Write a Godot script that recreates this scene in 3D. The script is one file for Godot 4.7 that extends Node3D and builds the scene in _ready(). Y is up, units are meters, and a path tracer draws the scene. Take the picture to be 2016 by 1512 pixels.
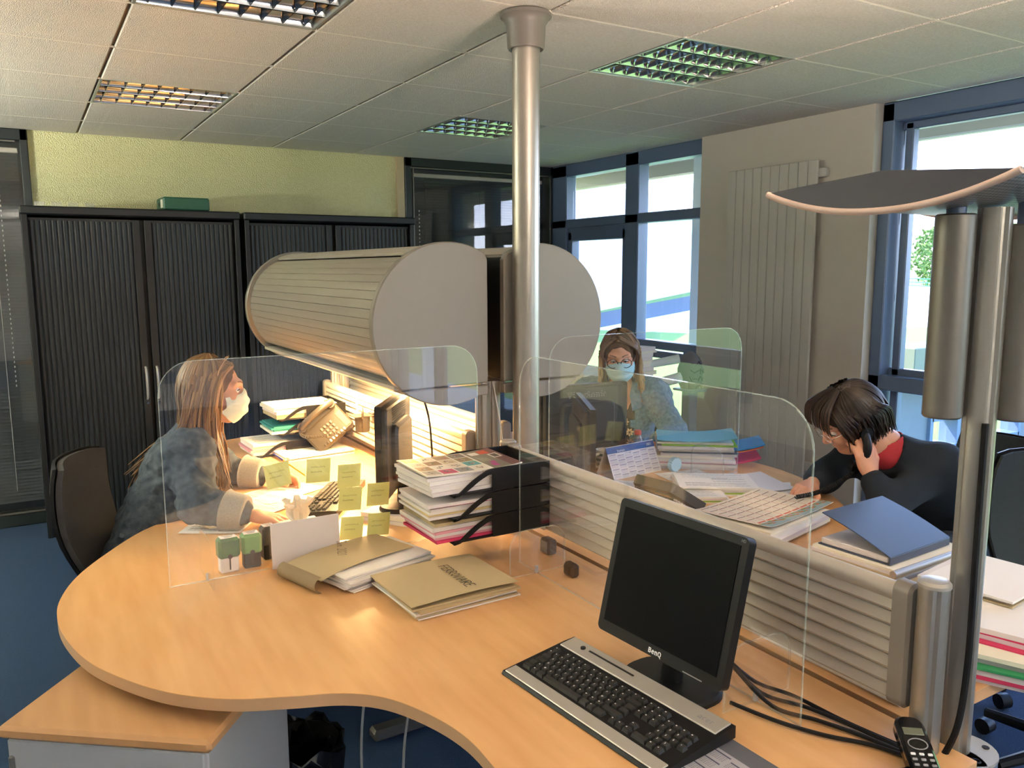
extends Node3D
# An open-plan office: two mirrored desks either side of a slatted aluminium spine, overhead cabinets, acrylic screens,
# three women at work, storage cabinets on the back wall and glazing with a lawn outside on the right.
# Units are metres, y up, floor at 0. The spine and the ceiling grid run along z, the back wall along x.

const DESK := 0.72
const CEIL := 2.44
const TASK := .9
const UPLIGHT := .9
const UPCOL := Color(1.0, .88, .80)
var mats := {}
var tex := {}
var rng := RandomNumberGenerator.new()

# ------------------------------------------------------------------ mesh collector
class Mb:
	var p := PackedVector3Array()
	var uv := PackedVector2Array()
	var col := PackedColorArray()
	var use_col := false
	var cc := Color.WHITE
	func tri(a: Vector3, b: Vector3, c: Vector3, ua := Vector2(.004, .004), ub := Vector2(.004, .004), uc := Vector2(.004, .004)) -> void:
		p.append(a); p.append(b); p.append(c)
		uv.append(ua); uv.append(ub); uv.append(uc)
		if use_col:
			col.append(cc); col.append(cc); col.append(cc)
	func tri_to(a: Vector3, b: Vector3, c: Vector3, n: Vector3, ua := Vector2(.004, .004), ub := Vector2(.004, .004), uc := Vector2(.004, .004)) -> void:
		if (b - a).cross(c - a).dot(n) < 0.0:
			tri(a, c, b, ua, uc, ub)
		else:
			tri(a, b, c, ua, ub, uc)
	# a quad whose outside looks away from the point o
	func q(a: Vector3, b: Vector3, c: Vector3, d: Vector3, o: Vector3, us := []) -> void:
		var n := (a + b + c + d) * .25 - o
		if us.size() == 4:
			tri_to(a, b, c, n, us[0], us[1], us[2]); tri_to(a, c, d, n, us[0], us[2], us[3])
		else:
			tri_to(a, b, c, n); tri_to(a, c, d, n)
	# a quad whose outside looks along n
	func qn(a: Vector3, b: Vector3, c: Vector3, d: Vector3, n: Vector3, us := []) -> void:
		if us.size() == 4:
			tri_to(a, b, c, n, us[0], us[1], us[2]); tri_to(a, c, d, n, us[0], us[2], us[3])
		else:
			tri_to(a, b, c, n); tri_to(a, c, d, n)
	# a box, its edges chamfered by e; the upper face carries the whole of the texture
	func box(t: Transform3D, s: Vector3, e := 0.0) -> void:
		var h := s * .5
		var o := t.origin
		if e <= 0.0:
			for ax in 3:
				for sg in [-1.0, 1.0]:
					var u := (ax + 1) % 3
					var v := (ax + 2) % 3
					var c := []
					for k in [[-1, -1], [1, -1], [1, 1], [-1, 1]]:
						var w := Vector3.ZERO
						w[ax] = h[ax] * sg; w[u] = h[u] * k[0]; w[v] = h[v] * k[1]
						c.append(w)
					var us := []
					if ax == 1 and sg > 0:
						for w in c: us.append(Vector2(w.x / s.x + .5, w.z / s.z + .5))
					q(t * c[0], t * c[1], t * c[2], t * c[3], o, us)
			return
		e = minf(e, minf(h.x, minf(h.y, h.z)) * .98)
		for ax in 3:
			var u := (ax + 1) % 3
			var v := (ax + 2) % 3
			for sg in [-1.0, 1.0]:
				var c := []
				for k in [[-1, -1], [1, -1], [1, 1], [-1, 1]]:
					var w := Vector3.ZERO
					w[ax] = h[ax] * sg; w[u] = (h[u] - e) * k[0]; w[v] = (h[v] - e) * k[1]
					c.append(w)
				var us := []
				if ax == 1 and sg > 0:
					for w in c: us.append(Vector2(w.x / s.x + .5, w.z / s.z + .5))
				q(t * c[0], t * c[1], t * c[2], t * c[3], o, us)
			for su in [-1.0, 1.0]:
				for sv in [-1.0, 1.0]:
					var a := Vector3.ZERO
					a[u] = h[u] * su; a[v] = (h[v] - e) * sv; a[ax] = h[ax] - e
					var b := a
					b[u] = (h[u] - e) * su; b[v] = h[v] * sv
					var a2 := a
					a2[ax] = -a[ax]
					var b2 := b
					b2[ax] = -b[ax]
					q(t * a, t * b, t * b2, t * a2, o)
		for sx in [-1.0, 1.0]:
			for sy in [-1.0, 1.0]:
				for sz in [-1.0, 1.0]:
					var k := Vector3(sx, sy, sz)
					var a := Vector3(h.x, h.y - e, h.z - e) * k
					var b := Vector3(h.x - e, h.y, h.z - e) * k
					var c := Vector3(h.x - e, h.y - e, h.z) * k
					tri_to(t * a, t * b, t * c, t.basis * k)
	# an outline in the local xz plane pushed from y0 to y1
	func prism(t: Transform3D, outline: PackedVector2Array, y0: float, y1: float, bev := 0.0, uvbox := Rect2()) -> void:
		var n := outline.size()
		var cw := Geometry2D.is_polygon_clockwise(outline)
		var top := outline
		if bev > 0.0:
			var off := Geometry2D.offset_polygon(outline, -bev, Geometry2D.JOIN_MITER)
			if off.size() and off[0].size() == n:
				# line the inner outline up with the outer one
				var best := 0
				for k in n:
					if off[0][k].distance_squared_to(outline[0]) < off[0][best].distance_squared_to(outline[0]): best = k
				var same: bool = Geometry2D.is_polygon_clockwise(off[0]) == cw
				top = PackedVector2Array()
				for k in n: top.append(off[0][(best + (k if same else -k) + n * 2) % n])
			else:
				bev = 0.0
		var idx := Geometry2D.triangulate_polygon(top)
		for side in 2:
			var y := y1 if side else y0
			var pl := top if side or bev == 0.0 else outline
			var ii := idx if side or bev == 0.0 else Geometry2D.triangulate_polygon(outline)
			for k in range(0, ii.size(), 3):
				var w := []
				var us := []
				for j in 3:
					var g: Vector2 = pl[ii[k + j]]
					w.append(t * Vector3(g.x, y, g.y))
					us.append((g - uvbox.position) / uvbox.size if uvbox.size.x > 0.0 and side else Vector2(.004, .004))
				tri_to(w[0], w[1], w[2], t.basis * Vector3(0, 1 if side else -1, 0), us[0], us[1], us[2])
		for k in n:
			var a := outline[k]
			var b := outline[(k + 1) % n]
			var d := b - a
			var nn := Vector3(d.y, 0, -d.x) * (-1.0 if cw else 1.0)
			qn(t * Vector3(a.x, y0, a.y), t * Vector3(b.x, y0, b.y), t * Vector3(b.x, y1 - bev, b.y), t * Vector3(a.x, y1 - bev, a.y), t.basis * nn)
			if bev > 0.0:
				var a2 := top[k]
				var b2 := top[(k + 1) % n]
				qn(t * Vector3(a.x, y1 - bev, a.y), t * Vector3(b.x, y1 - bev, b.y), t * Vector3(b2.x, y1, b2.y), t * Vector3(a2.x, y1, a2.y), t.basis * (nn.normalized() + Vector3.UP))
	func tube(pts: Array, r: float, n := 8, r2 := -1.0, caps := true) -> void:
		var rings := []
		var m := pts.size()
		var up := Vector3.UP
		var d0: Vector3 = (pts[1] - pts[0]).normalized()
		if absf(d0.dot(up)) > .9: up = Vector3.RIGHT
		var side := d0.cross(up).normalized()
		for i in m:
			var d: Vector3 = (pts[mini(i + 1, m - 1)] - pts[maxi(i - 1, 0)])
			d = d.normalized() if d.length() > 1e-9 else d0
			side = (side - d * side.dot(d)).normalized()
			var up2 := side.cross(d)
			var rr := r if r2 < 0.0 else lerpf(r, r2, float(i) / (m - 1))
			var ring := []
			for k in n:
				var an := TAU * k / n
				ring.append(pts[i] + (side * cos(an) + up2 * sin(an)) * rr)
			rings.append(ring)
		for i in m - 1:
			var c: Vector3 = (pts[i] + pts[i + 1]) * .5
			for k in n:
				q(rings[i][k], rings[i][(k + 1) % n], rings[i + 1][(k + 1) % n], rings[i + 1][k], c)
		if caps:
			for e in 2:
				var i := 0 if e == 0 else m - 1
				var nn: Vector3 = pts[0] - pts[1] if e == 0 else pts[m - 1] - pts[m - 2]
				for k in n: tri_to(pts[i], rings[i][k], rings[i][(k + 1) % n], nn)
	func cyl(a: Vector3, b: Vector3, r: float, n := 16, r2 := -1.0) -> void:
		tube([a, b], r, n, r if r2 < 0.0 else r2)
	# profile of (radius, height) points turned about the local y axis
	func lathe(t: Transform3D, prof: Array, n := 20) -> void:
		for i in prof.size() - 1:
			var a: Vector2 = prof[i]
			var b: Vector2 = prof[i + 1]
			var d := b - a
			for k in n:
				var a0 := TAU * k / n
				var a1 := TAU * (k + 1) / n
				var am := (a0 + a1) * .5
				var nn := t.basis * Vector3(d.y * cos(am), -d.x, d.y * sin(am))
				var w := []
				for c in [[a, a0], [a, a1], [b, a1], [b, a0]]: w.append(t * Vector3(c[0].x * cos(c[1]), c[0].y, c[0].x * sin(c[1])))
				if a.x < 1e-5: tri_to(w[0], w[2], w[3], nn)
				elif b.x < 1e-5: tri_to(w[0], w[1], w[2], nn)
				else: qn(w[0], w[1], w[2], w[3], nn)
	# a curved sheet of points g[i][j] with thickness th along -up
	func slab(g: Array, th: float, up := Vector3.UP) -> void:
		var ni := g.size()
		var nj: int = g[0].size()
		var dn := -up.normalized() * th
		for i in ni - 1:
			for j in nj - 1:
				var us := []
				for c in [[i, j], [i + 1, j], [i + 1, j + 1], [i, j + 1]]: us.append(Vector2(float(c[0]) / (ni - 1), float(c[1]) / (nj - 1)))
				qn(g[i][j], g[i + 1][j], g[i + 1][j + 1], g[i][j + 1], up, us)
				qn(g[i][j] + dn, g[i + 1][j] + dn, g[i + 1][j + 1] + dn, g[i][j + 1] + dn, -up)
		var ctr: Vector3 = (g[0][0] + g[ni - 1][nj - 1]) * .5
		for i in ni - 1:
			for j in [0, nj - 1]: q(g[i][j], g[i + 1][j], g[i + 1][j] + dn, g[i][j] + dn, ctr)
		for j in nj - 1:
			for i in [0, ni - 1]: q(g[i][j], g[i][j + 1], g[i][j + 1] + dn, g[i][j] + dn, ctr)
	# crease in degrees; below it neighbouring faces share a normal
	func mesh(crease := 38.0) -> ArrayMesh:
		var n := p.size()
		var nrm := PackedVector3Array()
		nrm.resize(n)
		var fn := PackedVector3Array()
		var fu := PackedVector3Array()
		for k in range(0, n, 3):
			var w := (p[k + 1] - p[k]).cross(p[k + 2] - p[k])
			fn.append(w)
			fu.append(w.normalized())
		var at := {}
		if crease > 0.0:
			for k in n:
				var key := Vector3i((p[k] * 20000.0).round())
				if at.has(key): at[key].append(k)
				else: at[key] = [k]
		var lim := cos(deg_to_rad(crease))
		if crease > 0.0:
			for key in at:
				var l: Array = at[key]
				for k in l:
					var s := Vector3.ZERO
					var mine := fu[k / 3]
					for j in l:
						if fu[j / 3].dot(mine) > lim: s += fn[j / 3]
					nrm[k] = s.normalized() if s.length() > 1e-14 else mine
		else:
			for k in n: nrm[k] = fu[k / 3]
		# front faces run clockwise
		for k in range(0, n, 3):
			var a := p[k + 1]; p[k + 1] = p[k + 2]; p[k + 2] = a
			var b := nrm[k + 1]; nrm[k + 1] = nrm[k + 2]; nrm[k + 2] = b
			var u := uv[k + 1]; uv[k + 1] = uv[k + 2]; uv[k + 2] = u
			if use_col:
				var cq := col[k + 1]; col[k + 1] = col[k + 2]; col[k + 2] = cq
		var arr := []
		arr.resize(Mesh.ARRAY_MAX)
		arr[Mesh.ARRAY_VERTEX] = p
		arr[Mesh.ARRAY_NORMAL] = nrm
		arr[Mesh.ARRAY_TEX_UV] = uv
		if use_col: arr[Mesh.ARRAY_COLOR] = col
		var am := ArrayMesh.new()
		am.add_surface_from_arrays(Mesh.PRIMITIVE_TRIANGLES, arr)
		return am

# ------------------------------------------------------------------ distance field for bodies and cloth, meshed as surface nets
class Sdf:
	var o: Vector3
	var c: float
	var nx: int
	var ny: int
	var nz: int
	var f := PackedFloat32Array()
	func _init(lo: Vector3, hi: Vector3, cell: float) -> void:
		o = lo; c = cell
		nx = int(ceil((hi.x - lo.x) / c)) + 2
		ny = int(ceil((hi.y - lo.y) / c)) + 2
		nz = int(ceil((hi.z - lo.z) / c)) + 2
		f.resize(nx * ny * nz)
		f.fill(1.0)
	func rng_of(lo: Vector3, hi: Vector3) -> Array:
		return [maxi(0, int((lo.x - o.x) / c)), mini(nx - 1, int((hi.x - o.x) / c) + 1), maxi(0, int((lo.y - o.y) / c)), mini(ny - 1, int((hi.y - o.y) / c) + 1), maxi(0, int((lo.z - o.z) / c)), mini(nz - 1, int((hi.z - o.z) / c) + 1)]
	func cap(a: Vector3, b: Vector3, ra: float, rb: float, k := .02) -> void:
		var m := maxf(ra, rb) + k + c * 2.0
		var r := rng_of(a.min(b) - Vector3.ONE * m, a.max(b) + Vector3.ONE * m)
		var ba := b - a
		var bb := maxf(ba.length_squared(), 1e-9)
		for z in range(r[4], r[5] + 1):
			for y in range(r[2], r[3] + 1):
				var i: int = (z * ny + y) * nx + r[0]
				var p := Vector3(o.x + r[0] * c, o.y + y * c, o.z + z * c)
				for x in range(r[0], r[1] + 1):
					var pa := p - a
					var h := clampf(pa.dot(ba) / bb, 0.0, 1.0)
					var d := (pa - ba * h).length() - ra - (rb - ra) * h
					var g := f[i]
					var e := k - absf(d - g)
					f[i] = minf(d, g) - (e * e * .25 / k if e > 0.0 else 0.0)
					i += 1
					p.x += c
	# ellipsoid: b holds unit axes, s the half sizes; cut = true carves it away
	func ell(ce: Vector3, b: Basis, s: Vector3, k := .02, cut := false) -> void:
		var m := maxf(s.x, maxf(s.y, s.z)) + k + c * 2.0
		var r := rng_of(ce - Vector3.ONE * m, ce + Vector3.ONE * m)
		var inv := b.transposed()
		for z in range(r[4], r[5] + 1):
			for y in range(r[2], r[3] + 1):
				var i: int = (z * ny + y) * nx + r[0]
				var p := Vector3(o.x + r[0] * c, o.y + y * c, o.z + z * c)
				for x in range(r[0], r[1] + 1):
					var l := inv * (p - ce)
					var q1 := l / s
					var k0 := q1.length()
					var d := k0 * (k0 - 1.0) / maxf((q1 / s).length(), 1e-6) if k0 > 1e-4 else -minf(s.x, minf(s.y, s.z))
					var g := f[i]
					if cut:
						d = -d
						var e := k - absf(d - g)
						f[i] = maxf(d, g) + (e * e * .25 / k if e > 0.0 else 0.0)
					else:
						var e := k - absf(d - g)
						f[i] = minf(d, g) - (e * e * .25 / k if e > 0.0 else 0.0)
					i += 1
					p.x += c
	# carve away the half space beyond the plane (point a, normal n), within the box lo..hi
	func plane_cut(a: Vector3, n: Vector3, lo: Vector3, hi: Vector3) -> void:
		var r := rng_of(lo, hi)
		for z in range(r[4], r[5] + 1):
			for y in range(r[2], r[3] + 1):
				var i: int = (z * ny + y) * nx + r[0]
				for x in range(r[0], r[1] + 1):
					var d := (Vector3(o.x + x * c, o.y + y * c, o.z + z * c) - a).dot(n)
					f[i] = maxf(f[i], d)
					i += 1
	func wrinkle(amp: float, freq: float, sd := 1, stretch := Vector3.ONE) -> void:
		var nz2 := FastNoiseLite.new()
		nz2.seed = sd
		nz2.frequency = freq
		nz2.fractal_octaves = 2
		var lim := amp + c * 2.2
		var i := 0
		for z in nz:
			for y in ny:
				for x in nx:
					if absf(f[i]) < lim:
						f[i] += amp * (nz2.get_noise_3d(x * c * stretch.x, y * c * stretch.y, z * c * stretch.z) - .25)
					i += 1
	func mesh(into: ArrayMesh = null, smooth := 0) -> ArrayMesh:
		var lim := c * 4.0
		var map := PackedInt32Array()
		map.resize(f.size())
		map.fill(-1)
		var vs := PackedVector3Array()
		var cells := PackedInt32Array()
		var off := [0, 1, nx, nx + 1, nx * ny, nx * ny + 1, nx * ny + nx, nx * ny + nx + 1]
		var edges := [[0, 1], [2, 3], [4, 5], [6, 7], [0, 2], [1, 3], [4, 6], [5, 7], [0, 4], [1, 5], [2, 6], [3, 7]]
		for z in nz - 1:
			for y in ny - 1:
				var i := (z * ny + y) * nx
				for x in nx - 1:
					if absf(f[i]) < lim:
						var inside := 0
						for k in 8:
							if f[i + off[k]] < 0.0: inside += 1
						if inside > 0 and inside < 8:
							var s := Vector3.ZERO
							var cnt := 0
							for e in edges:
								var fa := f[i + off[e[0]]]
								var fb := f[i + off[e[1]]]
								if (fa < 0.0) != (fb < 0.0):
									var t := fa / (fa - fb)
									var a := Vector3(e[0] & 1, (e[0] >> 1) & 1, e[0] >> 2)
									var b := Vector3(e[1] & 1, (e[1] >> 1) & 1, e[1] >> 2)
									s += a.lerp(b, t)
									cnt += 1
							map[i] = vs.size()
							cells.append(i)
							vs.append(o + (Vector3(x, y, z) + s / cnt) * c)
					i += 1
		var idx := PackedInt32Array()
		var sx := 1
		var sy := nx
		var sz := nx * ny
		for n in cells.size():
			var i := cells[n]
			for ax in 3:
				var st: int = [sx, sy, sz][ax]
				var u: int = [sy, sz, sx][ax]
				var v: int = [sz, sx, sy][ax]
				if i - u - v < 0: continue
				var fa := f[i]
				var fb := f[i + st]
				if (fa < 0.0) == (fb < 0.0): continue
				var a := map[i]
				var b := map[i - u]
				var d := map[i - u - v]
				var e := map[i - v]
				if a < 0 or b < 0 or d < 0 or e < 0: continue
				if fa < 0.0: idx.append_array([a, d, b, a, e, d])
				else: idx.append_array([a, b, d, a, d, e])
		for it in smooth:
			var acc := PackedVector3Array()
			acc.resize(vs.size())
			var ct := PackedInt32Array()
			ct.resize(vs.size())
			for k in range(0, idx.size(), 3):
				for j in 3:
					acc[idx[k + j]] += vs[idx[k + (j + 1) % 3]]
					ct[idx[k + j]] += 1
			for k in vs.size():
				if ct[k]: vs[k] = vs[k].lerp(acc[k] / ct[k], .5)
		var nr := PackedVector3Array()
		nr.resize(vs.size())
		for k in range(0, idx.size(), 3):
			var w := (vs[idx[k + 2]] - vs[idx[k]]).cross(vs[idx[k + 1]] - vs[idx[k]])
			for j in 3: nr[idx[k + j]] += w
		for k in nr.size(): nr[k] = nr[k].normalized()
		if into:
			var st0 := into.surface_get_arrays(0)
			var v0: PackedVector3Array = st0[Mesh.ARRAY_VERTEX]
			var n0: PackedVector3Array = st0[Mesh.ARRAY_NORMAL]
			var i0: PackedInt32Array = st0[Mesh.ARRAY_INDEX]
			var shift := v0.size()
			v0.append_array(vs)
			n0.append_array(nr)
			for k in idx: i0.append(k + shift)
			vs = v0; nr = n0; idx = i0
		var arr := []
		arr.resize(Mesh.ARRAY_MAX)
		arr[Mesh.ARRAY_VERTEX] = vs
		arr[Mesh.ARRAY_NORMAL] = nr
		arr[Mesh.ARRAY_INDEX] = idx
		var am := ArrayMesh.new()
		am.add_surface_from_arrays(Mesh.PRIMITIVE_TRIANGLES, arr)
		return am

# ------------------------------------------------------------------ nodes
func numbered(called: String) -> String:
	if not has_node(NodePath(called)): return called
	var k := 1
	while has_node(NodePath("%s_%03d" % [called, k])): k += 1
	return "%s_%03d" % [called, k]

func tag(o: Node3D, label: String, category: String, group := "", kind := "") -> Node3D:
	if label: o.set_meta("label", label)
	if category: o.set_meta("category", category)
	if group: o.set_meta("group", group)
	if kind: o.set_meta("kind", kind)
	return o

func thing(called: String, label: String, category: String, at := Vector3.ZERO, turn := 0.0, group := "", kind := "") -> Node3D:
	var o := Node3D.new()
	o.name = numbered(called)
	add_child(o)
	o.position = at
	o.rotation.y = turn
	return tag(o, label, category, group, kind)

# commit a mesh as one named part (or, without a parent, one top-level object)
func part(called: String, m, mat: Material, parent: Node3D = null, crease := 38.0) -> MeshInstance3D:
	var o := MeshInstance3D.new()
	o.mesh = m.mesh(crease) if m is Mb else m
	o.material_override = mat
	o.name = called if parent else numbered(called)
	if parent: parent.add_child(o, true)
	else: add_child(o)
	return o

func struct(called: String, m, mat: Material, label := "", category := "", crease := 38.0) -> MeshInstance3D:
	var o := part(called, m, mat, null, crease)
	tag(o, label, category, "", "structure")
	return o

func at(x: float, y: float, z: float, yaw := 0.0) -> Transform3D:
	return Transform3D(Basis(Vector3.UP, yaw), Vector3(x, y, z))

func bx(t: Transform3D, s: Vector3, e := 0.0) -> Mb:
	var m := Mb.new()
	m.box(t, s, e)
	return m

func text_part(s: String, size: float, t: Transform3D, mat: Material, parent: Node3D, called := "lettering", font := "Droid Sans", weight := 400) -> MeshInstance3D:
	var tm := TextMesh.new()
	tm.text = s
	var sf := SystemFont.new()
	sf.font_names = PackedStringArray([font])
	sf.font_weight = weight
	tm.font = sf
	tm.font_size = 32
	tm.pixel_size = size / 24.0
	tm.depth = .0003
	tm.curve_step = 4.0
	var o := part(called, tm, mat, parent)
	o.transform = t
	return o

# handwriting: strokes in a unit-high box, laid as flat ink ribbons on the plane of t (x right, z down the page)
func ink(m: Mb, t: Transform3D, strokes: Array, w := .0016) -> void:
	for s in strokes:
		for k in s.size() - 1:
			var a := Vector3(s[k].x, 0, s[k].y)
			var b := Vector3(s[k + 1].x, 0, s[k + 1].y)
			var d := (t.basis * (b - a)).normalized()
			var sd := d.cross(t.basis.y.normalized()) * w * .5
			var e := d * w * .35
			m.qn(t * a - sd - e, t * b - sd + e, t * b + sd + e, t * a + sd - e, t.basis.y)

# smooth curve through points
func curve(pts: Array, per := 6) -> Array:
	var out := []
	for i in pts.size() - 1:
		var p0: Vector3 = pts[maxi(i - 1, 0)]
		var p1: Vector3 = pts[i]
		var p2: Vector3 = pts[i + 1]
		var p3: Vector3 = pts[mini(i + 2, pts.size() - 1)]
		for k in per: out.append(p1.cubic_interpolate(p2, p0, p3, float(k) / per))
	out.append(pts[-1])
	return out

func curve2(pts: Array, per := 6, closed := false) -> PackedVector2Array:
	var out := PackedVector2Array()
	var n := pts.size()
	for i in (n if closed else n - 1):
		var p0: Vector2 = pts[(i - 1 + n) % n] if closed else pts[maxi(i - 1, 0)]
		var p1: Vector2 = pts[i]
		var p2: Vector2 = pts[(i + 1) % n]
		var p3: Vector2 = pts[(i + 2) % n] if closed else pts[mini(i + 2, n - 1)]
		for k in per: out.append(p1.cubic_interpolate(p2, p0, p3, float(k) / per))
	if not closed: out.append(pts[-1])
	return out

func round_rect(w: float, h: float, r: float, n := 6) -> PackedVector2Array:
	var out := PackedVector2Array()
	for c in [[1, 1, 0.0], [-1, 1, .5], [-1, -1, 1.0], [1, -1, 1.5]]:
		for k in n + 1:
			var an: float = PI * (c[2] + .5 * k / n)
			out.append(Vector2(c[0] * (w * .5 - r) + cos(an) * r, c[1] * (h * .5 - r) + sin(an) * r))
	return out

# ------------------------------------------------------------------ materials
func mat(called: String, c: Color, rough := .6, metal := 0.0, spec := .5) -> StandardMaterial3D:
	if mats.has(called): return mats[called]
	var m := StandardMaterial3D.new()
	m.resource_name = called
	m.albedo_color = c
	m.roughness = rough
	m.metallic = metal
	m.metallic_specular = spec
	mats[called] = m
	return m

func noise_tex(freq: float, size: int, sd: int, ramp: Array, normal := false, strength := 4.0, oct := 3) -> NoiseTexture2D:
	var t := NoiseTexture2D.new()
	var n := FastNoiseLite.new()
	n.seed = sd
	n.frequency = freq
	n.fractal_octaves = oct
	t.noise = n
	t.width = size
	t.height = size
	t.seamless = true
	t.as_normal_map = normal
	t.bump_strength = strength
	if ramp.size():
		var g := Gradient.new()
		g.offsets = PackedFloat32Array([0.0, 1.0])
		g.colors = PackedColorArray(ramp)
		t.color_ramp = g
	return t

func tri_mat(called: String, t_albedo, t_normal, scale: Vector3, rough := .8, world := true, nscale := 1.0) -> StandardMaterial3D:
	if mats.has(called): return mats[called]
	var m := mat(called, Color.WHITE, rough)
	m.albedo_texture = t_albedo
	if t_normal:
		m.normal_enabled = true
		m.normal_texture = t_normal
		m.normal_scale = nscale
	m.uv1_triplanar = true
	m.uv1_world_triplanar = world
	m.uv1_scale = scale
	return m

func glass(called: String, a: float, tint := Color(1, 1, 1)) -> StandardMaterial3D:
	var m := mat(called, Color(tint.r, tint.g, tint.b, a), 0.0)
	m.transparency = BaseMaterial3D.TRANSPARENCY_ALPHA
	return m

# ------------------------------------------------------------------ scene
func _ready() -> void:
	rng.seed = 7
	# camera
	var cam := Camera3D.new()
	cam.name = "camera"
	add_child(cam)
	cam.fov = 2.0 * rad_to_deg(atan(756.0 / 1600.0))
	cam.transform = Transform3D(Basis(Vector3.UP, -0.53909) * Basis(Vector3.RIGHT, -0.14067) * Basis(Vector3.BACK, -0.00290), Vector3(0.23613, 1.59870, 2.37102))
	cam.near = .05
	cam.far = 400.0
	cam.current = true
	# sky, sun, exposure
	var env := Environment.new()
	env.background_mode = Environment.BG_SKY
	var sky := Sky.new()
	var sm := ProceduralSkyMaterial.new()
	sm.sky_top_color = Color(.42, .60, .86)
	sm.sky_horizon_color = Color(.92, .95, 1.0)
	sm.sky_curve = .12
	sm.ground_bottom_color = Color(.35, .38, .28)
	sm.ground_horizon_color = Color(.75, .78, .75)
	sm.sky_energy_multiplier = 1.4
	sm.ground_energy_multiplier = .8
	sm.sun_angle_max = 3.0
	sky.sky_material = sm
	env.sky = sky
	env.tonemap_mode = Environment.TONE_MAPPER_LINEAR
	env.tonemap_exposure = 6.3
	env.sdfgi_enabled = true
	env.ssao_enabled = true
	env.ssil_enabled = true
	var we := WorldEnvironment.new()
	we.name = "world"
	we.environment = env
	add_child(we)
	var sun := DirectionalLight3D.new()
	sun.name = "sun"
	add_child(sun)
	sun.look_at_from_position(Vector3.ZERO, -Vector3(-.34, .72, -.60), Vector3.UP)
	sun.light_color = Color(1.0, .95, .87)
	sun.light_energy = 1.3
	sun.light_angular_distance = .55
	sun.shadow_enabled = true
	materials()
	setting()
	outside()
	back_cabinets()
	spine()
	desks()
	screens()
	left_desk_things()
	front_things()
	right_desk_things()
	uplighter("tall aluminium uplighter with a curved reflector head, lighting the ceiling", Vector3(1.690, 0, 1.590), 0.0, UPLIGHT, UPCOL)
	uplighter("added unseen uplighter beyond the left side, brightening the ceiling and back wall", Vector3(-1.9, 0, -1.9), PI, 6.0, Color(.98, 1.0, .95))  # extra lamp out of view, added to brighten the far ceiling and back wall
	uplighter("added unseen uplighter behind the camera, brightening the ceiling and the desks", Vector3(1.3, 0, 5.4), 0.0, 9.0, Color(1.0, .98, .96))  # second extra lamp out of view, added for more light from behind
	chairs()
	people()

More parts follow.
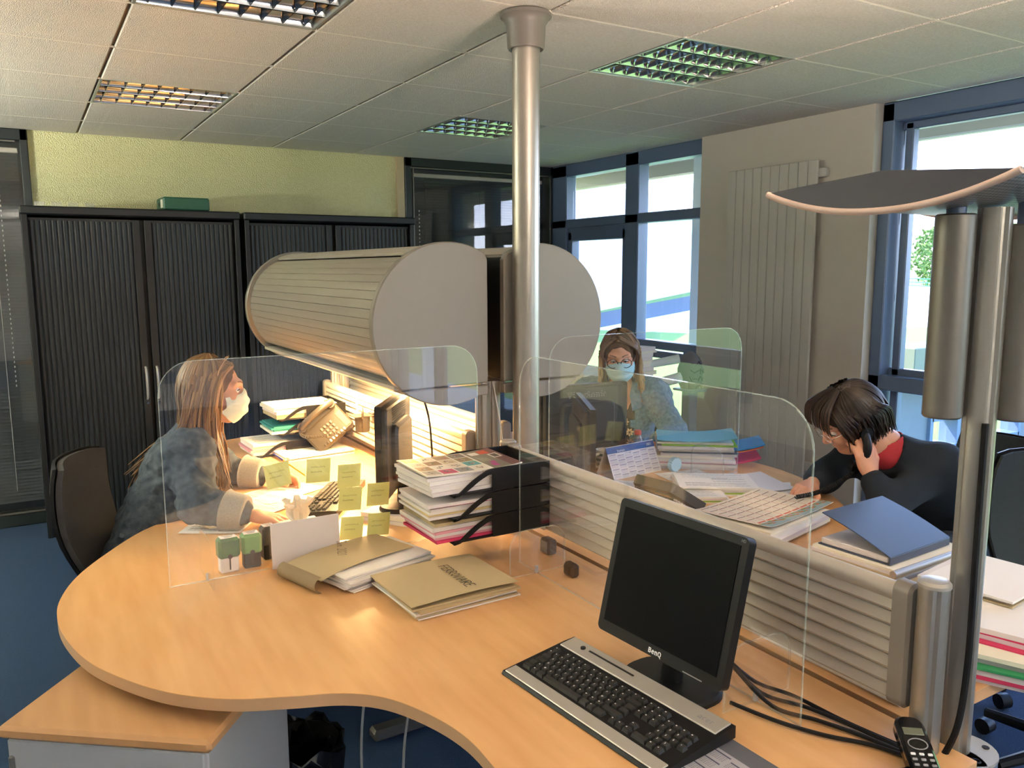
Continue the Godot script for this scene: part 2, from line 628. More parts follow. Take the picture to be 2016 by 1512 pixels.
func materials() -> void:
	mat("white_paint", Color("d9d5cc"), .85)
	mat("wall_cream", Color("d6d2a4"), .9)
	mat("wall_grey", Color("b9b4a9"), .9)
	mat("aluminium", Color("a9a49b"), .34, .75)
	mat("alu_paint", Color("bcb4a8"), .42, .1)
	mat("alu_dark", Color("77736d"), .4, .6)
	mat("plate_grey", Color("8f8a81"), .42, .2)
	mat("cap_grey", Color("8e867d"), .55, .1)
	mat("frame_dark", Color("5c6e8a"), .3, .1)  # blue grey of the frames, lifted paler to include haze around the windows
	mat("frame_black", Color("23292a"), .35)
	mat("cab_dark", Color("12161a"), .45)
	mat("cab_rib", Color("191f23"), .42)
	mat("black_plastic", Color("151517"), .45, 0.0, .35)
	mat("black_gloss", Color("101114"), .12)
	mat("screen_off", Color("07090f"), .4, 0.0, .18)
	mat("dark_grey_plastic", Color("33312f"), .5)
	mat("phone_grey", Color("38332d"), .42)
	mat("silver_plastic", Color("b5b0a8"), .38, .4)
	mat("chrome", Color("c9c9c9"), .12, 1.0)
	mat("steel", Color("9a9a9a"), .3, .9)
	mat("edge_band", Color("c39a72"), .5)
	mat("paper", Color("e6e2dc"), .85)
	mat("paper_b", Color("dcd6d4"), .85)
	mat("paper_c", Color("e9e4d2"), .85)
	mat("paper_pink", Color("d99aa6"), .8)
	mat("paper_rose", Color("c9355f"), .8)
	mat("kraft", Color("b7a47f"), .75)
	mat("kraft_dark", Color("8d7a5c"), .75)
	mat("manila", Color("d8c28c"), .8)
	mat("green_folder", Color("2f8f5b"), .6)
	mat("lime_folder", Color("8fbf3c"), .6)
	mat("teal_folder", Color("2f8f8c"), .55)
	mat("sky_folder", Color("6ebbd0"), .6)
	mat("blue_folder", Color("1f7fc0"), .45)
	mat("orange_folder", Color("d9622c"), .6)
	mat("navy_cover", Color("434c60"), .42)
	mat("sticky", Color("e6e690"), .85)
	mat("ink", Color("17161a"), .6)
	mat("white_print", Color("e8e8ea"), .6)
	mat("grey_print", Color("8f8f90"), .5)
	mat("red_plastic", Color("c52c2c"), .4)
	mat("stamp_green", Color("3e6b3a"), .38)
	mat("stamp_green_light", Color("6d9a62"), .38)
	mat("grey_laminate", Color("a6a8ae"), .5)
	mat("cable_white", Color("c9c7c2"), .5)
	mat("green_box", Color("1f5a43"), .45)
	mat("skin", Color("d8a184"), .55)
	mats["skin"].subsurf_scatter_enabled = true
	mats["skin"].subsurf_scatter_strength = .12
	mat("mask_blue", Color("a9d3de"), .8)
	mat("mask_pale", Color("cfe0e2"), .8)
	mat("eye_white", Color("e9e4df"), .2)
	mat("iris", Color("5b6a72"), .2)
	mat("lash", Color("2a201c"), .6)
	glass("window_glass", .006)
	glass("acrylic", .004)
	glass("acrylic_edge", .28, Color(.86, .95, .92))
	glass("bottle_plastic", .02)
	# beech: a fine grain drawn out along z
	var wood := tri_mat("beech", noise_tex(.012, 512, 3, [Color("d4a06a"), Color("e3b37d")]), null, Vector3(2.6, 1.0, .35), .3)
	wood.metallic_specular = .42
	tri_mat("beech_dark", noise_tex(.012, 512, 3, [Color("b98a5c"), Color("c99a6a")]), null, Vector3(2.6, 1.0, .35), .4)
	# carpet
	tri_mat("carpet", noise_tex(.22, 512, 9, [Color("11233c"), Color("2b5078")]), noise_tex(.3, 512, 4, [], true, 8.0), Vector3(2.5, 2.5, 2.5), 1.0)
	# mineral fibre tile: a pebbled white face
	tri_mat("ceiling_tile", noise_tex(.05, 512, 5, [Color("cbc6bb"), Color("dbd6ca")]), noise_tex(.16, 512, 6, [], true, 9.0, 4), Vector3(2.2, 2.2, 2.2), .95, true, .8)
	tri_mat("plaster", noise_tex(.06, 256, 15, [Color("d2ce9c"), Color("d9d5a8")]), noise_tex(.2, 256, 16, [], true, 3.0), Vector3(2, 2, 2), .9)
	tri_mat("denim_dark", noise_tex(.018, 512, 21, [Color("2c3641"), Color("65707a")], false, 4.0, 5), noise_tex(.35, 512, 22, [], true, 5.0), Vector3(3, 3, 3), .9, false)
	tri_mat("denim_blue", noise_tex(.018, 512, 23, [Color("35597a"), Color("7ba3bc")], false, 4.0, 5), noise_tex(.35, 512, 22, [], true, 5.0), Vector3(5, 5, 5), .9, false)
	tri_mat("cuff_denim", noise_tex(.09, 256, 25, [Color("8a8a86"), Color("a9a79f")]), null, Vector3(6, 6, 6), .9, false)
	tri_mat("floral", noise_tex(.035, 512, 26, [Color("0e1016"), Color("15171d")]), null, Vector3(4, 4, 4), .8, false)
	tri_mat("navy_knit", noise_tex(.4, 256, 27, [Color("171f29"), Color("212b36")]), noise_tex(.4, 256, 28, [], true, 4.0), Vector3(6, 6, 6), .95, false)
	mat("red_top", Color("b3303a"), .8)
	tri_mat("chair_cloth", noise_tex(.3, 256, 30, [Color("3b3a3a"), Color("524f4d")]), noise_tex(.4, 256, 31, [], true, 3.0), Vector3(5, 5, 5), .8, false)
	tri_mat("chair_slate", noise_tex(.3, 256, 32, [Color("2a3438"), Color("37434a")]), noise_tex(.4, 256, 31, [], true, 3.0), Vector3(5, 5, 5), .8, false)
	tri_mat("hair_blond", noise_tex(.03, 256, 40, [Color("7a5530"), Color("b98c55")]), null, Vector3(9, 1, 9), .5, false)
	tri_mat("hair_brown", noise_tex(.02, 256, 41, [Color("4a3420"), Color("7a5a38")]), null, Vector3(9, 1, 9), .75, false)
	mat("hair_root", Color("59422c"), .55)
	mat("hair_tip", Color("c0a27a"), .5)
	tri_mat("hair_dark", noise_tex(.03, 256, 42, [Color("1d1713"), Color("3a2c22")]), null, Vector3(8, 2, 8), .75, false)
	# outdoors
	tri_mat("lawn", noise_tex(.05, 512, 50, [Color("4b6120"), Color("6c8734")]), null, Vector3(.6, .6, .6), 1.0)
	tri_mat("asphalt", noise_tex(.4, 256, 51, [Color("2a3038"), Color("3c434d")]), null, Vector3(.5, .5, .5), .9)
	mat("render_white", Color("e9e9e4"), .9)
	mat("render_grey", Color("5e676d"), .9)
	mat("concrete", Color("cfccc2"), .9)
	tri_mat("soffit", noise_tex(.1, 256, 53, [Color("b3b1a8"), Color("c3c1b8")]), null, Vector3(1, 1, 1), .9)
	mat("leaf", Color("52702f"), .7)
	mat("leaf_dark", Color("3c5c30"), .7)
	mat("bark", Color("5a4a3a"), .9)
	mat("fence_green", Color("2f8a6a"), .6)
	mat("blind", Color("2c2f30"), .5)
	# printed sheets
	tex["form"] = page(1)
	tex["form2"] = page(2)
	tex["planner"] = planner(Color("b4453e"))
	for k in ["form", "form2", "planner"]:
		var m := mat(k, Color.WHITE, .8)
		m.albedo_texture = tex[k]
	var m2 := mat("magazine", Color.WHITE, .45)
	m2.albedo_texture = magazine()
	var m3 := mat("desk_year", Color.WHITE, .6)
	m3.albedo_texture = year_card(Color("28508f"), Color("dcd6d6"), Color("6c6690"))
	var m4 := mat("mat_year", Color.WHITE, .5)
	m4.albedo_texture = year_card(Color("5d5f66"), Color("a7a6ac"), Color("3d4258"))

# an office form: paragraphs and boxes in grey print
func page(sd: int) -> ImageTexture:
	var im := Image.create(256, 362, false, Image.FORMAT_RGB8)
	im.fill(Color("e9e5df"))
	var r := RandomNumberGenerator.new()
	r.seed = sd
	var y := 24
	while y < 330:
		var n := r.randi_range(2, 6)
		var x0 := 24 if r.randf() < .7 else 120
		if r.randf() < .25: im.fill_rect(Rect2i(x0, y, r.randi_range(40, 90), 5), Color("4a4a50"))
		y += 10
		for k in n:
			var x := x0
			while x < 226 - (r.randi_range(0, 90) if k == n - 1 else 0):
				var w := r.randi_range(5, 22)
				im.fill_rect(Rect2i(x, y, mini(w, 230 - x), 2), Color("8b8985"))
				x += w + 4
			y += 6
		y += r.randi_range(6, 14)
	return ImageTexture.create_from_image(im)

# a wall planner: rows of months with ruled days
func planner(rule: Color) -> ImageTexture:
	var im := Image.create(384, 272, false, Image.FORMAT_RGB8)
	im.fill(Color("e3d8c6"))
	for c in 7:
		for rr in 6:
			im.fill_rect(Rect2i(14 + c * 51, 14 + rr * 33, 44, 4), Color("6f5c54"))
			for k in 4: im.fill_rect(Rect2i(14 + c * 51, 22 + rr * 33 + k * 5, 44, 1), Color("c7b8a8"))
		im.fill_rect(Rect2i(10 + c * 51, 8, 2, 205), rule)
		im.fill_rect(Rect2i(14 + c * 51, 214, 44, 9), Color("cf6a52"))
	im.fill_rect(Rect2i(0, 228, 384, 44), Color("8fa6ad"))
	for k in 60: im.fill_rect(Rect2i((k * 37) % 380, 226 + (k * 13) % 22, 16, 7), [Color("a88a55"), Color("6f8a55"), Color("b96a4a")][k % 3])
	return ImageTexture.create_from_image(im)

func magazine() -> ImageTexture:
	var im := Image.create(256, 362, false, Image.FORMAT_RGB8)
	im.fill(Color("e4dccb"))
	im.fill_rect(Rect2i(0, 250, 256, 112), Color("7d7866"))
	im.fill_rect(Rect2i(0, 322, 256, 40), Color("6d4a48"))
	var cs := [Color("b3a895"), Color("a8875a"), Color("c2b494"), Color("d5b13f"), Color("c74a6b"), Color("e4dccb"), Color("8f6f4e"), Color("d8cdb6"), Color("8f8b87"), Color("d9cfba"), Color("c8bb9c"), Color("9b8466"), Color("dcd3c0"), Color("4d9a97"), Color("8a7a52"), Color("77715f")]
	for k in 16:
		var x := 8 + (k % 4) * 62
		var y := 8 + (k / 4) * 60
		im.fill_rect(Rect2i(x, y, 56, 54), cs[k])
		for j in 5: im.fill_rect(Rect2i(x + 12 + (j * 7 + k * 5) % 26, y + 12 + (j * 11 + k * 3) % 26, 10, 7), cs[(k + 5 + j) % 16].darkened(.25))
	for e in [[190, 262, 40, 34, Color("e3ddcf")], [190, 300, 48, 36, Color("c9502f")], [120, 318, 60, 34, Color("e3ddcf")], [128, 324, 44, 22, Color("4f4740")], [26, 268, 36, 22, Color("b23a86")], [66, 280, 22, 18, Color("b23a86")]]:
		im.fill_rect(Rect2i(e[0], e[1], e[2], e[3]), e[4])
	for k in 4: im.fill_rect(Rect2i(94, 262 + k * 9, 70 - k * 8, 4), Color("a9a38c"))
	return ImageTexture.create_from_image(im)

func year_card(head: Color, page_c: Color, print_c: Color) -> ImageTexture:
	var im := Image.create(320, 232, false, Image.FORMAT_RGB8)
	im.fill(page_c)
	im.fill_rect(Rect2i(0, 0, 320, 50), head)
	for c in 6:
		for rr in 5:
			var off := (c % 2) * 9
			im.fill_rect(Rect2i(8 + c * 52, 58 + rr * 34 + off, 44, 4), print_c)
			for k in 4:
				for j in 7: im.fill_rect(Rect2i(8 + c * 52 + j * 6, 65 + rr * 34 + off + k * 5, 4, 2), print_c.lerp(page_c, .55))
	return ImageTexture.create_from_image(im)

# ------------------------------------------------------------------ room shell
func setting() -> void:
	var paint: Material = mats["white_paint"]
	struct("floor", bx(at(.5, -.1, 2.0), Vector3(7.9, .2, 11.6)), mats["carpet"], "dark blue carpet floor of the office", "floor")
	ceiling()
	# back wall between the two glazed bays, with its plain strip beside the blind
	struct("wall_back", bx(at(1.53, 1.235, -3.575), Vector3(2.40, 2.47, .15)), mats["plaster"], "cream painted back wall above the dark cabinets", "wall")
	struct("wall_back_left", bx(at(-2.3, 1.235, -3.575), Vector3(2.0, 2.47, .15)), mats["plaster"], "cream painted wall left of the dark glazing", "wall")
	struct("trim_1", bx(at(2.755, 1.22, -3.49), Vector3(.06, 2.44, .04), .003), mat("trim_beige", Color("bda987"), .7), "pale beige trim strip beside the blind window", "trim")
	struct("wall_left", bx(at(-3.3, 1.235, 2.0), Vector3(.2, 2.47, 11.6)), paint, "plain white side wall opposite the lawn", "wall")
	# column between the two window bays
	struct("wall_right", bx(at(4.245, 1.235, -1.03), Vector3(.31, 2.47, 1.26)), mats["wall_grey"], "grey wall pier carrying the tall radiator", "wall")
	struct("wall_right_far", bx(at(4.245, 1.235, 7.5), Vector3(.31, 2.47, .6)), mats["wall_grey"], "grey wall beyond the last window", "wall")
	# wall behind the camera
	struct("wall_front", bx(at(.5, 1.235, 7.7), Vector3(7.9, 2.47, .2)), paint, "plain white wall at the far end behind the desks", "wall")
	# dark corridor behind the inner glazing
	struct("wall_corridor", bx(at(.5, 1.2, -5.2), Vector3(8.0, 2.8, .1)), mat("corridor", Color("26282b"), .9), "dark corridor wall behind the inner glazing", "wall")
	struct("wall_corridor_left", bx(at(-3.35, 1.2, -4.4), Vector3(.1, 2.8, 1.6)), mats["corridor"], "dark corridor end wall on the left", "wall")
	struct("wall_corridor_right", bx(at(4.4, 1.2, -4.4), Vector3(.1, 2.8, 1.6)), mats["corridor"], "dark corridor end wall near the lawn", "wall")
	struct("floor_corridor", bx(at(.5, -.1, -4.5), Vector3(8.0, .2, 1.5)), mats["corridor"], "dark corridor floor behind the inner glazing", "floor")
	inner_window("window_1", -1.3, .33, .09, "dark framed inner glazing left of the cabinets with a black blind")
	inner_window("window_2", 2.79, 4.14, .06, "dark framed inner window with a closed black venetian blind")
	window_a()
	window_b("window_4", "wide blue grey framed window looking onto the low wing", -.40, 2.22, [.92])
	window_b("window_5", "further window bay behind the camera", 3.5, 7.2, [4.7, 5.9])
	struct("wall_right_middle", bx(at(4.245, 1.235, 2.86), Vector3(.31, 2.47, 1.28)), mats["wall_grey"], "grey wall pier past the near window", "wall")
	struct("roof", bx(at(.6, 2.78, 1.0), Vector3(8.2, .16, 14.4)), mats["concrete"], "flat roof slab over the office", "roof")
	radiator()

func ceiling() -> void:
	var c := thing("ceiling", "suspended ceiling of pebbled white mineral tiles", "ceiling", Vector3.ZERO, 0, "", "structure")
	part("soffit_board", bx(at(.5, 2.62, 2.0), Vector3(7.9, .16, 11.6)), mat("void_dark", Color("4a4640"), .9), c)
	var lamps := [[1, 0], [4, 0], [1, 3], [4, 3]]
	var kinds := []
	var full := Mb.new()
	full.box(Transform3D(), Vector3(.588, .03, .5955), .004)
	var tile := full.mesh()
	for i in range(-4, 7):
		for j in range(-4, 6):
			if [i, j] in lamps: continue
			var o: MeshInstance3D
			var w := .6 if i < 6 else .53
			var d := .6 if j < 5 else .5
			if i < 6 and j < 5:
				o = part("tile", tile, mats["ceiling_tile"], c)
				o.position = Vector3(.6 * i + .3, CEIL + .015, -.6 * j - .3)
			else:
				o = part("tile", bx(at(.6 * i + w * .5, CEIL + .015, -.6 * j - d * .5), Vector3(w - .012, .03, d - .0045), .004), mats["ceiling_tile"], c)
	# the part of the ceiling behind the camera, out of sight
	part("tile_field", bx(at(.5, CEIL + .015, 5.0), Vector3(7.4, .03, 5.2)), mats["ceiling_tile"], c)
	part("tile_field", bx(at(-2.8, CEIL + .015, -.5), Vector3(.78, .03, 5.9)), mats["ceiling_tile"], c)
	for i in range(-3, 7): part("runner", bx(at(.6 * i, CEIL + .022, -.55), Vector3(.024, .02, 5.9)), mat("runner_dark", Color("8e8478"), .7), c)  # darker metal bars recessed in the gaps between the tiles
	for j in range(-3, 6): part("runner", bx(at(.75, CEIL + .0035, -.6 * j), Vector3(6.7, .006, .007)), mat("runner_light", Color("e6e0cf"), .6), c)
	# recessed louvre fittings, switched off
	var names := ["nearest fitting, above the left desk edge", "fitting beside the round ceiling pole", "small looking fitting above the tall cabinets", "far fitting behind the ceiling pole"]
	var trough := Mb.new()
	var prof := []
	for k in 7:
		var u := k / 6.0
		prof.append(Vector2(-.066 + .058 * pow(u, 1.7), .002 + .052 * pow(u, .75)))
	for s in [1.0, -1.0]:
		for k in 6:
			var a := Vector3(0, prof[k].y, prof[k].x * s)
			var b := Vector3(0, prof[k + 1].y, prof[k + 1].x * s)
			trough.qn(a + Vector3(-.285, 0, 0), a + Vector3(.285, 0, 0), b + Vector3(.285, 0, 0), b + Vector3(-.285, 0, 0), Vector3(0, -1, s * -1.0))
	trough.qn(Vector3(-.285, .054, -.008), Vector3(.285, .054, -.008), Vector3(.285, .054, .008), Vector3(-.285, .054, .008), Vector3.DOWN)
	var trough_m := trough.mesh()
	var blade := Mb.new()
	for s in [1.0, -1.0]:
		for k in 5:
			var u0 := k / 5.0
			var u1 := (k + 1) / 5.0
			var a := Vector3(s * (.0012 + .014 * u0 * u0), .002 + .045 * u0, 0)
			var b := Vector3(s * (.0012 + .014 * u1 * u1), .002 + .045 * u1, 0)
			var za := .064 - .050 * pow(u0, 1.3)
			var zb := .064 - .050 * pow(u1, 1.3)
			blade.qn(a + Vector3(0, 0, -za), a + Vector3(0, 0, za), b + Vector3(0, 0, zb), b + Vector3(0, 0, -zb), Vector3(s, -.3, 0))
	blade.qn(Vector3(-.0012, .002, -.064), Vector3(.0012, .002, -.064), Vector3(.0012, .002, .064), Vector3(-.0012, .002, .064), Vector3.DOWN)
	var blade_m := blade.mesh()
	var mirror := mat("louvre_mirror", Color("c3c5c4"), .13, 1.0)
	for k in 4:
		var o := thing("ceiling_light", "square recessed louvre ceiling light with mirror cells, " + names[k], "ceiling light", Vector3(.6 * lamps[k][0] + .3, CEIL, -.6 * lamps[k][1] - .3), 0, "recessed louvre ceiling lights")
		var f := Mb.new()
		for s in [-1.0, 1.0]:
			f.box(at(s * .2925, .012, 0), Vector3(.013, .024, .597), .002)
			f.box(at(0, .012, s * .2925), Vector3(.572, .024, .013), .002)
		part("frame", f, mat("fitting_frame", Color("b9bdb6"), .3, .6), o)
		part("housing", bx(at(0, .068, 0), Vector3(.594, .012, .594)), mats["white_paint"], o)
		for r in 4:
			var t := part("reflector", trough_m, mirror, o)
			t.position = Vector3(0, .001, -.2145 + .143 * r)
			for b in 8:
				var bl := part("blade", blade_m, mirror, o)
				bl.position = Vector3(-.252 + .072 * b, .0015, -.2145 + .143 * r)

func inner_window(called: String, x0: float, x1: float, fw: float, label: String) -> void:
	var o := thing(called, label, "window", Vector3.ZERO, 0, "", "structure")
	var m := Mb.new()
	var cx := (x0 + x1) * .5
	m.box(at(x0 + fw * .5, 1.22, -3.53), Vector3(fw, 2.44, .12), .006)
	m.box(at(x1 - fw * .25, 1.22, -3.53), Vector3(fw * .5, 2.44, .12), .006)
	m.box(at(cx, 2.405, -3.53), Vector3(x1 - x0, .07, .12), .006)
	m.box(at(cx, .04, -3.53), Vector3(x1 - x0, .08, .12), .006)
	part("frame", m, mats["frame_black"], o)
	var b := Mb.new()
	b.box(at(x0 + fw + .008, 1.22, -3.475), Vector3(.008, 2.3, .016))
	b.box(at(cx, 2.365, -3.475), Vector3(x1 - x0 - fw * 1.5, .008, .016))
	b.box(at(cx, .085, -3.475), Vector3(x1 - x0 - fw * 1.5, .008, .016))
	part("glazing_bead", b, mats["alu_dark"], o)
	part("pane", bx(at(cx, 1.22, -3.51), Vector3(x1 - x0 - fw, 2.32, .006)), mats["window_glass"], o)
	var hr := part("head_rail", bx(at(cx, 2.325, -3.60), Vector3(x1 - x0 - fw - .02, .03, .04), .004), mats["alu_paint"], o)
	var sl := Mb.new()
	var y := 2.30
	while y > .12:
		sl.box(Transform3D(Basis(Vector3.RIGHT, .95), Vector3(cx, y, -3.60)), Vector3(x1 - x0 - fw - .03, .0012, .026))
		y -= .021
	tag(part("blind_slats", sl, mats["blind"], o, 0.0), "closed black blind slats", "", "", "stuff")
	var cord := Mb.new()
	for u in [.12, .5, .86]:
		cord.cyl(Vector3(lerpf(x0 + fw, x1, u), 2.31, -3.582), Vector3(lerpf(x0 + fw, x1, u), .2, -3.582), .0015, 5)
	part("blind_cord", cord, mats["cable_white"] if called == "window_1" else mats["black_plastic"], o)
	var be := Mb.new()
	for k in 40: be.box(at(x0 + fw + .10 if called == "window_2" else x1 - fw - .08, 2.05 - k * .03, -3.575), Vector3(.006, .012, .006))
	part("bead_chain", be, mats["cable_white"], o, 0.0)

# tall glazed bay at the far corner
func window_a() -> void:
	var o := thing("window_3", "tall blue grey framed corner window with a glazed door leaf", "window", Vector3.ZERO, 0, "", "structure")
	var m := Mb.new()
	var x := 4.19
	m.box(at(x, 2.395, -2.57), Vector3(.10, .10, 1.84), .006)
	m.box(at(x, 1.22, -3.38), Vector3(.10, 2.44, .21), .006)
	m.box(at(x, 1.22, -2.43), Vector3(.10, 2.44, .155), .006)
	m.box(at(x, 1.22, -1.675), Vector3(.10, 2.44, .05), .006)
	m.box(at(x, 1.965, -2.57), Vector3(.10, .07, 1.84), .006)
	m.box(at(x, .04, -2.57), Vector3(.10, .08, 1.84), .006)
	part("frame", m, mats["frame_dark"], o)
	var d := Mb.new()
	d.box(at(x + .01, 1.88, -2.89), Vector3(.08, .11, .78), .006)
	d.box(at(x + .01, .17, -2.89), Vector3(.08, .18, .78), .006)
	for z in [-3.25, -2.53]: d.box(at(x + .01, 1.0, z), Vector3(.08, 1.8, .06), .006)
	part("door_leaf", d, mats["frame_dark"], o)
	var s := Mb.new()
	s.box(at(x, 1.05, -2.03), Vector3(.09, .06, .65), .006)
	s.box(at(x + .01, .98, -2.03), Vector3(.07, .05, .62), .006)
	s.box(at(x + .01, .50, -2.03), Vector3(.08, .08, .65), .006)
	for z in [[-2.325, .075], [-1.785, .16]]: s.box(at(x + .01, .75, z[0]), Vector3(.08, .56, z[1]), .006)
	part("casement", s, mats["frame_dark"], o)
	var rb := Mb.new()
	rb.box(at(x, .27, -2.03), Vector3(.05, .40, .65), .003)
	for k in 24: rb.box(at(x - .028, .27, -2.33 + k * .026), Vector3(.008, .38, .012))
	part("ribbed_panel", rb, mats["frame_black"], o)
	for g in [[2.17, .34, -2.89, .76], [1.05, 1.6, -2.89, .68], [2.17, .34, -2.03, .66], [1.51, .86, -2.03, .66], [.75, .44, -2.08, .46]]:
		part("pane", bx(at(x + .02, g[0], g[2]), Vector3(.006, g[1], g[3])), mats["window_glass"], o)
	var h := Mb.new()
	h.box(at(x - .055, 1.0, -2.50), Vector3(.012, .14, .03), .004)
	h.tube(curve([Vector3(x - .06, 1.02, -2.50), Vector3(x - .11, 1.02, -2.50), Vector3(x - .115, 1.02, -2.56), Vector3(x - .115, 1.02, -2.63)]), .009)
	part("door_handle", h, mats["aluminium"], o)

# long window bays beyond the pier
func window_b(called: String, label: String, za: float, zb: float, inner: Array) -> void:
	var o := thing(called, label, "window", Vector3.ZERO, 0, "", "structure")
	var m := Mb.new()
	var x := 4.21
	var zc := (za + zb) * .5
	for y in [[2.395, .10], [.99, .08], [.04, .08]]: m.box(at(x, y[0], zc), Vector3(.12, y[1], zb - za), .006)
	var zs := [za + .035]
	zs.append_array(inner)
	zs.append(zb - .035)
	for z in zs: m.box(at(x, 1.22, z), Vector3(.12, 2.44, .07), .006)
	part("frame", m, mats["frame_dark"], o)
	for k in zs.size() - 1:
		var a: float = zs[k] + .035
		var b: float = zs[k + 1] - .035
		var s := Mb.new()
		for z in [a + .042, b - .022]:
			s.box(at(x + .035, 1.68, z), Vector3(.05, 1.32, .045), .005)
			s.box(at(x + .035, .5, z), Vector3(.05, .9, .045), .005)
		for y in [1.045, 2.325]: s.box(at(x + .035, y, (a + b) * .5), Vector3(.05, .04, b - a), .005)
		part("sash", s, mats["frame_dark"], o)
		part("pane", bx(at(x + .03, 1.68, (a + b) * .5), Vector3(.006, 1.32, b - a)), mats["window_glass"], o)
		part("pane", bx(at(x + .03, .51, (a + b) * .5), Vector3(.006, .9, b - a)), mats["window_glass"], o)

func radiator() -> void:
	var o := thing("radiator", "tall flat grey panel radiator fixed to the pier between windows", "radiator")
	var m := Mb.new()
	m.box(at(0, 0, 0), Vector3(.018, 1.80, .064), .004)
	var pm := m.mesh()
	var grey := mat("radiator_grey", Color("b3b2aa"), .5)
	for k in 10:
		var p := part("panel", pm, grey, o)
		p.position = Vector3(4.045, 1.29, -1.336 + .0665 * k)
	var h := Mb.new()
	for y in [.46, 2.12]: h.box(at(4.068, y, -1.02), Vector3(.026, .05, .70), .003)
	part("header", h, grey, o)
	var b := Mb.new()
	for y in [.46, 2.12]: b.box(at(4.074, y, -.69), Vector3(.03, .04, .05), .003)
	part("bracket", b, grey, o)

# ------------------------------------------------------------------ outdoors
func ground_strip(called: String, pts: Array, y: float, material: Material, label: String) -> void:
	var pl := PackedVector2Array(pts)
	var m := Mb.new()
	m.prism(Transform3D(), pl, y - .05, y)
	struct(called, m, material, label, "ground")

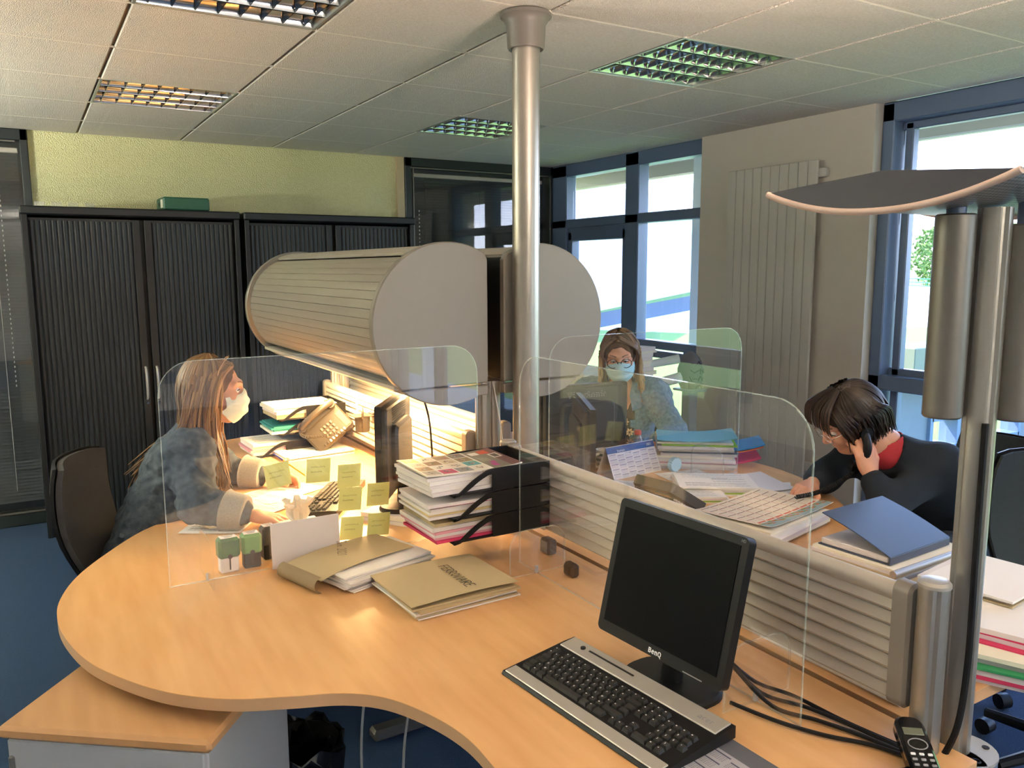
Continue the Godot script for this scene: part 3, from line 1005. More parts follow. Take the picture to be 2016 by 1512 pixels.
func outside() -> void:
	struct("ground", bx(at(35, -1.4, 0), Vector3(330, .2, 330)), mats["lawn"], "mown green lawn outside the windows", "lawn")
	ground_strip("path", [Vector2(22.0, -31.5), Vector2(41, -40.6), Vector2(58, -34), Vector2(66, 12), Vector2(60, 12), Vector2(44, -20), Vector2(25.9, -24.9)], -1.285, mats["concrete"], "pale concrete forecourt beyond the lawn")
	ground_strip("road", [Vector2(16, -36), Vector2(24.8, -30.0), Vector2(40.8, -40.4), Vector2(62.1, -63.0), Vector2(32.7, -40.6)], -1.27, mats["asphalt"], "blue grey asphalt road past the forecourt")
	struct("bounce_strip", bx(at(4.95, -.16, 2.5), Vector3(1.1, .22, 20.0), .01), mat("bounce_strip_pale", Color("e2d6c4"), .9), "added narrow pale strip along the windows, bouncing light up to the ceiling", "bounce_strip")  # unseen pale strip, added to bounce light up through the windows
	# soffit of the eaves, its edge beam and one post
	struct("eaves", bx(at(5.0, 2.60, 0), Vector3(1.1, .06, 17)), mats["soffit"], "pale rough eaves soffit above the windows", "eaves")
	struct("beam", bx(at(5.53, 2.55, 0), Vector3(.08, .20, 17), .01), mats["alu_paint"], "grey edge beam of the eaves", "beam")
	for z in [-2.62, 8.0]: struct("column", bx(at(5.05, .6, z), Vector3(.14, 3.9, .14), .01), mats["render_white"], "pale porch post outside the %s" % ["corner window" if z < 0 else "far end of the facade"], "column")
	# long white building across the road
	var b := thing("building", "long white rendered building across the road", "building", Vector3(52, -1.3, -57.5), -atan2(-30.5, 37.1) , "", "")
	part("wall", bx(at(0, 4.5, -3), Vector3(90, 9, 6)), mats["render_white"], b)
	part("plinth", bx(at(0, .15, .05), Vector3(90, .5, .1)), mats["concrete"], b)
	var jn := Mb.new()
	for k in 12: jn.box(at(-33 + k * 6, 4.5, .01), Vector3(.06, 9, .03))
	part("joint", jn, mats["concrete"], b)
	# low wing seen through the near window
	var w := thing("building", "low pale wing with dark framed openings close to the window", "building", Vector3(0, 0, -4))
	var wall := Mb.new()
	for r in [[9.7, 10.44, -1.35, .14], [11.06, 11.95, -1.35, .14], [12.62, 17.0, -1.35, .14], [10.44, 11.06, -.04, .14], [11.95, 12.62, -.04, .14], [10.44, 11.06, -1.35, -.82], [11.95, 12.62, -1.35, -.82]]:
		wall.box(at((r[0] + r[1]) * .5, (r[2] + r[3]) * .5, 0), Vector3(r[1] - r[0], r[3] - r[2], .2))
	part("wall", wall, mats["render_grey"], w)
	part("fascia", bx(at(13.35, .43, .1), Vector3(7.4, .36, .5), .01), mat("fascia_sage", Color("646b58"), .6), w)
	part("gutter", bx(at(13.35, .20, .2), Vector3(7.4, .09, .5), .02), mat("gutter_grey", Color("7f8a8e"), .6), w)
	for xx in [[10.44, 11.06], [11.95, 12.62]]:
		var f := Mb.new()
		for x in xx: f.box(at(x, -.43, .02), Vector3(.07, .85, .26), .004)
		for y in [-.05, -.40, -.81]: f.box(at((xx[0] + xx[1]) * .5, y, .02), Vector3(xx[1] - xx[0], .06, .26), .004)
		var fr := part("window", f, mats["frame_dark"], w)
		part("pane", bx(at((xx[0] + xx[1]) * .5, -.43, .0), Vector3(xx[1] - xx[0] - .05, .78, .006)), mats["window_glass"], fr)
	# white boundary wall, mesh fence and trees in the distance
	var yaw := atan2(-1.3, 2.1)
	var bw := thing("boundary_wall", "low white boundary wall across the forecourt", "wall", Vector3(49.5, -1.3, -27.5), PI * .5 - .55)
	part("masonry", bx(at(0, .8, 0), Vector3(60, 1.6, .3)), mats["render_white"], bw)
	part("coping", bx(at(0, 1.62, 0), Vector3(60, .08, .4), .01), mats["concrete"], bw)
	var fc := thing("fence", "green wire mesh fence along the boundary wall", "fence", Vector3(49.5, .36, -27.5), PI * .5 - .55)
	var fm := Mb.new()
	for y in [.05, .28, .52]: fm.box(at(0, y, 0), Vector3(60, .05, .03))
	part("rail", fm, mats["fence_green"], fc)
	var fp := Mb.new()
	for k in 120: fp.box(at(-29.75 + k * .5, .28, 0), Vector3(.025, .5, .012))
	tag(part("wire", fp, mats["fence_green"], fc, 0.0), "green fence wires", "", "", "stuff")
	for t in [[59.5, -33.5, 6.2, 2.6, "tall leafy green tree behind the fence beside the window jamb"], [64, -35, 6.8, 3.2, "broad leafy green tree behind the fence right of the lamp tube"], [66.5, -30.5, 6.4, 3.0, "rounded bushy green tree beyond the boundary wall"], [56, -40, 4.6, 2.6, "smaller bushy green tree nearest the white building"], [70, -25, 6.0, 3.2, "bushy tree at the far end of the boundary wall"]]:
		tree(Vector3(t[0], -1.3, t[1]), t[2], t[3], t[4])
	# what the panes mirror: a hedge along the lawn on the other side
	tree(Vector3(30, -1.3, 34), 5.0, 3.0, "leafy tree on the lawn outside the near window")
	tree(Vector3(24, -1.3, -58), 7.5, 4.0, "leafy tree beside the road by the long white building")

func tree(p: Vector3, h: float, r: float, label: String) -> void:
	var o := thing("tree", label, "tree", p, 0, "trees outside")
	var tr := Mb.new()
	tr.tube([Vector3.ZERO, Vector3(.05, h * .4, 0), Vector3(0, h * .75, .05)], .16, 7, .05)
	for k in 5:
		var an := k * 1.256
		tr.tube([Vector3(0, h * .35, 0), Vector3(cos(an) * r * .6, h * .62, sin(an) * r * .6)], .07, 5, .02)
	part("trunk", tr, mats["bark"], o)
	var lf := Mb.new()
	lf.qn(Vector3(-.5, 0, 0), Vector3(0, .1, -.28), Vector3(.5, 0, 0), Vector3(0, .1, .28), Vector3.UP)
	var lm := lf.mesh(0.0)
	var mm := MultiMesh.new()
	mm.transform_format = MultiMesh.TRANSFORM_3D
	mm.use_colors = true
	mm.mesh = lm
	var n := 1500
	mm.instance_count = n
	for k in n:
		var d := Vector3(rng.randfn(), rng.randfn(), rng.randfn()).normalized()
		var lump := 1.0 + .22 * sin(d.x * 7.0 + p.x) * sin(d.y * 6.0) * cos(d.z * 8.0 + p.z)
		var rad := (.55 + .45 * pow(rng.randf(), .4)) * lump
		var c := Vector3(d.x * r, d.y * h * .40, d.z * r) * rad + Vector3(0, h * .60, 0)
		var b := Basis.from_euler(Vector3(rng.randf() * 6.0, rng.randf() * 6.0, rng.randf() * 6.0)).scaled(Vector3.ONE * rng.randf_range(.28, .46))
		mm.set_instance_transform(k, Transform3D(b, c))
		var g := rng.randf_range(.75, 1.25)
		mm.set_instance_color(k, Color(g * rng.randf_range(.9, 1.1), g, g * .9))
	var mi := MultiMeshInstance3D.new()
	mi.multimesh = mm
	mi.name = "foliage"
	var m: StandardMaterial3D = mats["leaf"]
	m.vertex_color_use_as_albedo = true
	m.backlight_enabled = true
	m.backlight = Color(.2, .3, .08)
	mi.material_override = m
	tag(mi, "", "", "", "stuff")
	o.add_child(mi)

# ------------------------------------------------------------------ storage along the back wall
func back_cabinets() -> void:
	var rib := Mb.new()
	var pf := PackedVector2Array()
	for k in 7:
		var an := PI * k / 6.0
		pf.append(Vector2(cos(an) * .0125, sin(an) * .009))
	rib.prism(Transform3D(), pf, 0.0, 1.80)
	var rib_m := rib.mesh(60.0)
	var rows := [[.259, 1.207, .632, "tall dark tambour cabinet with a green box on top"], [1.500, 1.192, .60, "tall dark tambour cabinet behind the overhead cabinet"]]
	for c in rows:
		var o := thing("tambour_cabinet", c[3], "cabinet", Vector3(c[0], 0, -3.10), 0, "dark tambour cabinets on the back wall")
		var w: float = c[1]
		var body := Mb.new()
		for x in [.015, w - .015]: body.box(at(x, .965, -.19), Vector3(.03, 1.93, .38), .003)
		body.box(at(w * .5, .03, -.19), Vector3(w - .06, .06, .36))
		body.box(at(w * .5, .96, -.365), Vector3(w - .06, 1.86, .02))
		part("body", body, mats["cab_dark"], o)
		part("top", bx(at(w * .5, 1.94, -.185), Vector3(w + .012, .05, .405), .008), mats["cab_dark"], o)
		part("inner_dark", bx(at(w * .5, .98, -.06), Vector3(w - .06, 1.84, .01)), mats["black_plastic"], o)
		var split: float = c[2]
		for d in 2:
			var x0 := .035 if d == 0 else split + .012
			var x1 := split - .012 if d == 0 else w - .035
			var dr := part("door", bx(at((x0 + x1) * .5, .985, -.04), Vector3(x1 - x0, 1.83, .012)), mats["cab_dark"], o)
			var stile_x := x1 - .02 if d == 0 else x0 + .02
			part("stile", bx(at(stile_x, .985, -.026), Vector3(.04, 1.83, .016), .003), mats["cab_dark"], dr)
			var a := x0 if d == 0 else x0 + .042
			var b := x1 - .042 if d == 0 else x1
			var n := int((b - a) / .0285)
			for k in n:
				var s := part("slat", rib_m, mats["cab_rib"], dr)
				s.position = Vector3(a + (k + .5) * (b - a) / n, .085, -.034)
			var hm := Mb.new()
			hm.tube(curve([Vector3(stile_x, .80, -.018), Vector3(stile_x, .82, .005), Vector3(stile_x, .90, .016), Vector3(stile_x, .98, .005), Vector3(stile_x, 1.0, -.018)]), .0075, 8)
			part("handle", hm, mats["silver_plastic"], dr)
			var lk := Mb.new()
			lk.cyl(Vector3(stile_x, .775, -.02), Vector3(stile_x, .775, -.008), .009, 12)
			part("lock", lk, mats["chrome"], dr)
	# archive box and small clear holders standing on the first cabinet
	var g := thing("archive_box", "dark green cardboard archive box lying on the tall cabinet", "box", Vector3(1.155, 1.966, -3.24), .04)
	part("carton", bx(at(0, .041, 0), Vector3(.275, .08, .22), .008), mats["green_box"], g)
	var lb := Mb.new()
	lb.box(Transform3D(Basis(Vector3.FORWARD, 0), Vector3(-.1385, .041, .06)), Vector3(.002, .05, .06))
	part("spine_label", lb, mats["paper_c"], g)
	var hole := Mb.new()
	hole.cyl(Vector3(-.1395, .041, -.03), Vector3(-.137, .041, -.03), .012, 14)
	part("finger_hole", hole, mats["ink"], g)
	for k in 4:
		var cp := thing("clear_holder", "small clear plastic holder on the cabinet top, %s" % ["first from the glazing", "second from the glazing", "third from the glazing", "nearest the green box"][k], "holder", Vector3(.36 + k * .085, 1.966, -3.22), .1 * k, "clear holders on the cabinet")
		var cm := Mb.new()
		cm.prism(Transform3D(), round_rect(.06, .05, .012), 0, .004)
		cm.prism(at(0, 0, .02), round_rect(.055, .006, .002), .004, .03)
		part("shell", cm, glass("clear_plastic", .12), cp)

# ------------------------------------------------------------------ the spine between the desks
func slat_panel(called: String, label: String, x: float, z0: float, z1: float, y_top: float) -> Node3D:
	var o := thing(called, label, "partition", Vector3(x, 0, 0))
	var n := 7
	var pitch := .0285
	var y0 := y_top - .022 - n * pitch
	var sm := Mb.new()
	# one louvre slat: a vertical face leaning out to a sharp lower lip
	var pf := PackedVector2Array([Vector2(.0, -.017), Vector2(.004, -.0185), Vector2(.024, -.0125), Vector2(.0285, -.008), Vector2(.0285, .008), Vector2(.024, .0125), Vector2(.004, .0185), Vector2(.0, .017)])
	sm.prism(Transform3D(Basis(Vector3(0, 1, 0), Vector3(0, 0, 1), Vector3(1, 0, 0)), Vector3.ZERO), pf, z0 + .025, z1 - .025)
	var ms := sm.mesh(20.0)
	for k in n:
		var s := part("slat", ms, mats["alu_paint"], o)
		s.position = Vector3(0, y0 + k * pitch, 0)
	var r := Mb.new()
	r.tube([Vector3(0, y_top - .017, z0 + .03), Vector3(0, y_top - .017, z1 - .03)], .019, 14)
	part("top_rail", r, mats["alu_paint"], o)
	for z in [z0 + .012, z1 - .012]:
		var c := Mb.new()
		c.prism(Transform3D(Basis(Vector3(1, 0, 0), Vector3(0, 0, 1), Vector3(0, 1, 0)), Vector3(0, (y0 + y_top) * .5, z)), round_rect(.046, y_top - y0 + .02, .018), -.018, .018, .006)
		part("end_cap", c, mats["cap_grey"], o)
	return o

func post(o: Node3D, x: float, z: float, y0: float, y1: float, cap := true) -> void:
	var m := Mb.new()
	var pf := PackedVector2Array()
	for k in 24:
		var an := TAU * k / 24.0
		var r := .026
		if k % 6 == 3: r = .0225
		pf.append(Vector2(cos(an) * r * 1.08, sin(an) * r))
	m.prism(at(x, 0, z), pf, y0, y1)
	var p := part("post", m, mats["aluminium"], o, 24.0)
	if cap:
		var c := Mb.new()
		c.lathe(at(x, y1, z), [Vector2(.0285, -.002), Vector2(.0285, .004), Vector2(.024, .009), Vector2(.012, .011), Vector2(0, .0115)], 24)
		part("cap", c, mats["silver_plastic"], p)

func overhead(called: String, label: String, x_flat: float, side: float) -> void:
	# side -1: the round front looks towards -x
	var o := thing(called, label, "cabinet", Vector3(x_flat, 0, 0))
	var zc0 := -1.84
	var zc1 := -.10
	var cx := side * .150
	var cy := 1.4125
	var r := .2775
	var cut := acos(.150 / r)
	var seam := asin((cy - 1.198) / r)
	var to_z := Transform3D(Basis(Vector3(1, 0, 0), Vector3(0, 0, 1), Vector3(0, 1, 0)), Vector3.ZERO)
	# end plates: the round outline cut flat at the back, then the lamp housing plate below the seam
	var arc := func(rr: float, a0: float, a1: float, n: int) -> PackedVector2Array:
		var out := PackedVector2Array()
		for k in n + 1:
			var an := lerpf(a0, a1, float(k) / n)
			out.append(Vector2(cx + side * cos(an) * rr, cy + sin(an) * rr))
		return out
	var up := PackedVector2Array([Vector2(-.0 , 1.206), Vector2(0, 1.640)])
	up.append_array(arc.call(r, PI - cut - .06, -seam + TAU - TAU, 30))
	# angles are measured from the front: walk from the upper back corner over the top to the seam
	up = PackedVector2Array([Vector2(0, 1.204), Vector2(0, 1.632), Vector2(side * .012, 1.654)])
	for k in 34:
		var an := lerpf(PI - cut - .10, -(seam - .012), k / 33.0)
		up.append(Vector2(cx + side * cos(an) * r, cy + sin(an) * r))
	var lo := PackedVector2Array()
	for k in 14:
		var an := lerpf(-(seam + .016), -(PI - cut - .14), k / 13.0)
		lo.append(Vector2(cx + side * cos(an) * r, cy + sin(an) * r))
	lo.append(Vector2(side * .004, 1.160)); lo.append(Vector2(0, 1.168)); lo.append(Vector2(0, 1.194))
	for zz in [[zc1 - .028, zc1], [zc0, zc0 + .028]]:
		var m := Mb.new()
		m.prism(to_z, up, zz[0], zz[1], .004)
		var e := part("end_plate", m, mats["plate_grey"], o)
		var m2 := Mb.new()
		m2.prism(to_z, lo, zz[0], zz[1], .003)
		part("lower_plate", m2, mats["plate_grey"], e)
	# shell: smooth top, flat back, floor
	var r2 := r - .010
	var t0 := PackedVector2Array([Vector2(side * .003, 1.21), Vector2(side * .003, 1.632)])
	var outer := PackedVector2Array()
	var inner := PackedVector2Array()
	for k in 13:
		var an := lerpf(PI - cut - .10, deg_to_rad(66), k / 12.0)
		outer.append(Vector2(cx + side * cos(an) * r2, cy + sin(an) * r2))
		inner.append(Vector2(cx + side * cos(an) * (r2 - .012), cy + sin(an) * (r2 - .012)))
	inner.reverse()
	var sh := PackedVector2Array()
	sh.append_array(outer); sh.append_array(inner)
	var ms := Mb.new()
	ms.prism(to_z, sh, zc0 + .026, zc1 - .026)
	part("top_shell", ms, mats["alu_paint"], o)
	part("back_panel", bx(at(side * .012, 1.425, (zc0 + zc1) * .5), Vector3(.018, .43, zc1 - zc0 - .05)), mats["cab_dark"], o)
	# tambour front: slats wrap from the lip under the top shell to the floor
	var n := 15
	for k in n:
		var a0 := lerpf(deg_to_rad(63), deg_to_rad(-46), float(k) / n)
		var a1 := lerpf(deg_to_rad(63), deg_to_rad(-46), float(k + 1) / n) + .006
		var pf := PackedVector2Array()
		for j in 4:
			var an := lerpf(a0, a1, j / 3.0)
			var rr: float = r2 - .012 + [0, .0012, .0012, 0][j]
			pf.append(Vector2(cx + side * cos(an) * rr, cy + sin(an) * rr))
		for j in 2:
			var an := lerpf(a1, a0, float(j))
			pf.append(Vector2(cx + side * cos(an) * (r2 - .020), cy + sin(an) * (r2 - .020)))
		var m := Mb.new()
		m.prism(to_z, pf, zc0 + .026, zc1 - .026)
		part("slat", m, mat("tambour_alu", Color("a39c90"), .33, .2), o)
	var fl := Mb.new()
	fl.box(at(cx + side * .03, 1.205, (zc0 + zc1) * .5), Vector3(.33, .012, zc1 - zc0 - .05))
	part("floor_panel", fl, mats["alu_paint"], o)
	# lamp housing under the cabinet, open downwards
	var hs := Mb.new()
	for zz in [0]:
		var fr := PackedVector2Array()
		for k in 8:
			var an := lerpf(deg_to_rad(-50), deg_to_rad(-72), k / 7.0)
			fr.append(Vector2(cx + side * cos(an) * (r - .004), cy + sin(an) * (r - .004)))
		for k in 8:
			var an := lerpf(deg_to_rad(-72), deg_to_rad(-50), k / 7.0)
			fr.append(Vector2(cx + side * cos(an) * (r - .016), cy + sin(an) * (r - .016)))
		hs.prism(to_z, fr, zc0 + .026, zc1 - .026)
	hs.box(at(side * .012, 1.178, (zc0 + zc1) * .5), Vector3(.014, .04, zc1 - zc0 - .05))
	part("light_rail", hs, mats["alu_paint"], o)
	# its two posts down to the desk beam
	for z in [-.165, -1.78]: post(o, side * -.012, z, DESK, 1.20, false)

func spine() -> void:
	slat_panel("slat_partition", "near grey slatted partition ending at the short round post", 1.60, .09, 1.53, 1.016)
	var o: Node3D = get_node("slat_partition")
	post(o, 0.0, 1.565, DESK, 1.036)
	post(o, 0.0, .065, DESK, 1.020)
	slat_panel("slat_partition", "far slatted partition lit yellow under the left overhead cabinet", 1.60, -1.84, -.20, 1.006)
	slat_panel("slat_partition", "far slatted partition under the right overhead cabinet", 1.80, -2.03, -.29, 1.006)
	overhead("overhead_cabinet", "rounded grey overhead cabinet with slatted shutter facing left", 1.618, -1.0)
	overhead("overhead_cabinet", "rounded grey overhead cabinet behind the ceiling pole", 1.683, 1.0)
	# cable pole from the desk to the ceiling
	var p := thing("ceiling_pole", "round aluminium cable pole rising from the spine to the ceiling", "pole", Vector3(1.738, 0, -.043))
	var m := Mb.new()
	m.tube([Vector3(0, .02, 0), Vector3(0, CEIL - .06, 0)], .047, 32)
	part("tube", m, mats["aluminium"], p)
	var c := Mb.new()
	c.lathe(at(0, CEIL, 0), [Vector2(.048, -.115), Vector2(.058, -.118), Vector2(.062, -.112), Vector2(.066, -.04), Vector2(.078, -.022), Vector2(.086, -.016), Vector2(.086, -.006), Vector2(.080, -.001), Vector2(0, -.001)], 32)
	part("collar", c, mat("collar_grey", Color("6b665f"), .5), p)
	var f := Mb.new()
	f.lathe(Transform3D(), [Vector2(0, .024), Vector2(.10, .02), Vector2(.11, .001)], 28)
	part("foot", f, mats["alu_dark"], p)
	# task lamp under the left cabinet, switched on
	var l := thing("task_lamp", "lit warm strip lamp under the left overhead cabinet", "lamp", Vector3(1.46, 1.176, -.97))
	part("housing", bx(at(0, .012, 0), Vector3(.10, .022, 1.24), .004), mats["white_paint"], l)
	var tm := Mb.new()
	tm.cyl(Vector3(0, -.010, -.58), Vector3(0, -.010, .58), .011, 12)
	var glow := mat("task_glow", Color("ffe2b0"), .5)
	glow.emission_enabled = true
	glow.emission = Color(1.0, .82, .56)
	glow.emission_energy_multiplier = 3.0
	part("tube", tm, glow, l)
	var al := AreaLight3D.new()
	al.name = "task_light"
	al.area_size = Vector2(.06, 1.15)
	al.light_color = Color(1.0, .82, .56)
	al.light_energy = TASK
	al.area_normalize_energy = true
	al.shadow_enabled = true
	al.area_range = 8.0
	add_child(al)
	al.position = Vector3(1.46, 1.150, -.97)
	al.rotation = Vector3(-PI / 2, 0, 0)
	# cables hanging from the cabinet to the desk
	var k1 := thing("cable", "thin black power cable hanging from the lamp housing", "cable")
	var cm := Mb.new()
	cm.tube(curve([Vector3(1.47, 1.17, -.36), Vector3(1.51, 1.05, -.37), Vector3(1.535, .92, -.40), Vector3(1.545, .82, -.42), Vector3(1.55, .725, -.44)]), .004, 6)
	part("lead", cm, mats["black_plastic"], k1)
	var k2 := thing("cable", "pale cable hanging in the gap beside the ceiling pole", "cable")
	cm = Mb.new()
	cm.tube(curve([Vector3(1.66, 1.19, -.14), Vector3(1.665, 1.05, -.10), Vector3(1.66, .9, -.06), Vector3(1.66, .70, -.04), Vector3(1.66, .5, -.04)]), .003, 6)
	part("lead", cm, mats["cable_white"], k2)

# ------------------------------------------------------------------ desks
func desk_outline(mirror := false) -> PackedVector2Array:
	var edge := [Vector2(1.16, -1.98), Vector2(1.06, -1.93), Vector2(.99, -1.72), Vector2(.96, -1.45), Vector2(.90, -1.15), Vector2(.81, -.92), Vector2(.69, -.71), Vector2(.53, -.57), Vector2(.40, -.38), Vector2(.31, -.21), Vector2(.262, -.05), Vector2(.250, .08), Vector2(.262, .22), Vector2(.30, .38), Vector2(.36, .51), Vector2(.44, .63), Vector2(.54, .72), Vector2(.65, .775), Vector2(.75, .82), Vector2(.82, .885), Vector2(.87, .99), Vector2(.895, 1.10), Vector2(.893, 1.22), Vector2(.88, 1.40), Vector2(.87, 1.64)]
	if mirror: edge = [Vector2(1.16, -1.98), Vector2(1.0, -1.95), Vector2(.93, -1.72), Vector2(.87, -1.45), Vector2(.74, -1.05), Vector2(.56, -.74), Vector2(.40, -.52), Vector2(.30, -.34), Vector2(.265, -.18), Vector2(.27, -.02), Vector2(.31, .14), Vector2(.38, .30), Vector2(.47, .44), Vector2(.57, .56), Vector2(.68, .68), Vector2(.76, .82), Vector2(.80, .98), Vector2(.81, 1.15), Vector2(.80, 1.50)]
	var out := curve2(edge, 5)
	out.append(Vector2(1.645, 1.64 if not mirror else 1.50))
	if mirror: out.append_array(PackedVector2Array([Vector2(1.645, .02), Vector2(1.515, .02), Vector2(1.515, -.105), Vector2(1.645, -.105)]))
	out.append(Vector2(1.645, -1.98))
	if mirror:
		for k in out.size(): out[k].x = 3.31 - out[k].x
	return out

func desks() -> void:
	for s in 2:
		var o := thing("desk", ["beech desk with a wavy front edge on the left of the spine", "beech desk piled with papers on the right of the spine"][s], "desk")
		var outl := desk_outline(s == 1)
		var m := Mb.new()
		m.prism(Transform3D(), outl, DESK - .0015, DESK)
		part("tabletop", m, mats["beech"], o)
		var e := Mb.new()
		e.prism(Transform3D(), outl, DESK - .028, DESK - .0015)
		part("edge_band", e, mats["edge_band"], o)
		var sx := 1.0 if s == 0 else -1.0
		var ox := 0.0 if s == 0 else 3.31
		for p in [[1.35, -1.7], [1.40, -.1], [1.42, 1.45]]:
			var l := Mb.new()
			l.box(at(ox + sx * p[0], .02, p[1]), Vector3(.5, .04, .06), .01)
			l.box(at(ox + sx * (p[0] + .12), .36, p[1]), Vector3(.07, .66, .05), .008)
			part("leg", l, mats["alu_dark"], o)
		part("modesty_panel", bx(at(ox + sx * 1.60, .45, -.2), Vector3(.018, .42, 3.2)), mat("panel_dark", Color("3a3634"), .6), o)
	# pedestal under the left desk, turned outwards
	var yaw := atan2(-.32, .41)
	var dirx := Vector3(.41, 0, .32).normalized()
	var dirz := Vector3(-.32, 0, .41).normalized()
	var corner := Vector3(.497, 0, .751)
	var pt := Transform3D(Basis(dirx, Vector3.UP, dirz), corner)
	var o := thing("pedestal", "grey drawer pedestal with a beech top under the left desk", "pedestal", corner)
	o.transform = pt
	var w := .47
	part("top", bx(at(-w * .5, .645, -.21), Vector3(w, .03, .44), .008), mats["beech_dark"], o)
	part("body", bx(at(-w * .5 - .004, .33, -.215), Vector3(w - .03, .60, .40), .004), mats["grey_laminate"], o)
	for k in 3:
		var d := part("drawer", bx(at(-w * .5 - .004, .53 - .195 * k, -.009), Vector3(w - .034, .190, .016), .003), mats["grey_laminate"], o)
		part("drawer_pull", bx(at(-w + .022, .53 - .195 * k, -.004), Vector3(.012, .12, .018), .003), mats["alu_dark"], d)
	var sc := Mb.new()
	sc.cyl(Vector3(-.03, .58, -.003), Vector3(-.03, .58, .002), .004, 8)
	part("screw", sc, mats["ink"], o)
	# waste bin with a black liner and loose cables below the desk
	var b := thing("waste_bin", "black waste bin with a shiny bin liner under the left desk", "bin", Vector3(.80, 0, .27))
	var bm := Mb.new()
	bm.lathe(Transform3D(), [Vector2(0, .005), Vector2(.09, .005), Vector2(.115, .30), Vector2(.111, .30), Vector2(.087, .012), Vector2(0, .012)], 24)
	part("bucket", bm, mats["black_plastic"], b)
	var ln := Mb.new()
	var rings := []
	for j in 4:
		var ring := []
		for k in 28:
			var an := TAU * k / 28.0
			var rr: float = [.118, .128, .120, .10][j] + .006 * sin(k * 2.3 + j) + .004 * sin(k * 5.1)
			ring.append(Vector3(cos(an) * rr, [.20, .29, .315, .24][j] + .012 * sin(k * 1.7 + j * 2), sin(an) * rr))
		rings.append(ring)
	for j in 3:
		for k in 28:
			ln.q(rings[j][k], rings[j][(k + 1) % 28], rings[j + 1][(k + 1) % 28], rings[j + 1][k], Vector3(0, .22, 0) if j < 2 else Vector3(cos(TAU * k / 28.0) * .3, .1, sin(TAU * k / 28.0) * .3))
	part("bin_liner", ln, mats["black_gloss"], b)
	var lens := [[[1.03, .69, .62], [1.0, .4, .55], [1.02, .15, .5], [1.1, .012, .45]], [[.93, .69, .52], [.92, .4, .45], [.93, .2, .42], [.98, .012, .35]], [[1.14, .69, 1.0], [1.02, .45, .95], [.98, .2, .98], [.99, .012, 1.05]]]
	var where := ["nearest the bin", "beside the waste bin", "looping under the wavy edge"]
	for k in 3:
		var c := thing("cable", "thin white cable hanging under the left desk, %s" % where[k], "cable")
		var cm := Mb.new()
		cm.tube(curve(lens[k].map(func(q): return Vector3(q[0], q[1], q[2]))), .0035, 6)
		part("lead", cm, mats["cable_white"], c)

# ------------------------------------------------------------------ acrylic screens
func acrylic(label: String, t: Transform3D, w: float, feet: Array) -> Node3D:
	# local frame: x along the sheet, y up, z across it
	var o := thing("acrylic_screen", label, "screen", Vector3.ZERO, 0, "acrylic desk screens")
	o.transform = t
	var h := .632
	var r := .095
	var up := Transform3D(Basis(Vector3(1, 0, 0), Vector3(0, 0, 1), Vector3(0, 1, 0)), Vector3.ZERO)
	var rim := func(ins: float) -> PackedVector2Array:
		var pl := PackedVector2Array([Vector2(w - ins, ins), Vector2(ins, ins)])
		for k in 9:
			var an := PI - PI * .5 * k / 8.0
			pl.append(Vector2(r + cos(an) * (r - ins), h - r + sin(an) * (r - ins)))
		for k in 9:
			var an := PI * .5 - PI * .5 * k / 8.0
			pl.append(Vector2(w - r + cos(an) * (r - ins), h - r + sin(an) * (r - ins)))
		return pl
	var m := Mb.new()
	m.prism(up, rim.call(.0), -.0015, .0015)
	part("sheet", m, mats["acrylic"], o)
	# the polished edge shows as a pale line
	var a: PackedVector2Array = rim.call(-.0006)
	var b: PackedVector2Array = rim.call(.0016)
	var e := Mb.new()
	for k in a.size():
		var j := (k + 1) % a.size()
		for z in [-.002, .002]:
			e.qn(up * Vector3(a[k].x, z, a[k].y), up * Vector3(a[j].x, z, a[j].y), up * Vector3(b[j].x, z, b[j].y), up * Vector3(b[k].x, z, b[k].y), Vector3(0, 0, z))
		e.q(up * Vector3(a[k].x, -.002, a[k].y), up * Vector3(a[j].x, -.002, a[j].y), up * Vector3(a[j].x, .002, a[j].y), up * Vector3(a[k].x, .002, a[k].y), Vector3(w * .5, h * .5, 0))
	part("polished_edge", e, mats["acrylic_edge"], o)
	for x in feet:
		var f := Mb.new()
		var pl := PackedVector2Array([Vector2(-.095, 0), Vector2(-.095, .085)])
		for k in 7:
			var an := PI - PI * .5 * k / 6.0
			pl.append(Vector2(-.045 + cos(an) * .05, .085 + sin(an) * .05))
		for k in 7:
			var an := PI * .5 - PI * .5 * k / 6.0
			pl.append(Vector2(.045 + cos(an) * .05, .085 + sin(an) * .05))
		pl.append(Vector2(.095, 0))
		var ft := Transform3D(Basis(Vector3(0, 0, 1), Vector3(1, 0, 0), Vector3(0, 1, 0)), Vector3(x, .001, 0))
		f.prism(ft, pl, -.0015, .0015)
		var fp := part("foot", f, mats["acrylic"], o)
		var fe := Mb.new()
		for k in pl.size():
			var j := (k + 1) % pl.size()
			var mid := Vector2(0, .06)
			var ai := pl[k].lerp(mid, .025)
			var aj := pl[j].lerp(mid, .025)
			for s in [-.0021, .0021]: fe.qn(ft * Vector3(pl[k].x, s, pl[k].y), ft * Vector3(pl[j].x, s, pl[j].y), ft * Vector3(aj.x, s, aj.y), ft * Vector3(ai.x, s, ai.y), ft.basis * Vector3(0, s, 0))
		part("polished_edge", fe, mats["acrylic_edge"], fp)
		var cl := Mb.new()
		cl.box(at(x, .012, .004), Vector3(.008, .022, .010), .002)
		part("clip", cl, mats["cable_white"], fp)
	return o

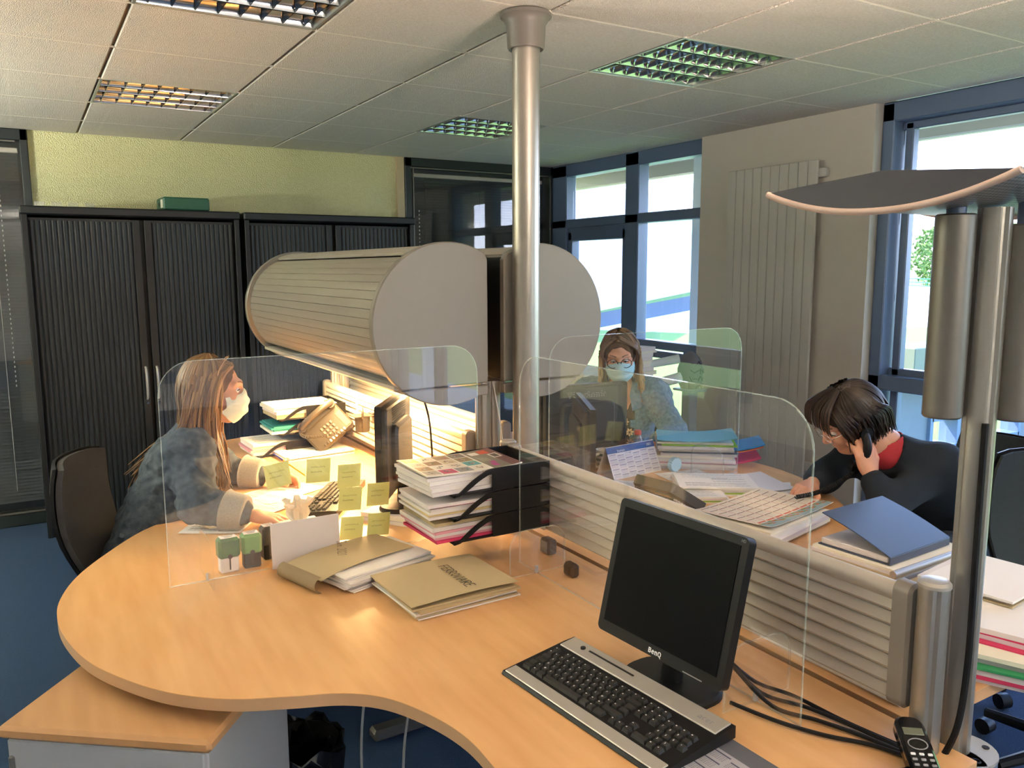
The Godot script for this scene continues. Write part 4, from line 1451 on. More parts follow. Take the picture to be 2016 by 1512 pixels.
func screens() -> void:
	acrylic("clear acrylic screen with sticky notes across the left desk", at(.528, DESK + .001, .02), .98, [.10, .90])
	acrylic("clear acrylic screen standing along the near slatted partition", Transform3D(Basis(Vector3(0, 0, 1), Vector3.UP, Vector3(-1, 0, 0)), Vector3(1.465, DESK + .001, .36)), 1.04, [.10, .93])
	acrylic("clear acrylic screen across the right desk beyond the partition", at(1.86, DESK + .001, -.08), .98, [.08, .80])
	# sticky notes on the far face of the left screen
	var notes := [[.841, .999, .14, "first note from the left, near her hand"], [.963, .997, -.06, "second note from the left, beside the pen"], [1.059, .968, -.05, "top note left of the monitor edge"], [1.060, .894, -.08, "middle note of the left column"], [1.152, .896, -.06, "note in front of the monitor foot"], [1.062, .800, -.10, "bottom note of the left column"], [1.151, .798, -.08, "bottom note under the monitor"]]
	for k in notes.size():
		var n: Array = notes[k]
		var o := thing("sticky_note", "yellow sticky note on the left acrylic screen, %s" % n[3], "note", Vector3(n[0], n[1], .0165), 0, "sticky notes on the acrylic screen")
		o.rotation.z = n[2] * 1.0
		var g := []
		for i in 5:
			var row := []
			for j in 5:
				var u := i / 4.0 - .5
				var v := j / 4.0 - .5
				row.append(Vector3(u * .074, v * .074, -.004 * (.5 - v) * (.5 - v) - .0015 * u * u))
			g.append(row)
		var m := Mb.new()
		m.slab(g, .0004, Vector3(0, 0, 1))
		part("leaf", m, mats["sticky"], o)
		var wr := Mb.new()
		ink(wr, Transform3D(Basis(Vector3(.05, 0, 0), Vector3(0, 0, 1), Vector3(0, -.05, 0)), Vector3(-.025, .012, .0006)), scribble(k), .0008)
		part("handwriting", wr, mat("pencil", Color("a7a45c"), .8), o)

func scribble(sd: int) -> Array:
	var out := []
	for l in 2:
		var s := []
		for k in 26: s.append(Vector2(k / 25.0 * (.9 - .2 * l), l * .3 + .05 * sin(k * 2.1 + sd) * (1.0 if k % 7 else 0.0)))
		out.append(s)
	return out

# ------------------------------------------------------------------ desk things
# a sheaf of paper: n bundles of sheets, each a little askew, the top one printed
func sheaf(o: Node3D, w: float, d: float, layers: Array, jitter := .01, top_print := "", y0 := 0.0) -> float:
	var y := y0
	for k in layers.size():
		var th: float = layers[k][0]
		var mn: String = layers[k][1]
		var last: bool = k == layers.size() - 1
		var m := bx(Transform3D(Basis(Vector3.UP, rng.randf_range(-1, 1) * jitter * 3.0), Vector3(rng.randf_range(-1, 1) * jitter, y + th * .5, rng.randf_range(-1, 1) * jitter)), Vector3(w * rng.randf_range(.985, 1.0), th - .0004, d * rng.randf_range(.985, 1.0)))
		part("sheets" if th < .004 or mn.begins_with("paper") else "folder", m, mats[top_print] if last and top_print else mats[mn], o, 0.0)
		y += th
	return y

# one loose sheet with a gentle curl
func sheet(called: String, label: String, p: Vector3, yaw: float, mn := "form", w := .21, d := .297, lift := .006, group := "") -> void:
	var o := thing(called, label, "paper", p, yaw, group)
	var g := []
	for i in 7:
		var row := []
		for j in 7:
			var u := i / 6.0
			var v := j / 6.0
			row.append(Vector3((u - .5) * w, .0012 + lift * pow(absf(u - .4) * 1.4, 3.0) + lift * .5 * pow(v, 4.0), (v - .5) * d))
		g.append(row)
	var m := Mb.new()
	m.slab(g, .0005)
	part("leaf", m, mats[mn], o)

# letter trays: x runs from the open front (-x) to the back, z across
func tray(label: String, p: Vector3, l: float, w: float, h: float, group: String) -> Node3D:
	var o := thing("letter_tray", label, "letter tray", p, 0, group)
	var m := Mb.new()
	m.box(at(l * .5, .002, 0), Vector3(l, .004, w - .004), .001)
	part("floor", m, mats["black_plastic"], o)
	var side := curve2([Vector2(.0, .0), Vector2(.02, .006), Vector2(.06, .035), Vector2(.10, .056), Vector2(.14, h), Vector2(l, h)], 4)
	var low := PackedVector2Array([Vector2(l, 0), Vector2(.13, 0), Vector2(.13, h - .016)])
	low.append_array(curve2([Vector2(.115, h - .018), Vector2(.085, .034), Vector2(.05, .012), Vector2(.02, -.002), Vector2(.0, -.004)], 3))
	var pl := PackedVector2Array()
	pl.append_array(side); pl.append_array(low)
	var t := Basis(Vector3(1, 0, 0), Vector3(0, 0, 1), Vector3(0, 1, 0))
	for z in [-w * .5 + .003, w * .5 - .003]:
		var s := Mb.new()
		s.prism(Transform3D(t, Vector3(0, 0, z)), pl, -.003, .003)
		part("side", s, mats["black_plastic"], o)
	part("back", bx(at(l - .003, h * .5, 0), Vector3(.006, h, w - .006), .001), mats["black_plastic"], o)
	var lip := Mb.new()
	lip.cyl(Vector3(.004, 0, -w * .5), Vector3(.004, 0, w * .5), .005, 8)
	part("front_lip", lip, mats["black_plastic"], o)
	return o

# local frame: x right, y up along the panel, z out of the screen
func monitor(label: String, t: Transform3D, w: float, h: float, brand: String, back_brand: String, body_mat: String, foot: Transform3D, foot_size: Vector2) -> Node3D:
	var o := thing("monitor", label, "monitor")
	o.transform = t
	var m := Mb.new()
	var up := Basis(Vector3(1, 0, 0), Vector3(0, 0, 1), Vector3(0, 1, 0))
	m.prism(Transform3D(up, Vector3.ZERO), round_rect(w, h, .012, 4), -.022, .0, .0)
	part("bezel", m, mats["black_plastic"], o, 30.0)
	part("screen", bx(at(0, .004, .0004), Vector3(w - .034, h - .042, .002)), mats["screen_off"], o)
	var c := Mb.new()
	c.prism(Transform3D(Basis(Vector3(1, 0, 0), Vector3(0, 0, -1), Vector3(0, 1, 0)), Vector3(0, 0, -.018)), round_rect(w - .02, h - .02, .02, 4), 0, .022, .006)
	c.prism(Transform3D(Basis(Vector3(1, 0, 0), Vector3(0, 0, -1), Vector3(0, 1, 0)), Vector3(0, -.01, -.036)), round_rect(w * .62, h * .60, .03, 4), 0, .026, .010)
	part("back_shell", c, mats[body_mat], o, 30.0)
	var v := Mb.new()
	for k in 11: v.box(at(0, h * .5 - .020 - k * .008, -.0405), Vector3(w * .55, .003, .003))
	part("vents", v, mats["ink"], o, 0.0)
	if brand:
		text_part(brand, .011, at(0, -h * .5 + .011, .0006), mats["white_print"], o, "badge", "Droid Sans", 700)
	if back_brand:
		text_part(back_brand, .030, Transform3D(Basis(Vector3.UP, PI), Vector3(0, h * .36, -.0405)), mat("badge_grey", Color("8a8c8e"), .4), o, "badge", "Droid Serif", 700)
	var inv := t.affine_inverse()
	var f := Mb.new()
	f.prism(inv * foot, round_rect(foot_size.x, foot_size.y, minf(foot_size.x, foot_size.y) * .42, 6), 0, .014, .006)
	var a := foot.origin + Vector3(0, .01, 0)
	var b := t * Vector3(0, -h * .22, -.05)
	f.tube([inv * a, inv * (a.lerp(b, .5) + Vector3(0, .0, 0)), inv * b], .024, 12, .020)
	part("stand", f, mats["black_plastic"], o, 30.0)
	return o

func keyboard(label: String, t: Transform3D, w: float, d: float, deck: String, legend: bool) -> Node3D:
	# local frame: x right, z towards the typist, y up
	var o := thing("keyboard", label, "keyboard")
	o.transform = t
	var base := Mb.new()
	var side := PackedVector2Array([Vector2(-d * .5, 0), Vector2(d * .5, 0), Vector2(d * .5 + .004, .006), Vector2(d * .5, .012), Vector2(-d * .5 + .03, .024), Vector2(-d * .5, .024)])
	base.prism(Transform3D(Basis(Vector3(0, 0, 1), Vector3(1, 0, 0), Vector3(0, 1, 0)), Vector3.ZERO), side, -w * .5, w * .5)
	part("case", base, mats["black_plastic"], o, 25.0)
	var slope := atan2(.012, d - .03)
	var on := func(x: float, z: float, lift: float) -> Transform3D:
		return Transform3D(Basis(Vector3.RIGHT, slope), Vector3(x, .012 + (d * .5 - z) * tan(slope) + lift, z))
	if deck:
		part("palm_strip", bx(on.call(0, d * .5 - .016, .001), Vector3(w - .012, .004, .030), .0015), mats[deck], o)
		part("top_strip", bx(on.call(0, -d * .5 + .027, .0005), Vector3(w - .014, .004, .046), .0015), mats[deck], o)
		var g := Mb.new()
		g.box(on.call(-w * .18, -d * .5 + .024, .0032), Vector3(w * .30, .0015, .004))
		part("media_slot", g, mats["ink"], o)
		var kb := Mb.new()
		kb.cyl(Vector3(-w * .37, .022, -d * .5 + .026), Vector3(-w * .37, .030, -d * .5 + .026), .006, 12)
		part("media_button", kb, mats["ink"], o)
		text_part("acer", .013, Transform3D(Basis(Vector3.RIGHT, -PI * .5 + slope), on.call(w * .40, -d * .5 + .030, .0030).origin), mats["grey_print"], o, "badge", "Droid Sans", 700)
	# keys: rows of widths in units, f = gap
	var u := (w - .03) / 22.6
	var rows := [
		["K", -1.0, "K", "K", "K", "K", -.5, "K", "K", "K", "K", -.5, "K", "K", "K", "K", -.25, "K", "K", "K"],
		["K", "K", "K", "K", "K", "K", "K", "K", "K", "K", "K", "K", "K", 2.0, -.25, "K", "K", "K", -.25, "K", "K", "K", "K"],
		[1.5, "A", "Z", "E", "R", "T", "Y", "U", "I", "O", "P", "K", "K", -.25, 1.25, -.25, "K", "K", "K", -.25, "7", "8", "9", 1.0],
		[1.75, "Q", "S", "D", "F", "G", "H", "J", "K", "L", "M", "K", "K", 1.25, -3.75, "4", "5", "6", "+"],
		[1.25, "K", "W", "X", "C", "V", "B", "N", "K", "K", "K", "K", 2.75, -1.25, "K", -1.25, "1", "2", "3"],
		[1.5, "K", 1.25, 6.0, 1.25, "K", 1.5, -.75, "K", "K", "K", -.25, 2.0, "K", "+"]]
	var shapes := {}
	var z0 := -d * .5 + (.064 if deck else .022)
	var kd := (d - (.064 + .038 if deck else .036)) / 6.0
	var km: Material = mat("key_black", Color("262524"), .45)
	for r in rows.size():
		var x := -w * .5 + .016
		for e in rows[r]:
			if e is float and e < 0.0:
				x -= e * u
				continue
			var wd: float = (e if e is float else 1.0) * u
			if not shapes.has(wd):
				var kmh := Mb.new()
				var hx := wd * .5 - .0012
				var hz := kd * .5 - .0012
				var tp := [Vector3(-hx + .0022, .008, -hz + .0018), Vector3(hx - .0022, .008, -hz + .0018), Vector3(hx - .0022, .0075, hz - .003), Vector3(-hx + .0022, .0075, hz - .003)]
				var bt := [Vector3(-hx, 0, -hz), Vector3(hx, 0, -hz), Vector3(hx, 0, hz), Vector3(-hx, 0, hz)]
				kmh.qn(tp[0], tp[1], tp[2], tp[3], Vector3.UP)
				for k in 4: kmh.q(bt[k], bt[(k + 1) % 4], tp[(k + 1) % 4], tp[k], Vector3(0, .004, 0))
				shapes[wd] = kmh.mesh(20.0)
			var key := part("key", shapes[wd], km, o)
			key.transform = on.call(x + wd * .5, z0 + (r + .5) * kd, -.001)
			if legend and e is String:
				if e == "K":
					part("legend", bx(at(-.003, .0080, -.002), Vector3(.003, .0002, .0022)), mats["white_print"], key, 0.0)
				else:
					text_part(e, .0042, Transform3D(Basis(Vector3.RIGHT, -PI * .5), Vector3(-.002, .0080, -.001)), mats["white_print"], key, "legend")
			x += wd
	return o

func pen(label: String, a: Vector3, b: Vector3, body: Color, capc: Color, r := .0038) -> void:
	var o := thing("pen", label, "pen", a)
	var m := Mb.new()
	m.cyl(Vector3.ZERO, (b - a) * .72, r, 10)
	part("barrel", m, mat("pen_" + body.to_html(false), body, .35), o)
	var c := Mb.new()
	c.cyl((b - a) * .70, b - a, r * 1.12, 10, r * .8)
	part("cap", c, mat("pen_" + capc.to_html(false), capc, .35), o)
	var n := Mb.new()
	n.cyl((b - a).normalized() * -.008, Vector3.ZERO, .001, 8, r * .9)
	part("tip", n, mats["steel"], o)

# desk telephone; local x across, y along the body, z out of the face
func phone(label: String, t: Transform3D, handset: bool) -> void:
	var o := thing("desk_phone", label, "telephone")
	o.transform = t
	var up := Basis(Vector3(1, 0, 0), Vector3(0, 0, 1), Vector3(0, 1, 0))
	var m := Mb.new()
	m.prism(Transform3D(up, Vector3.ZERO), round_rect(.175, .215, .018, 4), -.045, -.004, .008)
	part("body", m, mats["phone_grey"], o, 25.0)
	part("cradle", bx(at(-.058, 0, -.002), Vector3(.048, .19, .012), .005), mats["dark_grey_plastic"], o)
	part("display", bx(at(.030, .082, -.003), Vector3(.085, .028, .004), .001), mat("lcd", Color("6a6f5e"), .2), o)
	for r in 4:
		for c in 3:
			part("key", bx(at(.005 + c * .022, .030 - r * .019, -.001), Vector3(.014, .010, .006), .002), mats["silver_plastic"] if r < 0 else mat("phone_key", Color("7a7166"), .4), o)
	for r in 8: part("line_key", bx(at(.074, .055 - r * .017, -.001), Vector3(.014, .008, .006), .002), mats["paper"] if r < 6 else mats["dark_grey_plastic"], o)
	if handset:
		var h := Mb.new()
		var pts := curve([Vector3(-.060, -.092, .014), Vector3(-.062, -.055, .036), Vector3(-.062, 0, .042), Vector3(-.062, .055, .036), Vector3(-.060, .092, .014)], 4)
		h.tube(pts, .017, 10)
		for y in [-.085, .085]: h.cyl(Vector3(-.060, y, .022), Vector3(-.060, y, .002), .024, 14)
		part("handset", h, mats["phone_grey"], o)
		var cp := []
		for k in 220:
			var u := k / 219.0
			var base := Vector3(-.060, -.10, .012).cubic_interpolate(Vector3(.10, .04, .035), Vector3(-.16, -.10, 0), Vector3(.1, .1, -.1), u) + Vector3(0, -.07, .015) * sin(u * PI) * (1.0 - u)
			cp.append(base + Vector3(cos(u * 150.0), sin(u * 150.0), .3 * sin(u * 150.0)) * .0055)
		var cd := Mb.new()
		cd.tube(cp, .0021, 5)
		part("coiled_cord", cd, mats["phone_grey"], o, 80.0)

func stamp(label: String, x: float, z: float, yaw: float, top: String, foot: String, w: float) -> void:
	var o := thing("rubber_stamp", label, "stamp", Vector3(x, DESK + .001, z), yaw, "self inking stamps")
	part("foot", bx(at(0, .024, 0), Vector3(w * .86, .048, .036), .004), mats[foot], o)
	part("housing", bx(at(0, .073, 0), Vector3(w, .062, .044), .008), mats[top], o)
	part("label_window", bx(at(0, .1045, 0), Vector3(w * .74, .002, .030), .0008), mats["paper_b"], o)
	var lt := Mb.new()
	for k in 3: lt.box(at(0, .1058, -.008 + k * .008), Vector3(w * .55 - k * .006, .0004, .002))
	part("label_print", lt, mats["ink"], o)
	var t := Mb.new()
	t.cyl(Vector3(0, .050, .0215), Vector3(0, .050, .0226), .007, 12)
	part("button", t, mats["ink"], o)
	part("slot", bx(at(0, .026, .0182), Vector3(.004, .034, .001)), mats["ink"], o)

func left_desk_things() -> void:
	# monitor seen from behind, on a pad of paper
	var nf := Vector3(-.81, 0, -.58).normalized()
	var ex := Vector3.UP.cross(nf).normalized()
	var pad := thing("paper_pad", "thick pale paper pad under the foot of the left monitor", "paper pad", Vector3(1.37, DESK, -.29), .6)
	sheaf(pad, .27, .20, [[.012, "paper_b"], [.010, "paper_c"], [.008, "paper"]], .006)
	var mt := Transform3D(Basis(ex, Vector3.UP, nf).rotated(ex, .0), Vector3(1.33, .975, -.325))
	monitor("black flat monitor seen from behind, brightly lit by the task lamp", mt, .40, .335, "", "", "dark_grey_plastic", Transform3D(Basis(ex, Vector3.UP, nf), Vector3(1.37, DESK + .031, -.295)), Vector2(.24, .15))
	var kx := Vector3(.56, 0, -.83).normalized()
	var kz := Vector3(-.83, 0, -.56).normalized()
	keyboard("black keyboard with dark keys in front of the left monitor", Transform3D(Basis(-kx, Vector3.UP, kz), Vector3(1.20, DESK + .001, -.585)), .44, .15, "", false)
	# forms spread before her
	sheet("form_sheet", "printed form under her writing hand", Vector3(1.06, DESK, -.80), -1.10, "form", .21, .297, .004, "loose forms on the left desk")
	sheet("form_sheet", "printed form between her hands, overlapping the writing sheet", Vector3(.975, DESK + .002, -.66), -1.0, "form2", .21, .297, .004, "loose forms on the left desk")
	sheet("form_sheet", "printed form lying nearest the green stamps", Vector3(.79, DESK, -.535), -.55, "form", .21, .297, .004, "loose forms on the left desk")
	pen("orange ballpoint pen with a blue cap in her writing hand", Vector3(1.172, .765, -.842), Vector3(1.080, .842, -.965), Color("e08a2c"), Color("3a3a9c"))
	# stack of copies under the telephone
	var st := thing("paper_stack", "stack of printed copies under the desk telephone", "paper stack", Vector3(1.37, DESK, -1.43), .08)
	sheaf(st, .33, .26, [[.009, "paper_b"], [.006, "paper"], [.008, "paper_b"], [.003, "form"]], .010, "form")
	# letter trays at the far end
	var far := [[1.13, .724, "bottom far letter tray, full of white papers"], [1.235, .818, "middle far letter tray with teal folders"], [1.235, .888, "top far letter tray with a printed sheet"]]
	for k in 3:
		tray(far[k][2], Vector3(far[k][0], far[k][1], -1.575), .325, .27, .062, "letter trays at the far end of the left desk")
	var p1 := thing("paper_stack", "white papers filling the bottom far letter tray", "paper stack", Vector3(1.25, .729, -1.575), .03)
	sheaf(p1, .30, .225, [[.016, "paper_b"], [.012, "paper_pink"], [.015, "paper"], [.012, "paper_b"]], .007, "form2")
	var p2 := thing("folder", "teal cardboard folders in the middle far letter tray", "folder", Vector3(1.36, .823, -1.575), -.02)
	sheaf(p2, .31, .235, [[.012, "paper_c"], [.010, "teal_folder"], [.008, "teal_folder"], [.006, "teal_folder"]], .008)
	var p3 := thing("paper_stack", "printed sheets in the top far letter tray", "paper stack", Vector3(1.37, .893, -1.575), .04)
	sheaf(p3, .31, .225, [[.020, "kraft"], [.016, "paper_b"], [.014, "paper_c"], [.008, "form"]], .007, "form")
	# telephone on its bracket and the hanging pen pot
	var n := Vector3(-.38, .42, .82).normalized()
	var u := Vector3(.60, .66, .26)
	u = (u - n * u.dot(n)).normalized()
	var w := u.cross(n)
	phone("dark grey desk telephone tilted on a bracket beside the pen pot", Transform3D(Basis(w, u, n), Vector3(1.430, .862, -1.365)), true)
	var br := thing("phone_bracket", "dark bracket holding the desk telephone on the partition", "bracket", Vector3(1.50, .80, -1.40))
	var bm := Mb.new()
	bm.box(Transform3D(Basis(w, u, n), Vector3(-.055, .045, -.085)), Vector3(.16, .20, .008), .002)
	bm.box(at(.045, .04, -.02), Vector3(.09, .016, .05), .003)
	part("arm", bm, mats["dark_grey_plastic"], br)
	var pp := thing("pen_pot", "dark hanging pen pot hooked on the far slatted partition", "pen pot", Vector3(1.53, .862, -1.13))
	var pm := Mb.new()
	pm.lathe(Transform3D(), [Vector2(0, 0), Vector2(.032, 0), Vector2(.036, .075), Vector2(.033, .075), Vector2(.029, .004), Vector2(0, .004)], 20)
	part("cup", pm, mats["phone_grey"], pp)
	part("flange", bx(at(.0, .074, 0), Vector3(.10, .004, .085), .001), mats["phone_grey"], pp)
	part("hook", bx(at(.045, .075, 0), Vector3(.012, .02, .05), .002), mats["phone_grey"], pp)
	pen("pink felt pen standing in the hanging pen pot", Vector3(1.528, .868, -1.16), Vector3(1.522, 1.005, -1.185), Color("d9688f"), Color("e6a9c0"), .006)
	var di := thing("mirror_disc", "small round grey disc standing in the hanging pen pot", "disc", Vector3(1.515, .955, -1.085))
	var dm := Mb.new()
	dm.cyl(Vector3(-.002, 0, -.001), Vector3(.002, 0, .001), .030, 20)
	dm.box(at(0, -.045, 0), Vector3(.004, .05, .012))
	part("disc", dm, mats["phone_grey"], di)
	# tissue pack behind the white card
	var ti := thing("tissue_pack", "crumpled white tissue sticking up from a flat pack behind the white card", "tissue", Vector3(.985, DESK, -.30))
	part("packet", bx(at(0, .014, 0), Vector3(.15, .028, .10), .008), mats["mask_pale"], ti)
	var tg := Mb.new()
	var rings := []
	for j in 7:
		var ring := []
		for k in 20:
			var an := TAU * k / 20.0
			var rr := lerpf(.020, .042, j / 6.0) * (1.0 + .30 * sin(k * 1.9 + j * .7) + .18 * sin(k * 4.3 + j))
			ring.append(Vector3(cos(an) * rr, .026 + j * .013 + .012 * sin(k * 1.3) * j / 6.0, sin(an) * rr * .7))
		rings.append(ring)
	for j in 6:
		for k in 20: tg.q(rings[j][k], rings[j][(k + 1) % 20], rings[j + 1][(k + 1) % 20], rings[j + 1][k], Vector3(0, .03 + j * .013, 0))
	part("tissue", tg, mats["paper"], ti)
	# white card leaning on the screen, and the stamps behind it
	var cd := thing("sign_card", "blank white card standing in front of the left acrylic screen", "card", Vector3(.912, DESK + .001, .036))
	cd.rotation.x = -.05
	part("board", bx(at(0, .069, 0), Vector3(.208, .138, .004), .0012), mats["paper_b"], cd)
	stamp("dark green rubber stamp with a white base, nearest the acrylic foot", .697, -.025, .05, "stamp_green", "paper_b", .062)
	stamp("light green rubber stamp with a black base beside the white card", .764, -.030, -.04, "stamp_green_light", "black_plastic", .058)
	stamp("low black rubber stamp half hidden by the white card", .826, -.075, .1, "dark_grey_plastic", "black_plastic", .046)
	folders()
	near_trays()

func folders() -> void:
	var f1 := thing("folder", "buff card folder marked Juin 2021 overflowing with white papers", "folder", Vector3(1.02, DESK, .165), .30)
	# papers under the cover, pushed out to the front
	var y := 0.001
	for k in 9:
		var th := rng.randf_range(.0035, .0065)
		var m := bx(Transform3D(Basis(Vector3.UP, rng.randf_range(-.06, .06)), Vector3(.028 + rng.randf_range(-.008, .008), y + th * .5, .026 + rng.randf_range(-.010, .014))), Vector3(.302, th - .0008, .205))
		part("sheets", m, mats[["paper", "paper_b"][k % 2]], f1, 0.0)
		y += th
	var g := []
	for i in 11:
		var row := []
		for j in 5:
			var uu := i / 10.0
			var v := j / 4.0
			row.append(Vector3(-.172 + .335 * uu, y + .002 + .006 * sin(uu * PI) - .010 * pow(1.0 - uu, 6.0), -.115 + .185 * v))
		g.append(row)
	var cv := Mb.new()
	cv.slab(g, .0012)
	var cover := part("cover", cv, mats["kraft"], f1)
	# the folded spine rolls round the left edge
	var sp := []
	for k in 9:
		var an := PI * .5 + PI * k / 8.0
		sp.append(Vector3(-.170 + cos(an) * .024, (y + .001) * .5 + .001 + sin(an) * (y * .5 + .0005), 0))
	var sg := []
	for q in sp: sg.append([q + Vector3(0, 0, -.115), q + Vector3(0, 0, .070)])
	var sm := Mb.new()
	for k in 8: sm.q(sg[k][0], sg[k + 1][0], sg[k + 1][1], sg[k][1], Vector3(-.165, y * .5, 0))
	part("spine", sm, mats["kraft_dark"], f1)
	var hand := Mb.new()
	var wt := Transform3D(Basis(Vector3(-.30, 0, .955), Vector3.UP, Vector3(-.955, 0, -.30)).scaled(Vector3.ONE * .026), Vector3(1.030, DESK + y + .0098, .045))
	ink(hand, wt, letters("Juin 2021"), .0018)
	var hw := part("handwriting", hand, mats["ink"], f1)
	hw.transform = f1.transform.affine_inverse()
	var f2 := thing("folder", "brown card folder marked FERROVIAIRE in black pen", "folder", Vector3(1.168, DESK, .443), .02)
	y = .001
	for k in 6:
		var th := rng.randf_range(.0035, .006)
		var mn: String = ["paper", "kraft", "paper_b", "paper", "kraft", "kraft"][k]
		part("sheets", bx(Transform3D(Basis(Vector3.UP, rng.randf_range(-.05, .05)), Vector3(.004 + rng.randf_range(-.006, .008), y + th * .5, .004 + rng.randf_range(-.006, .010))), Vector3(.305, th - .0008, .262)), mats[mn], f2, 0.0)
		y += th
	g = []
	for i in 11:
		var row := []
		for j in 7:
			var uu := i / 10.0
			var v := j / 6.0
			row.append(Vector3(-.158 + .318 * uu, y + .004 + .006 * sin(uu * PI * .9) + .004 * v, -.137 + .270 * v))
		g.append(row)
	cv = Mb.new()
	cv.slab(g, .0014)
	part("cover", cv, mats["kraft"], f2)
	hand = Mb.new()
	wt = Transform3D(Basis(Vector3(0, 0, 1), Vector3.UP, Vector3(-1, 0, 0)).scaled(Vector3.ONE * .028), Vector3(1.215, DESK + y + .0145, .372))
	ink(hand, wt, letters("FERROVIAIRE"), .0026)
	hw = part("handwriting", hand, mats["ink"], f2)
	hw.transform = f2.transform.affine_inverse()

# pen strokes of the two handwritten titles; x across, y down, unit high
func letters(s: String) -> Array:
	var g := {
		"F": [[[0, 0], [.03, 1]], [[0, .02], [.5, -.02]], [[.02, .46], [.4, .42]]],
		"E": [[[.05, 0], [.02, 1], [.5, .96]], [[.05, 0], [.5, .0]], [[.04, .48], [.4, .46]]],
		"R": [[[0, 1], [.02, 0], [.35, .05], [.45, .22], [.3, .42], [.03, .5], [.5, 1]]],
		"O": [[[.28, .02], [.05, .3], [.08, .75], [.3, .98], [.5, .7], [.48, .25], [.28, .02]]],
		"V": [[[0, 0], [.22, 1], [.5, .0]]],
		"I": [[[.08, 0], [.1, 1]]],
		"A": [[[0, 1], [.25, 0], [.5, 1]], [[.1, .62], [.42, .6]]],
		"J": [[[.0, .02], [.6, -.04]], [[.38, 0], [.4, .8], [.25, 1.05], [.02, .85]]],
		"u": [[[0, .5], [.05, .95], [.3, .95], [.38, .5], [.42, 1]]],
		"i": [[[.05, .5], [.08, 1]], [[.06, .28], [.08, .31]]],
		"n": [[[0, .5], [.04, 1]], [[.02, .65], [.2, .48], [.34, .6], [.38, 1], [.48, .95]]],
		"2": [[[.02, .2], [.2, .0], [.42, .2], [.3, .6], [.0, 1], [.48, .94]]],
		"0": [[[.25, .02], [.04, .35], [.1, .85], [.3, 1], [.46, .6], [.42, .15], [.25, .02]]],
		"1": [[[.05, .2], [.2, .0], [.22, 1]]]}
	var wd := {"I": .26, "i": .24, "J": .62, " ": .55, "1": .4}
	var out := []
	var x := 0.0
	for c in s:
		if g.has(c):
			for st in g[c]: out.append(st.map(func(q): return Vector2(x + q[0], q[1])))
		x += wd.get(c, .64)
	return out

func near_trays() -> void:
	var ys := [.812, .882, .953]
	var names := ["bottom near letter tray with pink papers, hung on the partition", "middle near letter tray with yellow edged papers", "top near letter tray holding the catalogue"]
	for k in 3: tray(names[k], Vector3(1.25, ys[k], .22), .33, .255, .066, "letter trays hung on the near partition")
	var a := thing("paper_stack", "grey and pink papers in the bottom near letter tray", "paper stack", Vector3(1.345, ys[0] + .005, .215), .02)
	sheaf(a, .30, .228, [[.008, "paper_rose"], [.008, "paper_pink"], [.009, "paper_b"], [.008, "paper_pink"], [.012, "paper_b"], [.010, "kraft"]], .008)
	var b := thing("paper_stack", "loose papers with yellow card edges in the middle near letter tray", "paper stack", Vector3(1.345, ys[1] + .005, .215), -.03)
	sheaf(b, .31, .226, [[.008, "paper_b"], [.007, "manila"], [.009, "paper"], [.007, "paper_b"], [.005, "paper_rose"], [.010, "paper_b"]], .010)
	var c := thing("paper_stack", "thick sheaf of white papers under the colourful catalogue", "paper stack", Vector3(1.335, ys[2] + .005, .215), .03)
	sheaf(c, .31, .226, [[.010, "paper_b"], [.012, "paper"], [.008, "paper_b"], [.012, "paper"], [.010, "paper_b"]], .008)
	var d := thing("magazine", "colourful product catalogue lying open side up on the top tray", "catalogue", Vector3(1.335, ys[2] + .0572, .218), 1.555)
	var g := []
	for i in 6:
		var row := []
		for j in 11:
			var u := i / 5.0
			var v := j / 10.0
			row.append(Vector3((u - .5) * .225, .006 + .010 * pow(absf(v - .45) * 1.6, 3.0), (v - .5) * .315))
		g.append(row)
	var m := Mb.new()
	m.slab(g, .004)
	part("pages", m, mats["magazine"], d)
	# grey hooks of the trays on the panel
	var h := thing("tray_bracket", "steel bracket carrying the near letter trays on the partition", "bracket", Vector3(1.582, .80, .22))
	var hm := Mb.new()
	for z in [-.09, .09]: hm.box(at(0, .10, z), Vector3(.012, .22, .02), .002)
	part("uprights", hm, mats["steel"], h)

